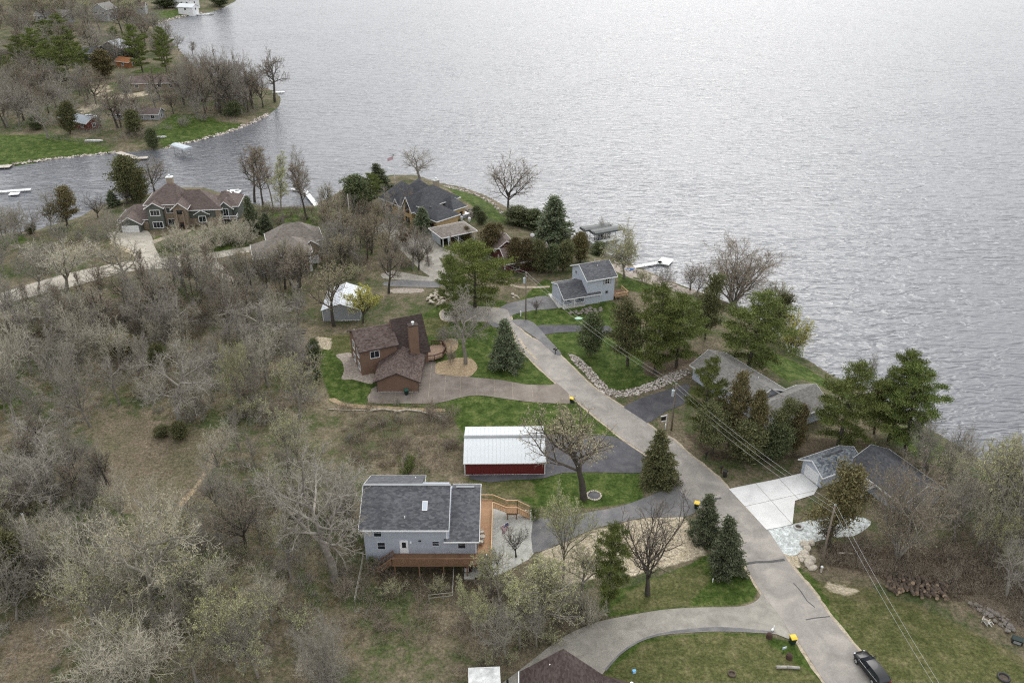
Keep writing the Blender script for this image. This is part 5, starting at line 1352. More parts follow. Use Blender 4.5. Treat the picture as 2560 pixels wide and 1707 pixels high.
for k, (nm, f) in enumerate([('oak', 'oak'), ('vase', 'vase'), ('pole', 'pole'), ('multi', 'multi')]):
    for j in range(2):
        PROTO[f'{nm}_grey{j}'] = bare(f'{nm}_grey{j}', 100 + k * 7 + j, 12.0, f, w_grey if j else w_dark, t_grey if j else t_brown)
PROTO['round0'] = bare('round0', 160, 11.0, 'multi', w_grey, t_brown, l_cream, 2500, .13, dense=1.9)
PROTO['oak_pale0'] = bare('oak_pale0', 141, 13.0, 'oak', w_pale, t_pale, l_cream, 1600, .13, dense=.75)
PROTO['vase_pale0'] = bare('vase_pale0', 142, 13.0, 'vase', w_pale, t_pale, dense=.75)
PROTO['vase_pale1'] = bare('vase_pale1', 152, 12.0, 'vase', w_pale, t_grey, l_bud, 600, .12)
PROTO['oak_bud0'] = bare('oak_bud0', 143, 13.0, 'oak', w_dark, t_brown, l_cream, 3600, .12)
PROTO['oak_bud1'] = bare('oak_bud1', 144, 11.0, 'vase', w_grey, t_grey, l_bud, 6000, .14)
PROTO['oak_bud2'] = bare('oak_bud2', 154, 11.0, 'oak', w_grey, t_grey, l_bud, 3500, .13)
PROTO['weep0'] = bare('weep0', 145, 10.0, 'weep', w_grey, t_grey, l_bud, 7000, .15)
PROTO['yellow0'] = bare('yellow0', 146, 7.0, 'vase', w_dark, t_brown, l_yell, 6500, .15)
PROTO['yellow1'] = bare('yellow1', 147, 5.0, 'multi', w_grey, t_brown, l_yell, 7000, .13)
PROTO['pole_bud0'] = bare('pole_bud0', 148, 13.0, 'pole', w_grey, t_grey, l_bud, 4000, .13)
PROTO['pole_pale0'] = bare('pole_pale0', 158, 13.0, 'pole', w_pale, t_pale, l_bud, 1500, .13)
PROTO['clear0'] = bare('clear0', 149, 11.0, 'vase', w_dark, t_dark, dense=.55)
for j in range(3):
    PROTO[f'pine{j}'] = conifer(f'pine{j}', 200 + j, 13.0, 8.5, 'pine', w_dark, l_pine)
    PROTO[f'lcedar{j}'] = conifer(f'lcedar{j}', 270 + j, 8.5, 5.2, 'loose', w_dark, l_rcedar if j else l_cedar)
PROTO['pineb'] = conifer('pineb', 210, 13.0, 10.0, 'pine', w_dark, l_pineb)
PROTO['ospruce'] = conifer('ospruce', 226, 9.0, 5.4, 'spruce', w_dark, l_cedar)
for j in range(2):
    PROTO[f'spruce{j}'] = conifer(f'spruce{j}', 220 + j, 9.0, 5.0, 'spruce', w_dark, l_spruce)
    PROTO[f'cedar{j}'] = conifer(f'cedar{j}', 230 + j, 8.0, 4.2, 'cedar', w_dark, l_cedar)
    PROTO[f'rcedar{j}'] = conifer(f'rcedar{j}', 240 + j, 8.0, 4.2, 'cedar', w_dark, l_rcedar)
    PROTO[f'dcedar{j}'] = conifer(f'dcedar{j}', 250 + j, 9.0, 4.6, 'cedar', w_dark, l_dcedar)
for j in range(2):
    PROTO[f'brush_grey{j}'] = brush(f'brush_grey{j}', 300 + j, 3.2, w_grey, t_grey)
    PROTO[f'brush_brown{j}'] = brush(f'brush_brown{j}', 310 + j, 2.6, w_grey, t_brown)
    PROTO[f'brush_bud{j}'] = brush(f'brush_bud{j}', 320 + j, 3.2, w_grey, t_grey, l_bud, 1500, .12)
PROTO['brush_pale0'] = brush('brush_pale0', 330, 3.6, w_pale, t_pale)
PROTO['brush_green0'] = brush('brush_green0', 340, 2.2, w_dark, t_brown, l_bush, 2600, .14)
PROTO['brush_rust0'] = brush('brush_rust0', 341, 2.4, w_dark, t_brown, l_rust, 2200, .14)

def plant(kind, loc, h, w, label, cat, name, group=None, rz=None, zs=True):
    p = PROTO[kind]
    o = thing(name, label, cat, loc, random.uniform(0, 6.28) if rz is None else rz, group)
    o.scale = (w / p['w'], w / p['w'], h / p['h'])
    tw = 'shrub' in name or 'bush' in name
    link('stems' if tw else 'trunk', p['trunk'], o)
    link('foliage' if (tw or len(p['crown'].materials) > 1) else 'crown', p['crown'], o)
    return o
def tree(kind, view, xb, yb, yt, wpx, label, cat='tree', name=None, group=None, rz=None):
    """stand a tree on the ground point seen at (xb, yb), as tall and wide as it looks"""
    skirt = 0.26 if 'spruce' in kind else 0.16 if 'cedar' in kind else 0.0      # low boughs reach out in front of the trunk's foot
    g = G(view, xb, max(yb - skirt * wpx, yt + 8))
    h = height_to(view, g, xb, yt)
    wpx *= 1.15 if kind.startswith('pine') else 1.12 if kind.startswith('spruce') else 1.0
    wd = wpx * VIEW[view][2] * depth_of(g + Vector((0, 0, h * .5))) / FPX
    if name is None:
        name = ('white_pine' if kind.startswith('pine') else 'spruce_tree' if 'spruce' in kind else 'cedar_tree' if 'cedar' in kind else
                'shrub' if kind.startswith('brush') else 'budding_tree' if ('bud' in kind or 'yellow' in kind or 'weep' in kind) else 'bare_oak_tree' if kind.startswith('oak') else 'bare_tree')
        if name == 'shrub' and cat == 'tree': cat = 'shrub'
    g.z -= 0.05
    return plant(kind, g, h, wd, label, cat, name, group, rz)
# ------------------------------------------------------------------ trees that can be told apart in the photograph
T = tree
# pines, spruces and cedars about the road and along the near shore
T('spruce0', 4, 525, 1425, 1020, 235, 'blue-green spruce standing alone on the lawn between road and brown house')
T('pineb', 4, 275, 900, 385, 480, 'tall bright green pine at the bend of the road, left of the white lake house')
T('pine2', 4, 125, 1030, 500, 230, 'thin dark pine with a bare trunk beside the tall bright green pine')
T('pine1', 4, 1685, 1415, 745, 400, 'big bright pine, left of the pair beside the ranch roof, behind the stone-edged lawn')
T('pine0', 4, 1850, 1375, 800, 390, 'broad pine right of the big bright pine, beside the grey ranch roof')
T('lcedar0', 4, 1470, 1410, 830, 330, 'wide dark evergreen left of the big bright pine, in front of the white lake house')
T('dcedar1', 4, 1180, 1310, 960, 210, 'small thin dark evergreen on the lawn under the power lines')
T('lcedar0', 4, 2075, 1190, 650, 260, 'dark narrow evergreen in front of the round brown shoreline tree')
T('pine1', 6, 720, 960, 465, 440, 'dense dark green pine rising behind the long grey ranch roof')
T('lcedar0', 6, 890, 770, 455, 190, 'ragged dark evergreen at the shore beside the yellow willow bush')
T('pine2', 6, 400, 1430, 870, 220, 'young bright pine at the left corner of the ranch house')
T('lcedar1', 6, 590, 1500, 960, 210, 'brownish cedar second in the group before the ranch house')
T('rcedar1', 6, 745, 1545, 1120, 150, 'reddest cedar, in the middle of the group before the ranch house')
T('lcedar0', 6, 905, 1540, 1150, 200, 'dark green round cedar before the ranch house wing')
T('rcedar0', 6, 1020, 1530, 1200, 120, 'brown cedar at the right end of the group before the ranch house')
T('lcedar0', 6, 480, 1560, 1180, 260, 'low olive cedar nearest the road below the young bright pine')
T('cedar1', 6, 700, 1600, 1300, 260, 'low olive cedar under the power lines by the road bank')
T('dcedar0', 6, 880, 1590, 1330, 220, 'low dark cedar above the white concrete drive')
T('pine1', 6, 1310, 1485, 935, 390, 'bright pine between the ranch wing and the blue-shingled garage')
T('lcedar1', 6, 1555, 1425, 1075, 220, 'brown cedar squeezed between the two pines behind the dark roofed house')
T('pine0', 6, 1650, 1435, 845, 320, 'tall forked pine at the shore with open layered branches')
T('pine2', 6, 1760, 1500, 940, 370, 'shorter broad pine at the water, right of the forked pine')
T('ospruce', 8, 1085, 560, 95, 300, 'pointed olive evergreen at the road edge below the barn pad')
T('spruce1', 8, 1445, 985, 585, 215, 'dark blue spruce nearest the yellow lidded bin at the road')
T('spruce0', 8, 1615, 1240, 775, 260, 'full spruce on the grass corner where the lower drive meets the road')
T('pine1', 8, 690, 1455, 810, 310, 'young soft green pine at the lower edge of the straw patch')
T('lcedar1', 9, 650, 770, 268, 330, 'loose brown cedar beside the utility pole and the white concrete drive')
# evergreens round the black roofed house and red house
T('dcedar1', 3, 330, 655, 300, 270, 'rounded dark green pine left of the black roofed house')
T('pine0', 3, 450, 560, 290, 200, 'second dark pine close behind the rounded one by the black roofed house')
T('spruce0', 3, 520, 470, 205, 190, 'dark spruce against the water at the left end of the black roof')
T('spruce1', 3, 890, 845, 590, 170, 'blue spruce in front of the black roofed garage')
T('brush_rust0', 3, 740, 890, 725, 180, 'rust brown bushy tree in front of the blue spruce', 'tree', 'rust_tree')
T('spruce1', 4, 880, 470, 40, 290, 'tallest dark evergreen, behind the red house by the lake')
T('dcedar0', 4, 630, 300, 110, 250, 'wide dark evergreen on the shore left of the tallest one')
T('dcedar1', 4, 745, 330, 130, 180, 'dark evergreen between the tallest evergreen and the bare shoreline tree')
T('rcedar0', 4, 400, 510, 245, 190, 'brown cedar at the left corner of the red house')
T('rcedar1', 4, 450, 420, 245, 100, 'narrow cedar tip behind the brown cedar of the red house')
T('rcedar1', 4, 205, 400, 275, 90, 'small cone shaped brown cedar beside the open carport')
T('dcedar0', 4, 295, 200, 105, 80, 'small dark juniper by the patio of the black roofed house')
T('dcedar1', 4, 325, 265, 150, 90, 'second small dark juniper, nearer, by the patio of the black roofed house')
for x, yb, yt, w, k, l in ((590, 645, 355, 140, 'rcedar0', 'first brown cedar in the row hiding the red house'), (690, 640, 375, 150, 'rcedar1', 'second cedar, reddish, in the row hiding the red house'),
                           (780, 650, 380, 150, 'cedar0', 'olive cedar in the middle of the row hiding the red house'), (870, 650, 415, 150, 'dcedar0', 'dark cedar fourth in the row before the red house'),
                           (965, 640, 385, 170, 'cedar1', 'last cedar of the row, beside the white lake house roof'), (1100, 570, 310, 140, 'rcedar0', 'reddish cone shaped cedar behind the white lake house'),
                           (1240, 510, 395, 140, 'dcedar1', 'low dark cedar behind the white lake house near the boat lifts')):
    T(k, 4, x, yb, yt, w, l)
T('dcedar1', 5, 130, 805, 555, 110, 'dark columnar evergreen at the left edge of the brown house lawn')
T('dcedar0', 5, 155, 930, 810, 70, 'low dark shrub below the columnar evergreen', 'shrub', 'shrub')
# mansion surroundings
T('spruce0', 2, 1660, 560, 295, 110, 'narrow blue spruce right of the stone mansion')
T('spruce1', 2, 1740, 540, 400, 90, 'small dark spruce beside the narrow one at the mansion')
T('lcedar1', 2, 440, 520, 225, 200, 'dark ragged cedar on the shore left of the mansion garage')
T('spruce1', 2, 740, 380, 255, 90, 'small open pine at the water left of the mansion')
T('cedar0', 2, 870, 345, 30, 210, 'tall olive evergreen with several bare trunks behind the mansion')
T('cedar1', 2, 920, 350, 120, 120, 'slimmer olive evergreen beside the tall one behind the mansion')
T('cedar0', 2, 205, 540, 470, 70, 'small cedar at the inlet bank left of the mansion')
# peninsula beyond the inlet
for k, x, yb, yt, w, l in (('pine1', 610, 730, 300, 290, 'large dark pine in the centre of the far peninsula'), ('pine0', 330, 590, 235, 200, 'tall pine left of the large one on the far peninsula'),
    ('pine2', 1200, 610, 205, 190, 'broad pine beside the dark blue house across the inlet'), ('pine0', 1400, 610, 225, 150, 'pine nearest the cove, right of the dark blue house'),
    ('rcedar0', 880, 690, 420, 180, 'rust brown cedar before the dark blue house'), ('dcedar0', 1290, 1270, 1075, 120, 'dark cone shaped cedar at the far shoreline wall'),
    ('dcedar1', 1390, 100, -30, 210, 'dark round evergreen by the white lakefront house at the top'), ('dcedar0', 1030, 130, 45, 140, 'dark evergreen among the far grey houses'),
    ('dcedar1', 80, 590, 420, 180, 'dark evergreen at the left edge beyond the inlet'), ('dcedar0', 310, 1110, 960, 150, 'dark bushy evergreen left of the red boathouse'),
    ('cedar1', 590, 1150, 860, 160, 'olive cedar in front of the red boathouse'), ('cedar0', 1140, 1150, 920, 150, 'olive cedar left of the small grey cottage'),
    ('dcedar0', 1090, 560, 420, 160, 'dark evergreen touching the dark blue house on its right'), ('pine0', 960, 320, 220, 100, 'small pine above the dark blue house roof'),
    ('dcedar1', 1850, 80, -60, 160, 'dark tree mass on the far point at the top'), ('cedar0', 200, 800, 600, 180, 'olive evergreen under the far pines, left'),
    ('cedar1', 1010, 500, 400, 90, 'brown cedar against the dark blue house'), ('pine2', 480, 330, 120, 200, 'far pine behind the peninsula pines'), ('dcedar1', 560, 1020, 880, 130, 'dark cedar at the left of the red boathouse roof'),
    ('dcedar0', 1960, 1000, 850, 150, 'dark evergreen at the end of the far lawn')):
    T(k, 1, x, yb, yt, w, l)
for k, x, yb, yt, w, l in (('pine1', 230, 640, 300, 190, 'pine at the left end of the far pine stand'), ('pine0', 460, 700, 350, 190, 'front pine of the far stand, before the large central one'),
    ('pine2', 720, 660, 350, 160, 'pine between the large central one and the rust brown cedar'), ('pine1', 420, 430, 170, 160, 'back pine of the far stand behind the tall one'),
    ('pine2', 120, 720, 470, 160, 'low pine at the left edge of the far stand'), ('pine1', 600, 470, 220, 150, 'pine behind the large central one in the far stand')):
    T(k, 1, x, yb, yt, w, l)
# bare and budding trees that stand out
T('oak_grey1', 3, 870, 360, 60, 390, 'bare spreading tree behind the black roofed house against the water')
T('vase_grey0', 3, 1640, 620, 95, 480, 'rounded bare tree on the shore lawn of the black roofed house')
T('weep0', 4, 1445, 675, 255, 430, 'pale green willow by the dock behind the white lake house')
T('round0', 6, 620, 530, 95, 540, 'large rounded brown bare tree on the shore above the pines')
T('vase_grey1', 6, 370, 480, 270, 200, 'grey thin bare tree at the water left of the large rounded one')
T('oak_bud2', 6, 890, 620, 370, 220, 'yellowish budding tree at the right foot of the large rounded tree')
T('yellow1', 6, 1010, 850, 605, 195, 'bright yellow willow bush at the water edge', 'bush', 'willow_bush')
T('vase_grey1', 6, 1530, 1050, 850, 150, 'faint bare tree behind the forked pine at the shore')
T('oak_bud0', 8, 500, 615, -110, 920, 'large budding oak beside the round stone ring near the barn', rz=0.6)
T('clear0', 8, 1000, 1365, 555, 640, 'bare dark-limbed tree at the lower edge of the straw patch', rz=2.1)
T('oak_bud1', 8, 340, 1230, 555, 430, 'pale green budding tree between the patio and the straw patch')
T('clear0', 7, 1380, 1230, 955, 230, 'small bare tree on the edge of the concrete patio')
T('clear0', 7, 1240, 1350, 1125, 110, 'smallest bare tree beside the deck corner of the blue house')
T('oak_grey1', 5, 1390, 770, 130, 520, 'large grey bare tree in the mulch bed by the brown house')
T('oak_bud0', 5, 285, 455, -120, 470, 'tall brownish tree standing in front of the metal shed')
T('yellow0', 5, 530, 425, 110, 300, 'yellow-green leafing tree right of the metal shed')
T('vase_grey1', 3, 590, 910, 515, 400, 'grey bare tree in front of the black roofed house')
T('clear0', 3, 860, 1130, 840, 260, 'small dark bare tree beside the lane to the black roofed house')
T('oak_grey0', 3, 600, 1335, 890, 300, 'dark leaning bare tree at the asphalt lane behind the shed')
T('vase_grey0', 5, 1310, 435, 250, 150, 'slender bare tree by the lane above the brown house deck')
T('brush_grey0', 5, 1230, 575, 460, 190, 'bare shrub in the upper mulch bed of the brown house')
T('brush_brown0', 5, 1265, 765, 615, 110, 'bare round shrub beside the brown house deck')
T('clear0', 15, 490, 1190, 990, 180, 'tiny reddish bare tree in front of the white lake house drive')
T('brush_grey1', 4, 1770, 720, 570, 180, 'dark bare shrub at the shore right of the willow')
T('brush_bud0', 4, 1610, 710, 610, 170, 'olive shrub at the shore in front of the long dock')
T('vase_grey0', 4, 1960, 770, 530, 260, 'bare branching tree at the shore right of the dock')
T('multi_grey1', 4, 1270, 420, 205, 170, 'bare reddish bush growing before the boat lifts', 'bush', 'bare_bush')
for x, yb, yt, w, k, l in ((1665, 335, -60, 230, 'oak_grey0', 'leftmost of the tall bare trees on the inlet shore'), (1725, 410, -30, 190, 'pole_grey0', 'second tall bare tree on the inlet shore'),
                           (1785, 365, -50, 190, 'pole_grey1', 'third tall bare tree on the inlet shore'), (1850, 480, -20, 200, 'pole_bud0', 'tall bare tree nearest the viewer in the inlet shore row'),
                           (1965, 340, -40, 230, 'vase_grey1', 'tall bare tree beside the white dock on the inlet shore'), (2005, 440, 60, 190, 'pole_grey0', 'last tall bare tree of the inlet shore row')):
    T(k, 2, x, yb, yt, w, l)
T('vase_grey1', 2, 330, 510, 235, 270, 'grey bare tree at the inlet left of the dark ragged cedar')
T('vase_grey0', 2, 1010, 260, 20, 260, 'reddish bare tree behind the mansion roof')
T('clear0', 2, 640, 430, 270, 180, 'little dark bare tree at the water by the mansion garage')
T('clear0', 2, 830, 340, 230, 160, 'thin bare tree at the water behind the mansion')
for x, yb, yt, w, k, l in ((1730, 990, 400, 330, 'vase_grey0', 'dark thick-trunked bare tree on the far point'), (1640, 960, 430, 260, 'vase_grey1', 'bare tree left of the thick-trunked one on the far point'),
                           (1850, 950, 380, 300, 'oak_grey0', 'tallest bare tree on the far point'), (1950, 930, 390, 300, 'vase_grey1', 'bare tree right of the tallest on the far point'),
                           (2060, 900, 400, 260, 'oak_grey1', 'bare tree near the tip of the far point'), (2310, 860, 400, 300, 'oak_grey0', 'bare tree standing at the very tip of the far point'),
                           (2210, 900, 560, 240, 'vase_grey0', 'low bare tree at the tip of the far point'), (1500, 430, 270, 130, 'oak_grey1', 'thin bare tree by the cove'),
                           (1560, 560, 430, 200, 'vase_grey1', 'bare tree by the cove behind the far point trees'), (1620, 480, 350, 80, 'pole_grey0', 'thin upright tree by the cove shore')):
    T(k, 1, x, yb, yt, w, l)
# big crowns of the woodland
for k, v, x, yb, yt, w, l in (
    ('vase_pale0', 12, 440, 330, -30, 520, 'pale bare tree with bright limbs beside the gravel road'), ('vase_grey1', 12, 250, 330, 30, 360, 'grey bare tree leaning beside the gravel road'),
    ('oak_pale0', 12, 850, 330, -40, 460, 'pale twiggy tree overhanging the gravel road'), ('oak_pale0', 12, 1190, 300, 40, 480, 'crooked pale tree at the drive of the mansion'),
    ('vase_pale1', 12, 1290, 330, 60, 400, 'pale greenish tree before the mansion lawn'), ('oak_grey1', 12, 1180, 1225, 690, 640, 'big bare oak with forked trunk in the woodland clearing'),
    ('oak_grey1', 12, 1655, 660, 420, 600, 'low spreading grey tree in the woodland by the shed'), ('oak_bud1', 12, 1590, 1160, 640, 260, 'pale yellow-green tree at the path through the woodland'),
    ('vase_pale0', 12, 110, 1210, 520, 430, 'pale bare tree at the left edge of the woodland'), ('vase_pale1', 12, 470, 620, 290, 620, 'wide pale bare tree below the gravel road'),
    ('oak_grey0', 12, 700, 640, 300, 420, 'dark bare tree below the gravel road'), ('vase_grey1', 12, 590, 1220, 640, 430, 'grey bare tree left of the woodland clearing'),
    ('oak_grey0', 12, 1010, 560, 260, 420, 'dark twiggy tree above the middle of the woodland'), ('oak_bud2', 12, 1960, 1180, 740, 400, 'budding tree behind the left lawn of the brown house'),
    ('oak_grey1', 11, 2160, 900, 80, 900, 'huge grey bare oak in front of the blue house, left'), ('vase_grey0', 11, 1590, 700, 260, 420, 'slim bare tree at the edge of the woodland path'),
    ('oak_pale0', 11, 1010, 1240, 370, 860, 'largest pale bare tree in the lower woodland'), ('vase_pale0', 11, 740, 1190, 560, 560, 'pale bare tree left of the largest pale one'),
    ('oak_bud2', 11, 620, 1260, 800, 560, 'yellow-green budding tree in the lower woodland'), ('vase_pale0', 11, 740, 1700, 1180, 640, 'pale white-limbed tree at the bottom edge, left'),
    ('vase_pale0', 11, 970, 1680, 1080, 640, 'pale white-limbed tree at the bottom edge, right'), ('oak_bud1', 11, 1540, 1480, 960, 520, 'green-tinged tree below the huge grey oak'),
    ('multi_grey1', 11, 2140, 1640, 1130, 420, 'grey many-stemmed bush at the bottom edge', ), ('oak_bud2', 11, 330, 900, 620, 480, 'grey-green tree right of the leaning pole'),
    ('oak_grey0', 12, 1950, 380, 40, 420, 'dark bare tree in front of the beige house'), ('vase_grey1', 12, 1560, 300, 60, 300, 'lilac-grey bare tree at the beige house drive'),
    ('multi_grey1', 11, 250, 420, 60, 700, 'dense grey thicket tree behind the leaning pole'), ('oak_grey1', 12, 300, 1420, 1180, 560, 'grey thicket tree at the left edge below the clearing')):
    T(k, v, x, yb, yt, w, l)
T('cedar0', 11, 120, 1040, 610, 300, 'yellow-green cedar at the left edge of the woodland')
T('rcedar0', 12, 830, 810, 620, 190, 'rust coloured cedar in the middle of the woodland')
T('cedar1', 12, 1040, 890, 690, 130, 'dark little cedar beside the rust coloured one')
T('dcedar1', 12, 330, 830, 720, 80, 'small dark evergreen bush in the left woodland')
T('cedar1', 12, 1180, 1320, 1200, 130, 'green juniper at the foot of the big bare oak')
T('cedar0', 12, 1060, 1290, 1215, 110, 'second green juniper by the big bare oak')
T('brush_green0', 11, 490, 640, 520, 200, 'olive green bush right of the leaning pole')
T('brush_green0', 7, 540, 580, 420, 160, 'bright green bush behind the blue house')
T('dcedar0', 7, 245, 1320, 1225, 70, 'small dark evergreen beside the left deck stairs', 'shrub', 'shrub')
T('brush_green0', 7, 1530, 930, 830, 110, 'green bush at the foot of the deck stairs')
# right side woods
for k, v, x, yb, yt, w, l in (
    ('round0', 9, 1060, 820, 225, 500, 'huge brown bare thicket beside the dark roofed house'), ('vase_grey1', 9, 1400, 720, 300, 380, 'dark bare tree at the right shore'),
    ('oak_bud2', 9, 1550, 740, 90, 560, 'large shoreline tree with yellow-green leaves'), ('vase_pale1', 9, 1720, 860, 150, 460, 'bare tree at the right edge against the water'),
    ('oak_bud1', 9, 1610, 860, 520, 260, 'yellow-green leafing tree under the shoreline tree'), ('oak_bud1', 9, 1730, 960, 760, 200, 'low yellow-green bush at the right edge'),
    ('oak_grey1', 9, 1700, 1060, 720, 330, 'low brown bare tree at the right edge above the chairs'), ('clear0', 9, 640, 760, 560, 180, 'leafless sapling under the loose brown cedar'),
    ('pole_pale0', 9, 1370, 640, 240, 170, 'pale slender tree nearest the dark roofed house on the right shore'), ('pole_pale0', 9, 1500, 700, 120, 230, 'pale slender tree left of the large shoreline tree'), ('pole_pale0', 9, 1650, 780, 90, 260, 'pale slender tree right of the large shoreline tree'), ('pole_pale0', 9, 1770, 820, 140, 240, 'pale slender tree at the very right edge of the shore'), ('oak_bud2', 9, 1330, 420, 190, 300, 'budding shrub tree behind the dark roofed house')):
    T(k, v, x, yb, yt, w, l)
T('oak_bud1', 10, 220, 430, 165, 230, 'bright yellow-green bush below the deck', 'bush', 'budding_bush')
T('pole_bud0', 10, 430, 470, 120, 230, 'grey-green budding tree below the patio')
T('pole_bud0', 10, 640, 330, -80, 330, 'tall thin budding tree at the left of the young pine')
T('brush_pale0', 10, 780, 330, 160, 200, 'pale bare bush at the bend of the lower drive')
T('brush_pale0', 8, 1420, 975, 860, 150, 'whitish bare shrub beside the dark blue spruce')

# ------------------------------------------------------------------ woodland filling: many alike, told apart only by where they grow
def inside(poly, x, y):
    c = False
    for (ax, ay), (bx, by) in zip(poly, poly[1:] + poly[:1]):
        if (ay > y) != (by > y) and x < (bx - ax) * (y - ay) / (by - ay) + ax: c = not c
    return c
KEEP = [[tuple(W(v, x, y)[:2]) for x, y in q] for v, q in (
    (11, [(760, 60), (1200, 0), (1420, 40), (1340, 240), (1050, 520), (900, 470), (760, 330)]),
    (12, [(680, 1240), (900, 1110), (1160, 1210), (1400, 1240), (1420, 1480), (1250, 1568), (780, 1568)]),
    (12, [(-100, 380), (0, 330), (450, 190), (900, 90), (1700, 10), (1750, 40), (1450, 130), (1540, 260), (1300, 200), (900, 180), (520, 260), (0, 430)]),
    (7, [(90, 560), (700, 560), (1130, 640), (1560, 840), (1560, 1180), (1200, 1420), (280, 1360), (120, 1300)]),
    (2, [(640, 480), (900, 300), (1560, 300), (1640, 600), (1300, 690), (1000, 700)]), (2, [(1600, 480), (2150, 480), (2150, 840), (1640, 860)]),
    (5, [(140, 80), (600, 80), (520, 420), (160, 420)]))]
def scatter(n, view, poly, kinds, hr, label, cat, name, group, seed, gap, free=False, wide=False):
    R = random.Random(seed)
    P = [tuple(W(view, x, y)[:2]) for x, y in poly]
    xs, ys = zip(*P); got = []
    tries = 0
    while len(got) < n and tries < n * 60:
        tries += 1
        x, y = R.uniform(min(xs), max(xs)), R.uniform(min(ys), max(ys))
        if not inside(P, x, y) or (not free and any(inside(k, x, y) for k in KEEP)) or gz(x, y) < -3.3: continue
        if any((x - a) ** 2 + (y - b) ** 2 < gap * gap for a, b in got): continue
        got.append((x, y))
        k = R.choice(kinds); h = R.uniform(*hr)
        p = PROTO[k]; lab = placed(label[k], x, y)
        if cat == 'tree': h *= 1.22
        plant(k, (x, y, gz(x, y) - .05), h, h * p['w'] / p['h'] * (R.uniform(.8, 1.15) if cat != 'tree' or wide else R.uniform(.58, .9)), lab, cat, name, 'alike plants: ' + lab, R.uniform(0, 6.28))
NEAR = [(v.x, v.y, t) for v, t in (
    (Vector((-35, 160, 0)), 'near the metal shed'), (Vector((-28, 138, 0)), 'near the brown house'), (G(5, 130, 805), 'near the dark columnar evergreen'), (G(12, 1180, 1225), 'near the forked oak in the clearing'),
    (G(12, 830, 810), 'near the rust coloured woodland cedar'), (G(12, 60, 380), 'near the left end of the gravel road'), (G(12, 700, 150), 'near the middle of the gravel road'), (G(12, 1050, 90), 'near the mansion drive mouth'),
    (Vector((-52, 179, 0)), 'near the beige house'), (G(11, 1300, 200), 'near the worn woodland path'), (G(11, 245, 765), 'near the bare pale pole'), (G(11, 120, 1040), 'near the yellow-green cedar'), (G(11, 2160, 900), 'near the huge grey oak'),
    (G(11, 1010, 1240), 'near the largest pale bare tree'), (G(11, 620, 1260), 'near the yellow-green budding woodland tree'), (Vector((-17, 82, 0)), 'near the left deck stairs'), (Vector((-3, 64, 0)), 'near the white roofed trailer'),
    (G(12, 1655, 660), 'near the low spreading grey tree'), (G(12, 470, 620), 'near the wide pale woodland tree'), (G(12, 110, 1210), 'near the pale tree at left edge'), (G(12, 1590, 1160), 'near the pale tree on the path'), (G(12, 1060, 880), 'near the dark little cedar'),
    (G(11, 740, 1600), 'near the left pale tree at bottom edge'), (G(11, 1500, 1500), 'near the green-tinged tree'), (G(11, 1950, 1400), 'near the grey many-stemmed bottom bush'), (G(12, 590, 1220), 'left of the clearing'), (G(12, 1950, 1180), 'near the brown house left lawn'),
    (G(3, 900, 960), 'near the black house drive'), (G(3, 700, 1250), 'near the asphalt lane'), (G(3, 120, 900), 'near the pale pole by beige house'), (Vector((-14, 199, 0)), 'near the carport'), (Vector((-163, 316, 0)), 'near the red boathouse'), (Vector((-143, 327, 0)), 'near the grey cottage'),
    (Vector((-200, 444, 0)), 'near the dark blue house'), (Vector((-155, 376, 0)), 'near the low dull brown roof'), (Vector((-118, 358, 0)), 'near the reddish roof on the point'), (G(1, 1400, 250), 'near the far cove'), (Vector((-284, 556, 0)), 'near the long dark grey house'), (Vector((-258, 570, 0)), 'near the tall grey far house'),
    (Vector((-226, 620, 0)), 'near the white lakefront house'), (Vector((-352, 575, 0)), 'near the white top left house'), (G(1, 610, 730), 'near the large dark far pine'), (G(1, 330, 590), 'near the left far pines'), (G(1, 2310, 860), 'near the tip of the far point'), (G(1, 1750, 960), 'near the thick-trunked far tree'), (G(1, 0, 1150), 'near the left end of far lawn'),
    (G(1, 100, 850), 'near the far left edge beyond the inlet'), (G(9, 510, 800), 'near the pale boulders'), (G(9, 1150, 1000), 'near the log pile'), (G(9, 1600, 1200), 'near the garden chairs'), (Vector((57, 105, 0)), 'near the dark roofed house'), (G(9, 1500, 650), 'near the large right shoreline tree'), (G(9, 1750, 850), 'near the right edge shore'),
    (Vector((1, 90, 0)), 'near the concrete patio'), (G(10, 700, 430), 'near the lower drive bend'), (G(10, 350, 600), 'near the bottom brown roof'), (Vector((-92, 206, 0)), 'near the mansion garage'), (Vector((-78, 206, 0)), 'near the mansion lawn'), (G(2, 100, 540), 'near the inlet bank'), (G(2, 1900, 450), 'near the white inlet dock bank'),
    (G(7, 480, 300), 'between the brown and blue houses'), (G(7, 900, 450), 'near the red barn'))]
def placed(txt, x, y):
    return f'{txt} {min(NEAR, key=lambda q: (q[0] - x) ** 2 + (q[1] - y) ** 2)[2]}'
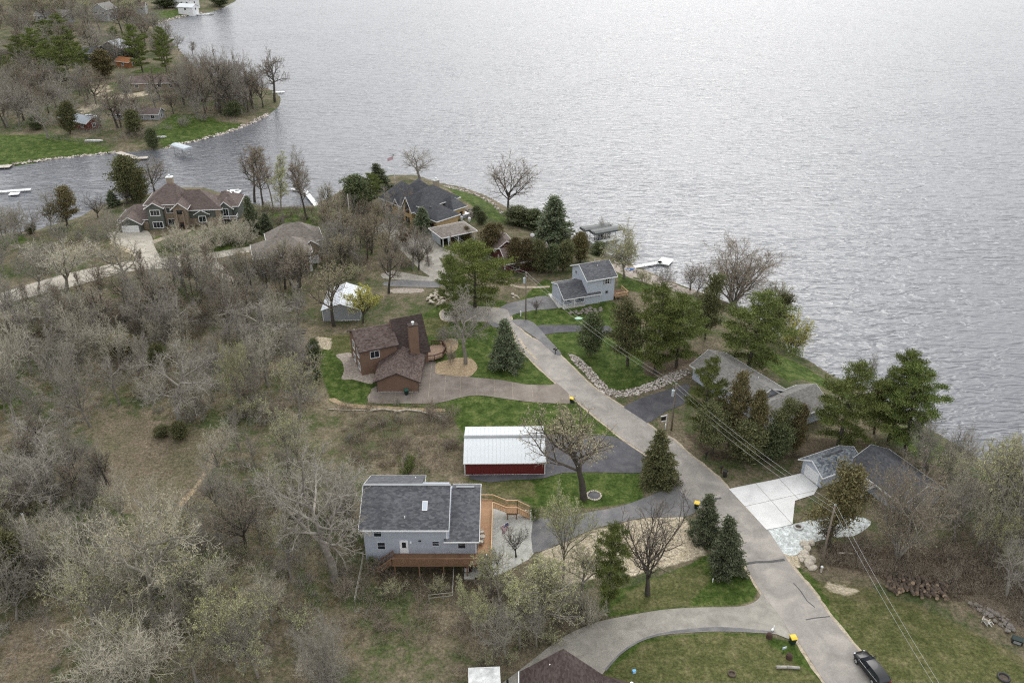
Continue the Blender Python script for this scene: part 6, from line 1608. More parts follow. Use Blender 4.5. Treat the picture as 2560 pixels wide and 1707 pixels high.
def kinds_label(kinds, where):
    txt = {'oak_grey0': 'dark brown-twigged bare tree', 'oak_grey1': 'grey spreading bare tree', 'vase_grey0': 'dark upright bare tree', 'vase_grey1': 'grey fan-shaped bare tree', 'vase_pale0': 'pale fan-shaped bare tree', 'pole_grey0': 'slim dark bare tree',
           'pole_grey1': 'slim grey bare tree', 'vase_pale1': 'pale bare tree with green buds', 'pole_bud0': 'slim tree with pale green buds', 'oak_bud2': 'budding grey-green tree', 'multi_grey1': 'many-stemmed grey bare tree',
           'brush_grey0': 'grey leafless brush', 'brush_grey1': 'tangled grey leafless brush', 'brush_brown0': 'brown leafless brush', 'brush_brown1': 'tangled brown leafless brush', 'brush_bud0': 'brush with pale green buds',
           'brush_bud1': 'tangled budding brush', 'brush_pale0': 'pale leafless brush', 'brush_green0': 'low green bush', 'brush_rust0': 'low rust brown bush', 'oak_bud1': 'leafing pale green tree', 'oak_bud0': 'cream budding brown tree'}
    return {k: txt[k] for k in kinds}
def fill(n, view, poly, kinds, hr, where, zone, seed, gap, shrub=False, free=False, wide=False):
    for j, k in enumerate(kinds):
        m = n // len(kinds)
        cat = ('shrub' if shrub else 'tree')
        scatter(m, view, poly, [k], hr, kinds_label([k], where), cat, 'shrub' if shrub else 'budding_tree' if 'bud' in k else 'bare_oak_tree' if k.startswith('oak') else 'bare_tree', where, seed + j * 11, gap, free, wide)
A_ = [(-120, 560), (500, 420), (1000, 330), (1300, 310), (1950, 350), (2060, 560), (1900, 700), (1500, 640), (900, 640), (400, 720), (-120, 760)]
B_ = [(-120, 700), (400, 700), (900, 640), (1500, 640), (1950, 640), (2030, 900), (2080, 1130), (1560, 1240), (1150, 1180), (800, 1080), (400, 1260), (-120, 1260)]
C_ = [(-60, 60), (560, 60), (740, 300), (640, 560), (-60, 640)]
D_ = [(-80, 560), (640, 540), (1050, 560), (1350, 380), (1500, 60), (2250, 200), (2300, 560), (2325, 1568), (-80, 1620)]
E_ = [(0, 1330), (300, 1340), (800, 1420), (1250, 1420), (1500, 1300), (1750, 1350), (1600, 1620), (900, 1900), (0, 1900)]
fill(40, 12, A_, ['vase_grey0', 'vase_grey1', 'pole_grey0', 'oak_grey1'], (7, 11), 'in the upper woodland below the gravel road', 'A', 1, 4.5)
fill(48, 12, B_, ['oak_grey1', 'vase_grey1', 'pole_grey1', 'vase_pale0'], (6, 10), 'in the middle woodland left of the brown house', 'B', 50, 4.5)
fill(16, 11, C_, ['vase_grey1', 'oak_grey0'], (4.5, 8), 'in the thicket at the left edge', 'C', 90, 3.5)
fill(60, 11, D_, ['oak_grey1', 'vase_pale0', 'oak_bud2', 'vase_grey1'], (5, 9), 'in the lower woodland left of the blue house', 'D', 120, 4.0)
fill(36, 12, A_, ['brush_grey0', 'brush_brown0', 'brush_bud0'], (2, 4), 'in the upper woodland below the gravel road', 'A', 160, 2.2, True)
fill(36, 12, B_, ['brush_grey1', 'brush_brown1', 'brush_bud1', 'brush_grey0'], (1.8, 3.8), 'in the middle woodland left of the brown house', 'B', 200, 2.2, True)
fill(24, 11, C_, ['brush_grey0', 'brush_bud0'], (2, 3.8), 'in the thicket at the left edge', 'C', 240, 1.8, True)
fill(36, 11, D_, ['brush_grey1', 'brush_bud1', 'brush_pale0'], (1.6, 3.4), 'in the lower woodland left of the blue house', 'D', 280, 1.9, True)
fill(8, 7, E_, ['brush_bud0', 'brush_brown0'], (1.5, 3.0), 'on the slope below the deck', 'E', 320, 1.8, True)
fill(12, 10, [(90, 250), (850, 240), (860, 320), (560, 470), (330, 600), (90, 640)], ['brush_grey1', 'brush_bud1'], (1.5, 3.2), 'on the bank above the lower drive', 'E2', 350, 1.6, True)
fill(10, 7, [(-50, 20), (880, 40), (940, 560), (700, 560), (100, 540)], ['brush_brown1', 'brush_grey0'], (1.0, 2.2), 'on the rough ground between the two left houses', 'F', 380, 2.0, True)
fill(10, 9, [(560, 720), (900, 700), (1400, 720), (1900, 900), (1900, 1320), (1400, 1060), (960, 920), (640, 850)], ['brush_brown0', 'brush_brown1', 'brush_grey1'], (1.2, 3.0), 'in the brown thicket right of the road', 'G', 400, 1.6, True)
fill(12, 9, [(1150, 300), (1350, 260), (1900, 560), (1900, 900), (1500, 800), (1200, 500)], ['vase_pale0', 'vase_grey1'], (7, 9.5), 'on the right shore', 'H', 430, 3.0)
fill(30, 3, [(0, 700), (420, 540), (800, 640), (960, 860), (1000, 1180), (560, 1240), (420, 1180), (0, 1250)], ['oak_grey1', 'vase_grey0', 'oak_bud0'], (5, 9), 'between the beige house and the lane', 'I', 450, 3.2)
fill(18, 3, [(0, 520), (300, 540), (800, 700), (960, 860), (1000, 1180), (560, 1240), (0, 1250)], ['brush_grey0', 'brush_bud0', 'brush_brown0'], (1.8, 3.6), 'between the beige house and the lane', 'I', 480, 2.0, True)
fill(8, 2, [(1690, 350), (2050, 360), (2130, 480), (2000, 560), (1700, 500)], ['brush_bud1', 'brush_brown1'], (1.5, 3.5), 'on the grassy bank right of the mansion', 'J', 510, 2.2, True)
fill(16, 2, [(0, 480), (220, 460), (620, 470), (760, 560), (800, 700), (400, 760), (0, 860)], ['vase_pale1', 'oak_grey1'], (6, 10), 'between the gravel road and the inlet', 'K', 530, 4.0)
fill(12, 2, [(0, 500), (560, 520), (760, 600), (880, 720), (400, 780), (0, 880)], ['brush_grey1', 'brush_bud1'], (2, 4), 'between the gravel road and the inlet', 'K', 550, 2.5, True)
fill(16, 2, [(1050, 590), (1600, 560), (1630, 620), (1100, 690)], ['brush_pale0', 'brush_pale0'], (4, 6), 'standing in front of the mansion lawn', 'L', 570, 2.0, True, True)
P1_ = [(0, 480), (420, 640), (800, 700), (1200, 820), (1600, 700), (2050, 720), (2200, 960), (1650, 990), (1250, 1080), (900, 1190), (640, 1140), (0, 1100)]
fill(64, 1, P1_, ['oak_grey0', 'vase_grey0', 'oak_grey1', 'vase_grey1'], (9, 14), 'on the near half of the far peninsula', 'P', 600, 5.0, wide=True)
fill(12, 1, P1_, ['brush_grey0', 'brush_brown0'], (2.5, 5), 'on the near half of the far peninsula', 'P', 640, 3.5, True)
P2_ = [(-300, 120), (340, 100), (900, 130), (1300, 220), (1560, 560), (1100, 620), (700, 460), (-300, 700)]
fill(64, 1, P2_, ['oak_grey0', 'vase_grey0', 'vase_grey1', 'oak_grey1'], (10, 15), 'on the far half of the peninsula', 'Q', 660, 8.0, wide=True)
fill(64, 1, [(-300, -40), (1240, -40), (1240, 190), (-300, 200)], ['oak_grey0', 'vase_grey1', 'oak_bud0', 'oak_bud2'], (9, 14), 'in the far neighbourhood at the top', 'R', 700, 10.0, wide=True)

fill(21, 2, [(1620, 760), (1700, 845), (2040, 850), (2130, 700), (2200, 560), (2300, 700), (2200, 930), (1600, 930)], ['oak_grey1', 'vase_grey1', 'oak_bud0'], (7, 10.5), 'close in front of the beige house', 'M', 740, 2.6)
fill(9, 10, [(130, 180), (880, 220), (870, 300), (560, 450), (330, 560), (100, 600)], ['pole_bud0', 'vase_pale1', 'oak_bud2'], (6, 9), 'on the bank below the patio', 'N', 760, 2.4)
fill(4, 9, [(1150, 280), (1380, 260), (1900, 560), (1900, 860), (1500, 800)], ['vase_pale1', 'oak_bud2'], (6, 9), 'along the lower right shore', 'O', 780, 3.0)
fill(15, 1, [(1480, 960), (2150, 900), (2200, 760), (1700, 690), (1500, 800)], ['vase_grey1', 'oak_grey1', 'vase_grey0'], (11, 15), 'in the clump on the far point', 'S', 800, 4.0, wide=True)
# low undergrowth: too much to count, one mass of stems and twigs for each wood
def undergrowth(name, label, zones, mat, seed, hr=(.6, 1.9), stems=(26, 60), keep=False, avoid=True):
    R = np.random.default_rng(seed); Pl = Plant(seed)
    Ps, Ds, Ls, Rs = [], [], [], []
    for n, view, poly in zones:
        P = [tuple(W(view, x, y)[:2]) for x, y in poly]; xs, ys = zip(*P); k = t = 0
        while k < n and t < n * 30:
            t += 1
            x, y = R.uniform(min(xs), max(xs)), R.uniform(min(ys), max(ys))
            if not inside(P, x, y) or gz(x, y) < -3.3: continue
            if avoid and any(inside(q, x, y) for q in KEEP[2:]): continue
            k += 1
            h, m = R.uniform(*hr), int(R.integers(*stems)); rad = h * .75
            a = R.random(m) * 6.28; r = R.random(m) ** .5 * rad
            p = np.stack([x + np.cos(a) * r, y + np.sin(a) * r, np.full(m, gz(x, y) - .05)], -1)
            d = np.stack([np.cos(a) * r / rad * .7, np.sin(a) * r / rad * .7, np.ones(m)], -1) + R.normal(0, .35, (m, 3))
            d[:, 2] = np.abs(d[:, 2]); L = h * R.uniform(.4, 1.1, m)
            Ps.append(p); Ds.append(d); Ls.append(L); Rs.append(np.full(m, .022))
            # side twigs
            u = R.uniform(.3, 1, (m, 1)); Ps.append(p + nrm(d) * L[:, None] * u); Ds.append(nrm(d) + R.normal(0, .7, (m, 3))); Ls.append(L * .45); Rs.append(np.full(m, .016))
    Pl.spikes(0, np.concatenate(Ps), np.concatenate(Ds), np.concatenate(Ls), np.concatenate(Rs))
    o = link(name, arrays_mesh(name, np.concatenate(Pl.wood[0]), np.zeros((0, 4), int), np.concatenate(Pl.wood[2]), [mat]))
    tag(o, label, None, None, 'stuff')
undergrowth('undergrowth', 'grey brown leafless undergrowth covering the left woodland floor', [(260, 12, A_), (260, 12, B_), (110, 11, C_), (280, 11, D_)], t_grey, 900)
undergrowth('undergrowth', 'brown undergrowth on the slopes around the blue house and the far bank', [(90, 7, E_), (60, 10, [(90, 250), (850, 240), (860, 320), (560, 470), (330, 600), (90, 640)]), (130, 7, [(-50, 20), (880, 40), (940, 560), (700, 560), (100, 540)]), (110, 3, [(0, 700), (420, 540), (800, 640), (960, 860), (1000, 1180), (560, 1240), (0, 1250)]), (80, 2, [(1690, 350), (2050, 360), (2130, 480), (2000, 560), (1700, 500)])], t_brown, 901)
undergrowth('undergrowth', 'brown undergrowth of the thicket right of the road', [(260, 9, [(560, 720), (900, 700), (1400, 720), (1900, 900), (1900, 1320), (1400, 1060), (960, 920), (640, 850)]), (60, 9, [(1150, 300), (1350, 260), (1900, 560), (1900, 900), (1500, 800), (1200, 500)])], t_brown, 902)
m_weed = bark('dead_weed_stalks', (0.20, 0.155, 0.09), (0.34, 0.28, 0.18), (0.26, 0.21, 0.13))
undergrowth('dead_weeds', 'dead tan weeds standing in the woodland clearings', [(500, 12, B_), (500, 11, D_), (200, 12, A_), (160, 7, [(-50, 20), (880, 40), (940, 560), (700, 560), (100, 540)]), (90, 7, E_)], m_weed, 903, (.3, .8), (14, 34))
undergrowth('undergrowth', 'bare brush of the far peninsula', [(160, 1, P1_), (200, 1, P2_)], t_grey, 904, (1.5, 3.2), (26, 50))
# ------------------------------------------------------------------ utility poles and wires
m_pole = plain('weathered_pole_wood', (0.22, 0.185, 0.15), (0.14, 0.115, 0.09), 1.5, 0.9, fine=.2)
m_polel = plain('pale_pole_wood', (0.36, 0.34, 0.31), (0.26, 0.245, 0.22), 1.5, 0.9, fine=.2)
m_wire = plain('bare_wire', (0.42, 0.42, 0.43), None, 1.0, 0.4)
m_can = plain('transformer_grey', (0.42, 0.47, 0.50), (0.36, 0.40, 0.43), 1.0, 0.5)
m_wstone = plain('pale_limestone', (0.56, 0.51, 0.43), (0.36, 0.32, 0.26), 1.2, 0.9, fine=.25)
m_dstone = plain('grey_stone', (0.26, 0.235, 0.21), (0.12, 0.105, 0.09), 1.2, 0.9, fine=.3)
m_yellow = plain('yellow_plastic', (0.66, 0.46, 0.03), (0.58, 0.40, 0.03), 1.0, 0.45)
m_dkgreen = plain('dark_green_plastic', (0.012, 0.028, 0.024), None, 1.0, 0.5)
m_logbark = plain('log_bark', (0.115, 0.09, 0.07), (0.06, 0.048, 0.038), 2.0, 0.95, fine=.3)
m_logend = plain('sawn_log_end', (0.34, 0.25, 0.17), (0.22, 0.16, 0.11), 2.0, 0.9)
m_birch = plain('pale_fallen_wood', (0.50, 0.46, 0.39), (0.34, 0.31, 0.26), 2.0, 0.9, fine=.2)
m_dock = plain('white_dock_decking', (0.72, 0.73, 0.73), (0.60, 0.61, 0.61), 0.8, 0.6)
m_dockt = plain('weathered_dock_boards', (0.46, 0.42, 0.37), (0.36, 0.33, 0.29), 0.8, 0.8, fine=.15)
m_canopy = plain('grey_green_canopy', (0.085, 0.095, 0.092), (0.06, 0.068, 0.067), 0.6, 0.55)
m_galv = plain('galvanised_steel', (0.35, 0.36, 0.37), None, 1.0, 0.45, metal=.4)
m_bluepl = plain('blue_plastic', (0.10, 0.25, 0.55), None, 1.0, 0.45)

def pole(view, xb, yb, yt, label, xt=None, transformer=False, arm=False, mat=None, base=None):
    g = base or G(view, xb, yb)
    h = height_to(view, g, xb, yt)
    p = thing('utility_pole', label, 'utility pole', g)
    MB().cyl((0, 0, -.3), (0, 0, h), .16, .11, 10).build('pole', mat or m_pole, p, smooth=True)
    if transformer:
        c = MB().cyl((-.36, 0, h - 2.3), (-.36, 0, h - 1.2), .26, .26, 12).cyl((-.36, 0, h - 1.2), (-.36, 0, h - 1.1), .2, .12, 12).build('transformer', m_can, p)
        MB().cyl((-.36, .08, h - 1.1), (-.36, .08, h - .8), .05, .03, 6).build('insulator', m_can, c)
    if arm:
        MB().box(-.95, .95, -.06, .06, h - .45, h - .32).build('crossarm', mat or m_pole, p)
    for dx in (-.1, .1): MB().cyl((dx, 0, h - .05), (dx, 0, h + .18), .05, .04, 6).build('insulator', m_can, p)
    return g + Vector((0, 0, h))
tops = {}
tops['lake'] = pole(4, 672, 1000, 632, 'weathered utility pole with transformer before the white lake house', transformer=True)
tops['ranch'] = pole(6, 208, 1368, 1062, 'utility pole with grey transformer beside the hanging sale sign', transformer=True)
tops['right'] = pole(9, 598, 885, 508, 'leaning-looking brown utility pole by the pale boulders, right of the road')
tops['carport'] = pole(3, 1141, 1010, 805, 'utility pole with white transformer before the open carport', transformer=True)
pole(11, 245, 765, 478, 'bare pale pole without wires standing in the left woodland', mat=m_polel)
tops['bank'] = pole(3, 268, 765, 475, 'bare pole on the bank left of the black roofed house', mat=m_polel)
pole(3, 72, 1090, 855, 'pale pole in the brush beside the beige house', mat=m_polel)
off = W(9, 1420, 1760, 8.5)
def wire(name, label, pts, sag, dz=0.0, side=0.0, r=.013, group=None):
    m = MB(); P = []
    for a, b in zip(pts[:-1], pts[1:]):
        d = (b - a); s = Vector((-d.y, d.x, 0)).normalized() * side
        n = 14
        for k in range(n + 1):
            t = k / n
            q = a.lerp(b, t) + s; q.z += dz - sag * (d.length / 40) ** 2 * 4 * t * (1 - t)
            P.append(q)
    m.tube(P, r, 4)
    o = m.build(name, m_wire); tag(o, label, 'power line', group); return o
span = [tops['carport'], tops['lake'], tops['ranch'], tops['right'], off]
wire('power_wire', 'upper overhead wire running along the road from pole to pole', span, 1.0, .05, .12)
wire('power_wire', 'lower overhead wire parallel under the upper one along the road', span, 1.1, -.35, -.22)
wire('service_wire', 'thin wire from the sale sign pole towards the concrete drive pole, lowest of the lines', [tops['ranch'] + Vector((0, 0, -1.6)), tops['right'] + Vector((0, 0, -1.2))], 1.2, 0, 0, .012)
wire('service_wire', 'thin wire from the transformer pole down to the white lake house porch', [tops['lake'] + Vector((0, 0, -.6)), W(4, 865, 712, 3.3)], .5, 0, 0, .012)

# ------------------------------------------------------------------ bins, posts, mailboxes, sign
def wheelie_bin(label, loc, rz, lid, body):
    b = thing('wheelie_bin', label, 'bin', loc, rz)
    m = MB(); m.add([(-.24, -.3, .08), (.24, -.3, .08), (.24, .26, .08), (-.24, .26, .08), (-.33, -.38, 1.02), (.33, -.38, 1.02), (.33, .38, 1.02), (-.33, .38, 1.02)],
                    [(3, 2, 1, 0), (4, 5, 6, 7), (0, 1, 5, 4), (1, 2, 6, 5), (2, 3, 7, 6), (3, 0, 4, 7)])
    m.bar((-.33, .44, .98), (.33, .44, .98), .05, .05); m.build('body', body, b)
    MB().prism([(-.44, 1.02), (-.42, 1.10), (-.1, 1.17), (.3, 1.15), (.44, 1.06), (.44, 1.02)], 'x', -.37, .37).build('lid', lid, b)
    for s in (-1, 1): MB().cyl((s * .30, .3, .12), (s * .24, .3, .12), .12, .12, 12).build('wheel', m_black, b)
    return b
wheelie_bin('dark bin with bright yellow lid at the mouth of the lower drive', G(9, 430, 1330), .15, m_yellow, m_dkgreen)
wheelie_bin('yellow lidded bin by the road at the end of the brown concrete drive', G(5, 2285, 1100), -.5, m_yellow, m_dkgreen)
wheelie_bin('yellow lidded bin half hidden behind the dark blue spruce', G(8, 1383, 690), -.4, m_yellow, m_dkgreen)
wheelie_bin('dark green bin against the brown garage wall', G(5, 895, 1030), .4, plain('green_lid', (0.03, 0.11, 0.085), None, 1, .5), m_dkgreen)
def mailbox(label, loc, rz, n=1, post=m_black, box=m_black):
    p = thing('mailbox', label, 'mailbox', loc, rz)
    MB().box(-.06, .06, -.06, .06, -.2, 1.05).box(-.3 * n, .3 * n, -.05, .05, .98, 1.06).build('post', post, p)
    for k in range(n):
        x = (k - (n - 1) / 2) * .42
        MB().prism([(x - .12, 1.065), (x + .12, 1.065), (x + .12, 1.24), (x + .07, 1.32), (x - .07, 1.32), (x - .12, 1.24)], 'y', -.3, .3).build('box', box, p)
        MB().box(x + .125, x + .145, -.1, .0, 1.2, 1.36).build('flag', MATS['barn_red_steel'], p)
    return p
mailbox('pair of black mailboxes on the asphalt strip at the road edge', G(4, 903, 1272), -.7, 2)
mailbox('black mailbox under the cedars, farther one right of the road', G(8, 1456, 306), -.8)
mailbox('dark wooden mailbox next to the black bin right of the road', G(8, 1575, 415), -.8, 1, m_dkwood, m_black)
wheelie_bin('tall narrow black bin beside the wooden mailbox right of the road', G(8, 1604, 445), -.7, m_black, m_black).scale = (.8, .7, 1.1)
sg = thing('sale_sign', 'white post with arm holding a dark hanging sign, beside the dark drive', 'sign', G(6, 172, 1335), math.radians(20))
MB().box(-.06, .06, -.06, .06, -.2, 2.15).box(-1.15, -.0601, -.055, .055, 1.93, 2.04).build('post', m_trim, sg)
MB().box(-1.02, -.14, -.015, .015, 1.1, 1.8).build('panel', m_black, sg)
MB().box(-1.0, -.16, -.018, .018, .82, 1.0).build('rider_panel', m_trim, sg)
MB().bar((-.95, 0, 1.8), (-.95, 0, 1.94), .02, .02).bar((-.2, 0, 1.8), (-.2, 0, 1.94), .02, .02).bar((-.95, 0, 1.0), (-.95, 0, 1.1), .02, .02).bar((-.2, 0, 1.0), (-.2, 0, 1.1), .02, .02).build('hanger', m_black, sg)
def marker(label, loc, h, r=.09, mat=None, name='marker_post'):
    p = thing(name, label, 'post', loc)
    MB().cyl((0, 0, -.1), (0, 0, h), r, r, 10).build('post', mat or m_trim, p); MB().cyl((0, 0, h), (0, 0, h + .1), r * 1.35, r * 1.1, 10).build('cap', m_trim, p)
    return p
marker('short white capped post below the hanging sign', G(6, 167, 1362), .9)
marker('white utility marker on the lawn corner before the white lake house', G(4, 632, 975), 1.1, .12)
marker('leaning white stub post beside the pale boulders', G(9, 602, 905), .9, .14, m_birch)
marker('small white stake in the grass below the full spruce', G(8, 1510, 1268), .5, .06)
s_ = thing('yard_sign', 'small blue sign on a thin stake in the weedy corner by the lower drive', 'sign', G(9, 375, 1395), .3)
MB().cyl((0, 0, -.1), (0, 0, .95), .025, .025, 6).build('stake', m_black, s_); MB().box(-.22, .3, -.03, .03, .9, 1.2).build('panel', plain('blue_white_panel', (0.30, 0.40, 0.62), (0.65, 0.68, 0.75), 6, .5), s_)
s_ = thing('blue_yard_box', 'small light blue box standing on the bottom lawn', 'box', G(10, 1037, 600), .2)
MB().box(-.2, .2, -.16, .16, 0, .4).build('body', plain('light_blue_plastic', (0.18, 0.45, 0.75), None, 1, .5), s_); MB().box(-.12, .12, -.17, -.161, .1, .3).build('label_plate', m_trim, s_)

# ------------------------------------------------------------------ stones, logs, rings
def rock_mesh(name, seed, mat, sx=1, sy=.8, sz=.6, n=9, m=6):
    R = random.Random(seed)
    mb = MB().ball((0, 0, 0), sx, sy, sz, n, m, .16, R)
    return mb.mesh(name, mat)
RK = [rock_mesh('boulder', s, m_wstone) for s in range(4)]
DK = [rock_mesh('stone', 40 + s, m_dstone, n=7, m=5) for s in range(4)]
def put_rock(meshes, p, size, parent=None, name='stone', label=None, cat=None, group=None, rnd=random):
    o = link(name, rnd.choice(meshes), parent)
    o.location = p; o.scale = (size, size * rnd.uniform(.8, 1.2), size * rnd.uniform(.7, 1.1)); o.rotation_euler = (rnd.uniform(-.3, .3), rnd.uniform(-.3, .3), rnd.uniform(0, 6.28))
    if label: tag(o, label, cat, group)
    return o
Rr = random.Random(5)
for x, y, s in ((505, 745, .75), (520, 770, .6), (500, 800, .8), (480, 820, .55), (510, 825, .75), (545, 835, .7), (530, 858, .85), (552, 885, .65), (545, 735, .55), (490, 838, .4)):
    put_rock(RK, G(9, x, y) + Vector((0, 0, s * .25)), s, None, 'boulder', 'one of the pale squared boulders heaped at the gravel yard edge', 'boulder', 'pale boulders by the gravel yard', Rr)
def stone_pile(name, label, cat, view, poly, n, smin, smax, meshes, seed, rise=.25, group=None):
    R = random.Random(seed)
    P = [tuple(G(view, x, y)[:2]) for x, y in poly]; xs, ys = zip(*P)
    c = Vector((sum(xs) / len(xs), sum(ys) / len(ys), 0)); c.z = gz(c.x, c.y)
    root = thing(name, label, cat, c, 0, group)
    k = t = 0
    while k < n and t < n * 40:
        t += 1
        x, y = R.uniform(min(xs), max(xs)), R.uniform(min(ys), max(ys))
        if not inside(P, x, y): continue
        s = R.uniform(smin, smax)
        put_rock(meshes, Vector((x, y, gz(x, y) + s * .2 + R.random() * rise)) - c, s, root, 'stone', rnd=R); k += 1
    return root
def stone_mass(name, label, view, poly, n, smin, smax, mat, seed):
    """small riprap: too many to pick apart, one mass of single stones"""
    R = np.random.default_rng(seed)
    P = [tuple(G(view, x, y)[:2]) for x, y in poly]; xs, ys = zip(*P)
    base = np.array([(1, 0, 0), (-1, 0, 0), (0, 1, 0), (0, -1, 0), (0, 0, 1), (0, 0, -1)], float)
    fc = [(0, 2, 4), (2, 1, 4), (1, 3, 4), (3, 0, 4), (2, 0, 5), (1, 2, 5), (3, 1, 5), (0, 3, 5)]
    m = MB(); k = 0
    while k < n:
        x, y = R.uniform(min(xs), max(xs)), R.uniform(min(ys), max(ys))
        if not inside(P, x, y): k += .02; continue
        s = R.uniform(smin, smax); a = R.uniform(0, 6.28); ca, sa = math.cos(a), math.sin(a)
        v = base * R.uniform(.75, 1.25, (6, 1)) * np.array([s, s * R.uniform(.6, 1), s * R.uniform(.5, .8)])
        v = np.stack([v[:, 0] * ca - v[:, 1] * sa + x, v[:, 0] * sa + v[:, 1] * ca + y, v[:, 2] + gz(x, y) + s * .3], -1)
        m.add(v, fc); k += 1
    o = m.build(name, mat); o['kind'] = 'stuff'; o['label'] = label
    return o
m_rip, nt_, b_ = new_mat('mixed_riprap', 0.9, 0.2)
g_n = nt_.nodes.new('ShaderNodeNewGeometry')
nt_.links.new(ramp_mix(nt_, g_n.outputs['Random Per Island'], [(0.0, (0.12, 0.10, 0.09)), (0.4, (0.33, 0.29, 0.26)), (1.0, (0.62, 0.58, 0.53))]), b_.inputs['Base Color'])
stone_mass('riprap_stones', 'band of mixed pale stones lining the ditch beside the road', 4, [(1000, 1265), (1080, 1290), (1180, 1380), (1270, 1480), (1320, 1540), (1420, 1560), (1560, 1530), (1700, 1470), (1820, 1410), (1950, 1385), (1960, 1420), (1860, 1480), (1720, 1540), (1560, 1590), (1400, 1610), (1290, 1590), (1200, 1500), (1110, 1400), (1040, 1330)], 1700, .12, .28, m_rip, 1)
stone_mass('shore_stones', 'stones of the seawall along the far lawn', 1, [(1370, 1238), (1640, 1180), (1900, 1108), (2120, 1020), (2250, 955), (2252, 980), (2130, 1045), (1900, 1130), (1640, 1200), (1370, 1262)], 420, .3, .7, m_rip, 2)
stone_mass('shore_stones', 'stones of the shore left of the far dock', 1, [(0, 1400), (480, 1325), (970, 1276), (970, 1294), (480, 1345), (0, 1420)], 420, .25, .55, m_rip, 12)
stone_mass('shore_stones', 'rocks along the black roofed house lawn at the water', 3, [(1080, 395), (1250, 430), (1400, 485), (1530, 560), (1600, 640), (1580, 645), (1510, 575), (1390, 500), (1240, 445), (1080, 408)], 260, .2, .45, m_rip, 3)
stone_mass('shore_stones', 'rocky beach behind the docks and willow', 4, [(1040, 330), (1160, 400), (1330, 470), (1500, 600), (1640, 640), (1840, 720), (1900, 780), (1860, 790), (1640, 680), (1480, 640), (1300, 500), (1050, 360)], 420, .2, .45, m_rip, 4)
stone_mass('shore_stones', 'rocks edging the far cove', 1, [(1310, 185), (1400, 165), (1560, 125), (1700, 105), (1710, 118), (1560, 145), (1400, 185), (1320, 212)], 200, .4, .9, m_rip, 5)
stone_pile('rock_pile', 'heap of pale rocks between the lane and the big pine', 'rock pile', 3, [(930, 1380), (1000, 1325), (1090, 1320), (1150, 1370), (1120, 1430), (1020, 1450), (930, 1430)], 70, .2, .5, RK, 21, .5)
stone_pile('stone_garden', 'rough grey stone edging around the dead planting before the white lake house', 'stone bed', 4, [(960, 955), (1060, 925), (1180, 905), (1270, 915), (1285, 950), (1180, 965), (1060, 960)], 44, .22, .5, DK, 22, .25)
stone_pile('white_rocks', 'few white rocks on the grass left of the white lake house', 'rocks', 4, [(560, 800), (620, 805), (620, 835), (565, 830)], 9, .2, .4, RK, 23, .1)
stone_pile('rock_pile', 'rubble and stones beside the patio of the black roofed house', 'rock pile', 3, [(1250, 610), (1330, 600), (1345, 660), (1300, 700), (1260, 680)], 44, .25, .5, DK, 24, .3)
stone_pile('woods_rocks', 'few rocks among the trees behind the columnar evergreen', 'rocks', 12, [(1930, 580), (1990, 570), (1995, 610), (1940, 620)], 8, .2, .45, DK, 25, .1)
fr = G(8, 580, 592)
rg = thing('stone_ring', 'round ring of white stones filled with grey gravel near the large oak', 'stone ring', fr)
MB().cyl((0, 0, -.1), (0, 0, .06), .85, .85, 20).build('gravel_fill', MATS['asphalt'], rg)
for k in range(20):
    a = 2 * math.pi * k / 20
    put_rock(RK, (math.cos(a) * 1.05, math.sin(a) * 1.05, .08), .19, rg, 'stone', rnd=Rr)
# woodpile of sawn rounds
def log_mesh(name, L, r, n=9):
    m = MB().cyl((0, -L / 2, 0), (0, L / 2, 0), r, r * .94, n)
    me = m.mesh(name, m_logbark); me.materials.append(m_logend)
    for p in me.polygons:
        if len(p.vertices) == n: p.material_index = 1
    return me
LG = [log_mesh('log', .75, .26), log_mesh('log', .7, .2), log_mesh('log', .9, .23)]
wp_ = thing('log_pile', 'long heap of dark sawn logs under the brown thicket', 'log pile', G(9, 1150, 1000))
P = [tuple(G(9, x, y)[:2]) for x, y in ((985, 930), (1080, 930), (1200, 960), (1340, 1000), (1350, 1080), (1250, 1060), (1120, 1050), (1000, 1040))]
xs, ys = zip(*P); k = 0
while k < 95:
    x, y = Rr.uniform(min(xs), max(xs)), Rr.uniform(min(ys), max(ys))
    if not inside(P, x, y): continue
    o = link('log', Rr.choice(LG), wp_); o.location = Vector((x, y, gz(x, y) + .2 + Rr.random() * .55)) - wp_.location
    o.rotation_euler = (Rr.uniform(-.5, .35), Rr.uniform(0, 3), Rr.uniform(-.7, .7)); k += 1
def fallen(label, view, pts, r, name='fallen_log', mat=m_birch, twigs=0):
    P = [G(view, x, y) + Vector((0, 0, r * .9)) for x, y in pts]
    c = P[0].copy(); root = thing(name, label, 'log', c)
    m = MB()
    for a, b in zip(P[:-1], P[1:]): m.cyl(a - c, b - c, r, r * .85, 8)
    m.build('log', mat, root, smooth=True)
    t = MB()
    for _ in range(twigs):
        k = Rr.random(); i = min(int(k * (len(P) - 1)), len(P) - 2); q = P[i].lerp(P[i + 1], Rr.random()) - c
        t.cyl(q, q + Vector((Rr.uniform(-1, 1), Rr.uniform(-.8, .4), Rr.uniform(-.1, .5))), r * .35, r * .1, 4)
    if twigs: t.build('branches', mat, root)
    return root
fallen('long pale fallen trunk beside the mulch strip, left part', 5, [(590, 1165), (700, 1158), (830, 1172)], .16, twigs=10)
fallen('pale fallen trunk beside the mulch strip, middle', 5, [(800, 1178), (900, 1162), (1030, 1178)], .18, twigs=10)
fallen('pale brush end of the fallen trunks, right end', 5, [(1030, 1180), (1110, 1195), (1210, 1228)], .13, twigs=34)
fallen('thin pale fallen trunk left of the other fallen trunks', 5, [(240, 1155), (380, 1162), (560, 1165)], .09, twigs=6)
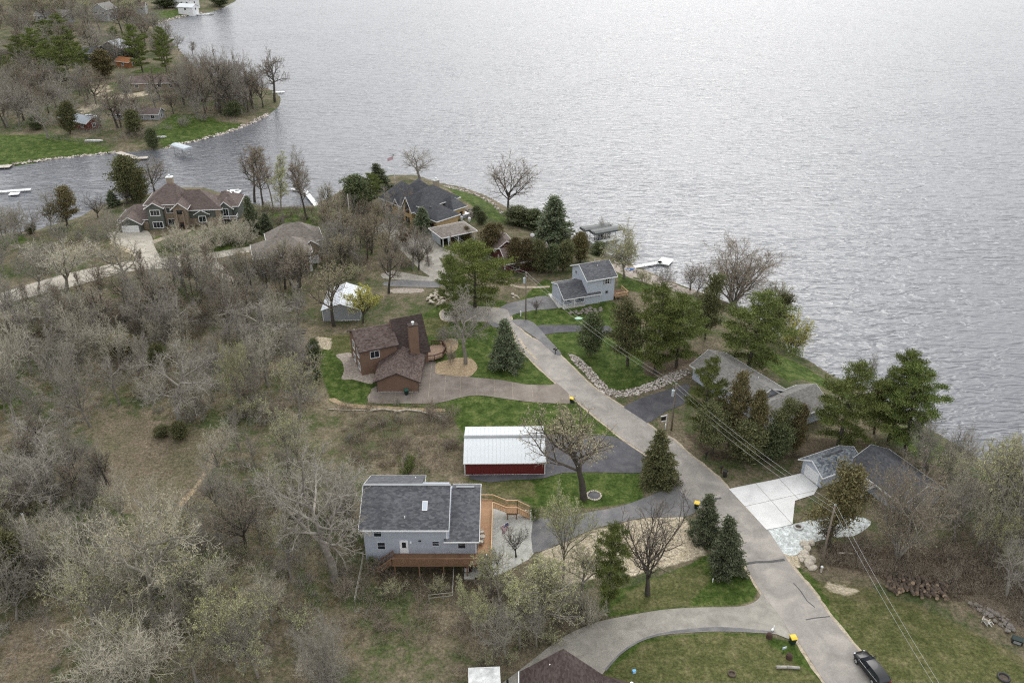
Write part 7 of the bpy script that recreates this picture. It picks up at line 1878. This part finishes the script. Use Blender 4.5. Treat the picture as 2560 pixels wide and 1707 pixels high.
fallen('grey log lying in the weedy corner by the lower drive', 9, [(335, 1478), (400, 1478), (475, 1483)], .2, mat=m_polel)
fallen('thin log lying in the brown thicket', 9, [(700, 795), (790, 800)], .14, mat=m_birch)
fallen('long fallen pole crossing the litter near the lower woodland', 11, [(1160, 1180), (1340, 1150)], .16, mat=m_logbark)
def ring_thing(name, label, loc, R_, r, mat, cat):
    o = thing(name, label, cat, loc); MB().ring((0, 0, .12), R_, r, 20, 6).build('rim', mat, o); MB().cyl((0, 0, 0), (0, 0, .04), R_, R_, 16).build('inside', m_logbark, o); return o
ring_thing('fire_ring', 'black metal fire ring on the right lawn near the lower corner', G(9, 1692, 1537), .62, .12, m_black, 'fire ring')
ring_thing('planter_ring', 'small dark ring of earth on the bottom lawn', G(9, 70, 1515), .4, .1, m_logbark, 'planter')
ring_thing('culvert', 'grey concrete culvert ring by the corner of the white concrete drive', G(9, 467, 640), .55, .16, m_concr, 'culvert')
for x, y, l in ((293, 1295, 'dark stump next to the mouth of the lower drive'), (412, 1418, 'dark stump nearer the grey log in the weedy corner')):
    st = thing('tree_stump', l, 'stump', G(9, x, y)); MB().cyl((0, 0, -.1), (0, 0, .55), .42, .34, 11).ball((0, 0, .5), .36, .36, .2, 10, 5, .1, Rr).build('stump', plain('stump_' + str(x), (0.085, 0.05, 0.038), (0.05, 0.03, 0.025), 2, .95, fine=.3), st)
gs = thing('garden_goose', 'small white goose figure at the mouth of the lower drive', 'garden figure', G(9, 312, 1256), .8)
MB().ball((0, 0, .2), .28, .16, .17, 8, 6).build('body', m_trim, gs, smooth=True); MB().cyl((.2, 0, .25), (.3, 0, .55), .06, .045, 8).ball((.34, 0, .58), .09, .06, .06, 7, 5).build('neck', m_trim, gs, smooth=True); MB().cyl((.42, 0, .58), (.5, 0, .57), .03, .01, 6).build('beak', m_yellow, gs)
# chairs and box at the right edge
def adirondack(name, label, loc, rz, mat):
    c = thing(name, label, 'chair', loc, rz)
    for k in range(5): MB().slab([(-.28 + k * .115, -.05, .38), (-.28 + k * .115 + .1, -.05, .38), (-.28 + k * .115 + .1, .5, .25), (-.28 + k * .115, .5, .25)], .025).build('seat_slat', mat, c)
    for k in range(5): MB().slab([(-.28 + k * .115, .5, .25), (-.28 + k * .115 + .1, .5, .25), (-.28 + k * .115 + .1, .8, .98 - abs(k - 2) * .05), (-.28 + k * .115, .8, .98 - abs(k - 2) * .05)], .025).build('back_slat', mat, c)
    for s in (-1, 1):
        MB().box(s * .36 - .06, s * .36 + .06, -.1, .62, .55, .58).build('armrest', mat, c); MB().box(s * .33 - .03, s * .33 + .03, -.1, -.02, 0, .55).build('leg', mat, c); MB().box(s * .33 - .03, s * .33 + .03, .55, .63, 0, .55).build('leg', mat, c)
    return c
adirondack('garden_chair', 'weathered wooden garden chair beside the rubble at the right edge', G(9, 1585, 1200), 2.4, m_birch)
pc = thing('plastic_chair', 'tipped white slatted plastic chair among rubble at the right edge', 'chair', G(9, 1625, 1235) + Vector((0, 0, .3)), .7)
pc.rotation_euler = (math.radians(-58), 0, .7)
for k in range(6): MB().box(-.27, .27, k * .085, k * .085 + .06, .42, .45).build('seat_slat', m_dock, pc)
for k in range(6): MB().box(-.27 + k * .095, -.27 + k * .095 + .06, .5, .53, .47, .95).build('back_slat', m_dock, pc)
MB().box(-.29, .29, .49, .54, .95, 1.0).build('back_rail', m_dock, pc)
for x in (-.27, .23):
    for y in (0, .48): MB().box(x, x + .05, y, y + .05, 0, .42).build('leg', m_dock, pc)
bx = thing('black_box', 'dark bin lying on its side at the right edge of the lawn', 'bin', G(9, 1770, 1325), -.5)
MB().box(-.6, .6, -.4, .4, 0, .62).build('body', m_black, bx); MB().box(-.62, .62, -.42, .42, .622, .68).build('lid', m_dkgreen, bx); MB().box(-.4, .4, -.43, -.402, .12, .5).build('grille', m_galv, bx)
stone_pile('rubble_heap', 'heap of dark rubble behind the chairs at the right edge', 'rubble', 9, [(1480, 1085), (1560, 1110), (1700, 1180), (1760, 1260), (1700, 1270), (1600, 1180), (1500, 1130)], 60, .15, .42, DK, 27, .25)
# sandbox lid
sb = thing('sandbox_lid', 'pale green oval lid lying on the lawn before the white lake house', 'lid', G(4, 1085, 993), .1)
MB().ball((0, 0, .05), .85, .55, .25, 14, 6).build('lid', plain('pale_green_plastic', (0.45, 0.66, 0.53), None, 1, .5), sb, smooth=True); MB().ball((.8, 0, .06), .2, .16, .14, 8, 5).build('grip', MATS['pale_green_plastic'], sb, smooth=True)

# ------------------------------------------------------------------ on and around the cedar deck
gr = thing('kettle_grill', 'dark kettle grill in the near corner of the cedar deck', 'grill', (-3.35, 84.35, 2.2))
MB().ball((0, 0, .72), .3, .3, .26, 12, 6).build('bowl', m_dkgreen, gr, smooth=True); MB().ball((0, 0, .78), .31, .31, .3, 12, 6).build('lid', m_dkgreen, gr, smooth=True); MB().cyl((0, 0, 1.06), (0, 0, 1.14), .09, .08, 8).build('lid_handle', m_trim, gr)
for a in (0, 2.1, 4.2): MB().cyl((math.cos(a) * .2, math.sin(a) * .2, .6), (math.cos(a) * .34, math.sin(a) * .34, 0), .02, .02, 6).build('leg', m_black, gr)
def patio_chair(label, loc, rz, group=None):
    c = thing('patio_chair', label, 'chair', loc, rz, group)
    mm = MATS['weathered_dock_boards']
    MB().box(-.3, .3, -.3, .3, .38, .44).build('seat', mm, c); MB().box(-.3, .3, .26, .32, .45, .95).build('backrest', mm, c); MB().box(-.26, .26, -.28, .24, .441, .52).build('cushion', plain('cushion_' + str(round(rz * 100)), (0.52, 0.48, 0.40), (0.4, .36, .3), 4, .9), c)
    for s in (-1, 1):
        MB().box(s * .33 - .03, s * .33 + .03, -.3, .3, .6, .64).build('armrest', mm, c)
        for y in (-.28, .26): MB().box(s * .31 - .03, s * .31 + .03, y - .03, y + .03, 0, .6).build('leg', mm, c)
    return c
patio_chair('deck chair with pale cushion, farther of the two against the blue house', (-4.15, 89.5, 2.2), 1.9); patio_chair('deck chair with pale cushion, nearer of the two against the blue house', (-4.15, 87.6, 2.2), 1.3)
tb = thing('side_table', 'small round table between the deck chairs', 'table', (-4.0, 88.55, 2.2))
MB().cyl((0, 0, .5), (0, 0, .55), .38, .38, 14).build('top', MATS['weathered_dock_boards'], tb); MB().cyl((0, 0, 0), (0, 0, .5), .06, .06, 8).cyl((0, 0, 0), (0, 0, .04), .22, .22, 10).build('pedestal', m_black, tb); 
fp = thing('house_flag', 'striped flag with blue canton on a slanted pole at the cedar deck rail', 'flag', (-2.66, 89.3, 3.0))
MB().cyl((0, 0, 0), (2.1, .25, 1.35), .022, .018, 6).build('flagpole', m_trim, fp)
m_fr, m_fw, m_fb = plain('flag_red', (0.32, 0.03, 0.05), None, 1, .8), plain('flag_white', (0.72, 0.72, 0.74), None, 1, .8), plain('flag_blue', (0.03, 0.04, 0.15), None, 1, .8)
a0, d0 = Vector((2.08, .25, 1.33)), Vector((-.84, -.1, -.54))       # along the pole, from the tip back
def flag_pt(u, v):
    """u along the pole, v hanging down"""
    return a0 + d0 * u + Vector((.12 * math.sin(v * 5 + u * 4) , .1 * math.sin(u * 6 + v * 2.2) - .35 * v, -1.25 * v))
for k in range(13):
    u0, u1 = k / 13, (k + 1) / 13; c0 = 0 if k > 6 else .42
    b = MB()
    vs_ = [flag_pt(u, c0 + (1 - c0) * j / 8) for j in range(9) for u in (u0, u1)]
    b.add(vs_, [(2 * j, 2 * j + 1, 2 * j + 3, 2 * j + 2) for j in range(8)]); b.build('stripe', m_fr if k % 2 == 0 else m_fw, fp)
b = MB(); vs_ = [flag_pt(i / 6 * 7 / 13, .42 * j / 4) + Vector((0, -.004, 0)) for j in range(5) for i in range(7)]
b.add(vs_, [(j * 7 + i, j * 7 + i + 1, (j + 1) * 7 + i + 1, (j + 1) * 7 + i) for j in range(4) for i in range(6)]); cn = b.build('canton', m_fb, fp)
b = MB()
for j in range(4):
    for i in range(5):
        p = flag_pt((i + .5) / 5 * 7 / 13, .42 * (j + .5) / 4) + Vector((0, -.012, 0)); b.box(p.x - .018, p.x + .018, p.y - .004, p.y + .004, p.z - .018, p.z + .018)
b.build('stars', m_fw, cn)
sw_ = thing('porch_swing', 'hanging swing seat with white cushion under the near deck', 'swing', (-5.9, 84.5, 0))
MB().bar((-.45, 0, .5), (-.45, 0, 2.1), .02, .02).bar((.45, 0, .5), (.45, 0, 2.1), .02, .02).build('rope', m_trim, sw_); MB().box(-.55, .55, -.3, .3, .42, .5).box(-.55, .55, .25, .32, .5, .95).build('seat', m_dkwood, sw_); MB().box(-.4, .15, -.28, .2, .502, .62).build('cushion', m_trim, sw_)
def rail_fence(label, view, pts, n):
    P = [G(view, x, y) for x, y in pts]; c = P[0].copy(); f = thing('wire_fence', label, 'fence', c)
    for k in range(n):
        t = k / (n - 1) * (len(P) - 1); i = min(int(t), len(P) - 2); q = P[i].lerp(P[i + 1], t - i) - c
        MB().cyl(q, q + Vector((0, 0, 1.25)), .05, .05, 6).build('fence_post', m_polel, f)
    for h in (1.2, .65):
        m = MB(); m.tube([p - c + Vector((0, 0, h)) for p in P], .03, 4); m.build('rail', m_polel, f)
rail_fence('thin pale rail fence running down from the left end of the blue house', 7, [(188, 1245), (165, 1380), (140, 1500), (120, 1600)], 6)
rail_fence('thin pale rail fence below the middle of the deck', 7, [(893, 1335), (890, 1430), (884, 1560), (700, 1580)], 6)

# ------------------------------------------------------------------ black car on the road
m_paint, nt_, b_ = new_mat('black_car_paint', 0.3, 0.22); b_.inputs['Base Color'].default_value = (0.012, 0.013, 0.015, 1); b_.inputs['Coat Weight'].default_value = 0.25; b_.inputs['Coat Roughness'].default_value = 0.06
m_tyre = plain('tyre_rubber', (0.018, 0.018, 0.018), None, 1, .85)
m_rim = plain('alloy_rim', (0.5, 0.5, 0.51), None, 1, .35, metal=.6)
m_lamp = plain('lamp_glass', (0.6, 0.62, 0.65), None, 1, .15)
m_tail = plain('tail_lamp_glass', (0.25, 0.01, 0.01), None, 1, .2)
def car(name, label, loc, rz, paint, Ls=1.0):
    c = thing(name, label, 'car', loc, rz)
    # stations along x (front at +x): half width, sill height, belt height
    st = [(-2.32, .62, .48, .78), (-2.25, .80, .36, .96), (-1.9, .90, .28, 1.02), (-1.0, .93, .24, 1.00), (0.0, .94, .24, .97), (.9, .93, .24, .95), (1.35, .91, .26, .93), (1.9, .87, .28, .84), (2.2, .76, .34, .72), (2.34, .52, .44, .60)]
    m = MB(); rows = []
    for x, w, z0, z1 in st:
        rows.append([(x, -w * .8, z0), (x, -w, z0 + .16), (x, -w, z1 - .16), (x, -w * .9, z1 - .03), (x, -w * .55, z1 + .03), (x, 0, z1 + .05), (x, w * .55, z1 + .03), (x, w * .9, z1 - .03), (x, w, z1 - .16), (x, w, z0 + .16), (x, w * .8, z0)])
    n = len(rows[0]); v = [p for r in rows for p in r]; f = []
    for i in range(len(rows) - 1):
        for j in range(n): f.append((i * n + j, i * n + (j + 1) % n, (i + 1) * n + (j + 1) % n, (i + 1) * n + j))
    f += [tuple(range(n)), tuple(range(len(v) - 1, len(v) - 1 - n, -1))]
    body = m.add(v, f).build('body', paint, c, smooth=True)
    # greenhouse: glass shell with the roof panel on it
    gl = [(-2.22, .74, 1.0, .72), (-1.88, .78, 1.38, .61), (-1.2, .80, 1.46, .60), (.1, .81, 1.44, .58), (.45, .80, 1.38, .57), (1.25, .76, .96, .72)]
    m = MB(); v = []
    for x, w, zt, wt in gl: v += [(x, -w, .93), (x, -wt, zt), (x, wt, zt), (x, w, .93)]
    f = []
    for i in range(5):
        for j in range(3): f.append((i * 4 + j, i * 4 + j + 1, i * 4 + 5 + j, i * 4 + 4 + j))
    m.add(v, f).build('window_glass', m_glass, c)
    m = MB(); v = []
    for x, wt, zt in ((-1.95, .57, 1.37), (-1.5, .60, 1.45), (-.5, .61, 1.48), (.1, .6, 1.455), (.42, .56, 1.405)): v += [(x, -wt, zt), (x, -wt * .6, zt + .025), (x, wt * .6, zt + .025), (x, wt, zt)]
    m.add(v, [(i * 4 + j, i * 4 + j + 1, i * 4 + 5 + j, i * 4 + 4 + j) for i in range(4) for j in range(3)]).build('roof', paint, c, smooth=True)
    pl = MB()
    for s in (-1, 1):
        for a, b in (((1.25, .76, .96), (.45, .575, 1.385)), ((-.15, .86, .98), (-.2, .60, 1.45)), ((-2.22, .74, 1.0), (-1.88, .60, 1.39)), ((-1.45, .84, .99), (-1.4, .6, 1.45))):
            pl.bar((a[0], s * a[1], a[2]), (b[0], s * b[1], b[2]), .07, .05)
    pl.build('pillars', paint, c)
    ch = MB()
    for s in (-1, 1): ch.bar((-1.95, s * .86, .985), (1.15, s * .88, .955), .02, .025)
    ch.build('window_trim', m_rim, c)
    for x in (-1.42, 1.45):
        for s in (-1, 1):
            w = MB().cyl((x, s * .70, .33), (x, s * .945, .33), .335, .335, 20).build('wheel', m_tyre, c)
            r = MB().cyl((x, s * .93, .33), (x, s * .952, .33), .215, .2, 16)
            for k in range(5):
                a = k * 1.2566; r.bar((x, s * .957, .33), (x + .19 * math.cos(a), s * .957, .33 + .19 * math.sin(a)), .05, .02)
            r.build('rim', m_rim, w)
    for s in (-1, 1):
        MB().ball((2.12, s * .58, .66), .2, .17, .09, 10, 6).build('headlight', m_lamp, c, smooth=True); MB().box(-2.32, -2.2, s * .62 - .16, s * .62 + .16, .78, .9).build('taillight', m_tail, c)
        mm = MB().ball((1.0, s * 1.03, 1.0), .1, .12, .08, 8, 5).bar((1.0, s * .85, .96), (1.0, s * .98, .99), .05, .05); mm.build('mirror', paint, c)
    MB().box(2.30, 2.352, -.42, .42, .42, .56).build('grille', m_black, c)
    return c
ca, cb = W(18, 295, 360, .33), W(18, 490, 610, .33)
dv = (ca - cb); ang = math.atan2(dv.y, dv.x)
right = Vector((math.sin(ang), -math.cos(ang), 0))
cc = ca - Vector((math.cos(ang), math.sin(ang), 0)) * 1.5 + right * .95
o = car('parked_car', 'glossy black car at the right edge of the road in the lower corner', (cc.x, cc.y, gz(cc.x, cc.y) + .065), ang, m_paint); o.scale = (1.06, 1.06, 1.04)
g_ = W(1, 765, 985, -1.2); o = car('silver_car', 'pale silver car parked by the red boathouse across the inlet', (g_.x, g_.y, gz(g_.x, g_.y)), .25, plain('silver_paint', (0.62, 0.66, 0.70), None, 1, .3))
# vehicles at the bottom edge
tk = thing('cargo_trailer', 'box trailer with weathered white roof at the bottom edge', 'trailer', (-4.55, 61.2, 0), math.radians(3))
MB().box(0, 3.35, 0, 5.5, .55, 2.55).build('box_body', m_grey_steel, tk); MB().box(-.05, 3.4, -.05, 5.55, 2.552, 2.62).build('roof', plain('stained_white_roof', (0.66, 0.67, 0.66), (0.34, 0.35, 0.35), 1.1, .6, fine=.1), tk)
MB().box(3.402, 3.46, -.05, 5.55, 2.45, 2.66).box(-.11, -.052, -.05, 5.55, 2.45, 2.66).box(-.11, 3.46, 5.552, 5.62, 2.45, 2.66).build('roof_trim', m_trim, tk)
for x in (.1, 3.25):
    for y in (2.0, 3.2): MB().cyl((x - .12, y, .36), (x + .12, y, .36), .36, .36, 16).build('wheel', m_tyre, tk)
hi = tk
tr_ = thing('spare_wheel', 'black wheel standing beside the white roofed trailer', 'wheel', W(17, 640, 560, .4))
MB().ring((0, 0, 0), .34, .13, 18, 8, 'x').build('tyre', m_tyre, tr_); MB().cyl((-.06, 0, 0), (.06, 0, 0), .22, .22, 12).build('rim', m_rim, tr_)
cv = W(17, 130, 560, 1.5)
wc = car('white_car', 'white car only partly in view at the bottom edge', (cv.x, cv.y - 1.6, .02), math.radians(82), plain('white_car_paint', (0.74, 0.74, 0.72), None, 1, .3))

# ------------------------------------------------------------------ docks, lifts and boats
def dock(label, pts, w, z=-3.45, mat=None, posts=True, name='dock'):
    P = [Vector((p[0], p[1], z)) for p in pts]; c = P[0].copy()
    d = thing(name, label, 'dock', c); mat = mat or m_dock
    ps = MB()
    for a, b in zip(P[:-1], P[1:]):
        L = (b - a).length; t = (b - a).normalized(); n = Vector((-t.y, t.x, 0)) * w / 2; k = max(1, int(L / 1.5))
        for i in range(k):
            u0, u1 = a + t * (L * i / k + .02) - c, a + t * (L * (i + 1) / k - .02) - c
            MB().slab([u0 - n, u1 - n, u1 + n, u0 + n], .14).build('dock_panel', mat, d)
            if posts and i % 2 == 0:
                for s in (-1, 1):
                    q = u0 + n * s * 1.05; ps.cyl(q + Vector((0, 0, -2.5)), q + Vector((0, 0, .35)), .05, .05, 6)
    if posts and ps.v: ps.build('dock_post', m_galv, d)
    return d
dock('white dock in the inlet at the left edge', [W(2, -60, 262, -3.4)[:2], W(2, 200, 242, -3.4)[:2]], 1.6)
dock('white side platform of the inlet dock at the left edge', [W(2, 60, 272, -3.45)[:2], W(2, 125, 268, -3.45)[:2]], 2.4, -3.5)
dock('tan weathered dock slanting from the far lawn shore', [W(1, 990, 1278, -3.3)[:2], W(1, 1150, 1328, -3.3)[:2], W(1, 1240, 1322, -3.3)[:2]], 2.2, -3.3, m_dockt)
dock('little wooden jetty at the far left shore', [W(1, -40, 1400, -3.4)[:2], W(1, 90, 1394, -3.4)[:2]], 3.0, -3.4, m_dockt)
dock('short white dock behind the mansion', [W(2, 1500, 252, -3.4)[:2], W(2, 1560, 247, -3.4)[:2], W(2, 1522, 292, -3.4)[:2]], 1.8)
dock('long white dock beside the tall bare inlet trees', [W(2, 1905, 238, -3.4)[:2], W(2, 1990, 250, -3.4)[:2], W(2, 2070, 350, -3.4)[:2]], 1.5)
dock('long white dock right of the willow', [W(4, 1485, 592, -3.4)[:2], W(4, 1590, 572, -3.4)[:2], W(4, 1740, 545, -3.4)[:2]], 1.3)
dock('wide white platform at the end of the willow dock', [W(4, 1720, 530, -3.4)[:2], W(4, 1815, 548, -3.4)[:2]], 4.0)
dock('white dock of the boat lifts with tan side arm', [W(4, 1050, 320, -3.4)[:2], W(4, 1120, 345, -3.4)[:2], W(4, 1220, 395, -3.4)[:2], W(4, 1405, 352, -3.4)[:2]], 1.5)
dock('small dock at the far cove', [W(1, 1650, 122, -3.4)[:2], W(1, 1760, 118, -3.4)[:2]], 2.0)
dock('low dark raft at the end of the far cove dock', [W(1, 1755, 122, -3.6)[:2], W(1, 1795, 120, -3.6)[:2]], 3.0, -3.6, m_canopy, False, 'raft')
dock('tiny dock near the tip of the far peninsula', [W(1, 2290, 775, -3.4)[:2], W(1, 2390, 770, -3.4)[:2]], 2.0)
def boat_lift(label, p, rz, L=7.6, w=3.1, boat=True):
    b = thing('boat_lift', label, 'boat lift', (p.x, p.y, LAKE), rz)
    pr = [(-w / 2, 2.55), (-w / 2 + .1, 2.95), (-w * .2, 3.25), (w * .2, 3.25), (w / 2 - .1, 2.95), (w / 2, 2.55), (w / 2 - .06, 2.55), (w * .19, 3.17), (-w * .19, 3.17), (-w / 2 + .06, 2.55)]
    m = MB().prism(pr, 'x', -L / 2, L / 2); m.build('canopy', m_canopy, b)
    for s in (-1, 1): MB().prism([(-w / 2, 2.55), (-w * .2, 3.22), (w * .2, 3.22), (w / 2, 2.55)], 'x', s * L / 2, s * (L / 2 + .35)).build('canopy_end', m_canopy, b)
    f = MB()
    for x in (-L * .3, L * .3):
        for y in (-w / 2 + .15, w / 2 - .15): f.box(x - .06, x + .06, y - .06, y + .06, -2.4, 2.75)
        f.box(x - .05, x + .05, -w / 2 + .15, w / 2 - .15, .2, .32)
    f.box(-L * .3, L * .3, -w / 2 + .1, -w / 2 + .2, .35, .45).box(-L * .3, L * .3, w / 2 - .2, w / 2 - .1, .35, .45)
    f.build('frame', m_galv, b)
    return b
pa = (W(4, 1130, 272, -1) + W(4, 1310, 268, -1)) / 2; boat_lift('boat lift with grey-green canopy, farther of the two by the white dock', pa, math.radians(22))
pb = (W(4, 1190, 312, -1) + W(4, 1400, 275, -1)) / 2; boat_lift('boat lift with grey-green canopy, nearer of the two by the white dock', pb, math.radians(24))
pl_ = W(1, 1530, 1262, -2.5); bl_ = boat_lift('empty pale boat lift standing in the inlet below the far lawn', pl_, math.radians(-38), 8.0, 3.4)
for ch in bl_.children:
    if ch.name.startswith('canopy'):
        ch.data = ch.data.copy(); ch.data.materials[0] = m_can
def rowboat(label, p, rz, mat, L=4.2):
    b = thing('rowboat', label, 'boat', p, rz)
    v = []; st = [(-L / 2, .45, .05), (-L * .3, .68, 0), (0, .75, 0), (L * .3, .58, .03), (L / 2, .04, .2)]
    for x, w, z in st: v += [(x, -w, .55), (x, -w * .6, z), (x, w * .6, z), (x, w, .55), (x, w - .05, .55), (x, w * .55, z + .08), (x, -w * .55, z + .08), (x, -w + .05, .55)]
    f = []
    for i in range(4):
        for j in range(8): f.append((i * 8 + j, i * 8 + (j + 1) % 8, (i + 1) * 8 + (j + 1) % 8, (i + 1) * 8 + j))
    f += [tuple(range(8)), tuple(range(39, 31, -1))]
    MB().add(v, f).build('hull', mat, b)
    for x in (-L * .25, L * .1): MB().box(x - .12, x + .12, -.6, .6, .36, .4).build('bench', m_dockt, b)
    return b
rowboat('white rowboat lying on the grass below the red boathouse', G(1, 790, 1190), .0, m_dock, 6.5)
rowboat('pale rowboat by the dark cone shaped cedar on the far lawn', G(1, 1350, 1160), .3, m_dock, 4)
kb = rowboat('blue kayak on the shore beside the willow trunk', G(4, 1475, 615), .3, m_bluepl, 3.4); kb.scale = (1, .55, .6)
# flag of the black roofed house and its patio things
fl = thing('flagpole', 'flagpole with pale flag behind the black roofed house', 'flagpole', G(3, 655, 380))
MB().cyl((0, 0, -.2), (0, 0, 8.5), .07, .04, 8).build('pole', m_trim, fl); b = MB()
for k in range(6):
    b.add([(-.3 * k, .1 * math.sin(k), 8.3 - .1 * k), (-.3 * (k + 1), .1 * math.sin(k + 1), 8.2 - .1 * k), (-.3 * (k + 1), .1 * math.sin(k + 1), 7.2 - .1 * k), (-.3 * k, .1 * math.sin(k), 7.3 - .1 * k)], [(0, 1, 2, 3)])
b.build('flag', plain('faded_flag', (0.55, 0.42, 0.44), (0.4, 0.25, 0.28), 3, .8), fl); MB().ball((0, 0, 8.6), .25, .25, .2, 8, 5).build('finial', m_black, fl)
ht = thing('hot_tub', 'hot tub with white cover on the patio beside the black roofed house', 'hot tub', G(3, 1252, 668), .7)
MB().box(-1.1, 1.1, -1.1, 1.1, 0, .85).build('tub', m_grey_steel, ht); MB().box(-1.15, -.01, -1.15, 1.15, .852, 1.0).box(.01, 1.15, -1.15, 1.15, .852, 1.0).build('cover', m_trim, ht)
for x, y, l in ((1232, 700, 'white round planter at the carport corner'), (1302, 712, 'white urn on the patio below the hot tub')):
    u = thing('planter', l, 'planter', G(3, x, y)); MB().cyl((0, 0, 0), (0, 0, .9), .25, .42, 12).ball((0, 0, .95), .4, .4, .3, 10, 5).build('urn', m_trim, u)
ds = thing('satellite_dish', 'white satellite dish on the roof slope of the dark red house', 'dish', W(15, 445, 262, 4.2))
MB().ball((0, -.1, .6), .55, .12, .5, 12, 6).build('dish', m_trim, ds, smooth=True); MB().cyl((0, 0, -.3), (0, 0, .5), .05, .05, 6).build('mount', m_galv, ds)
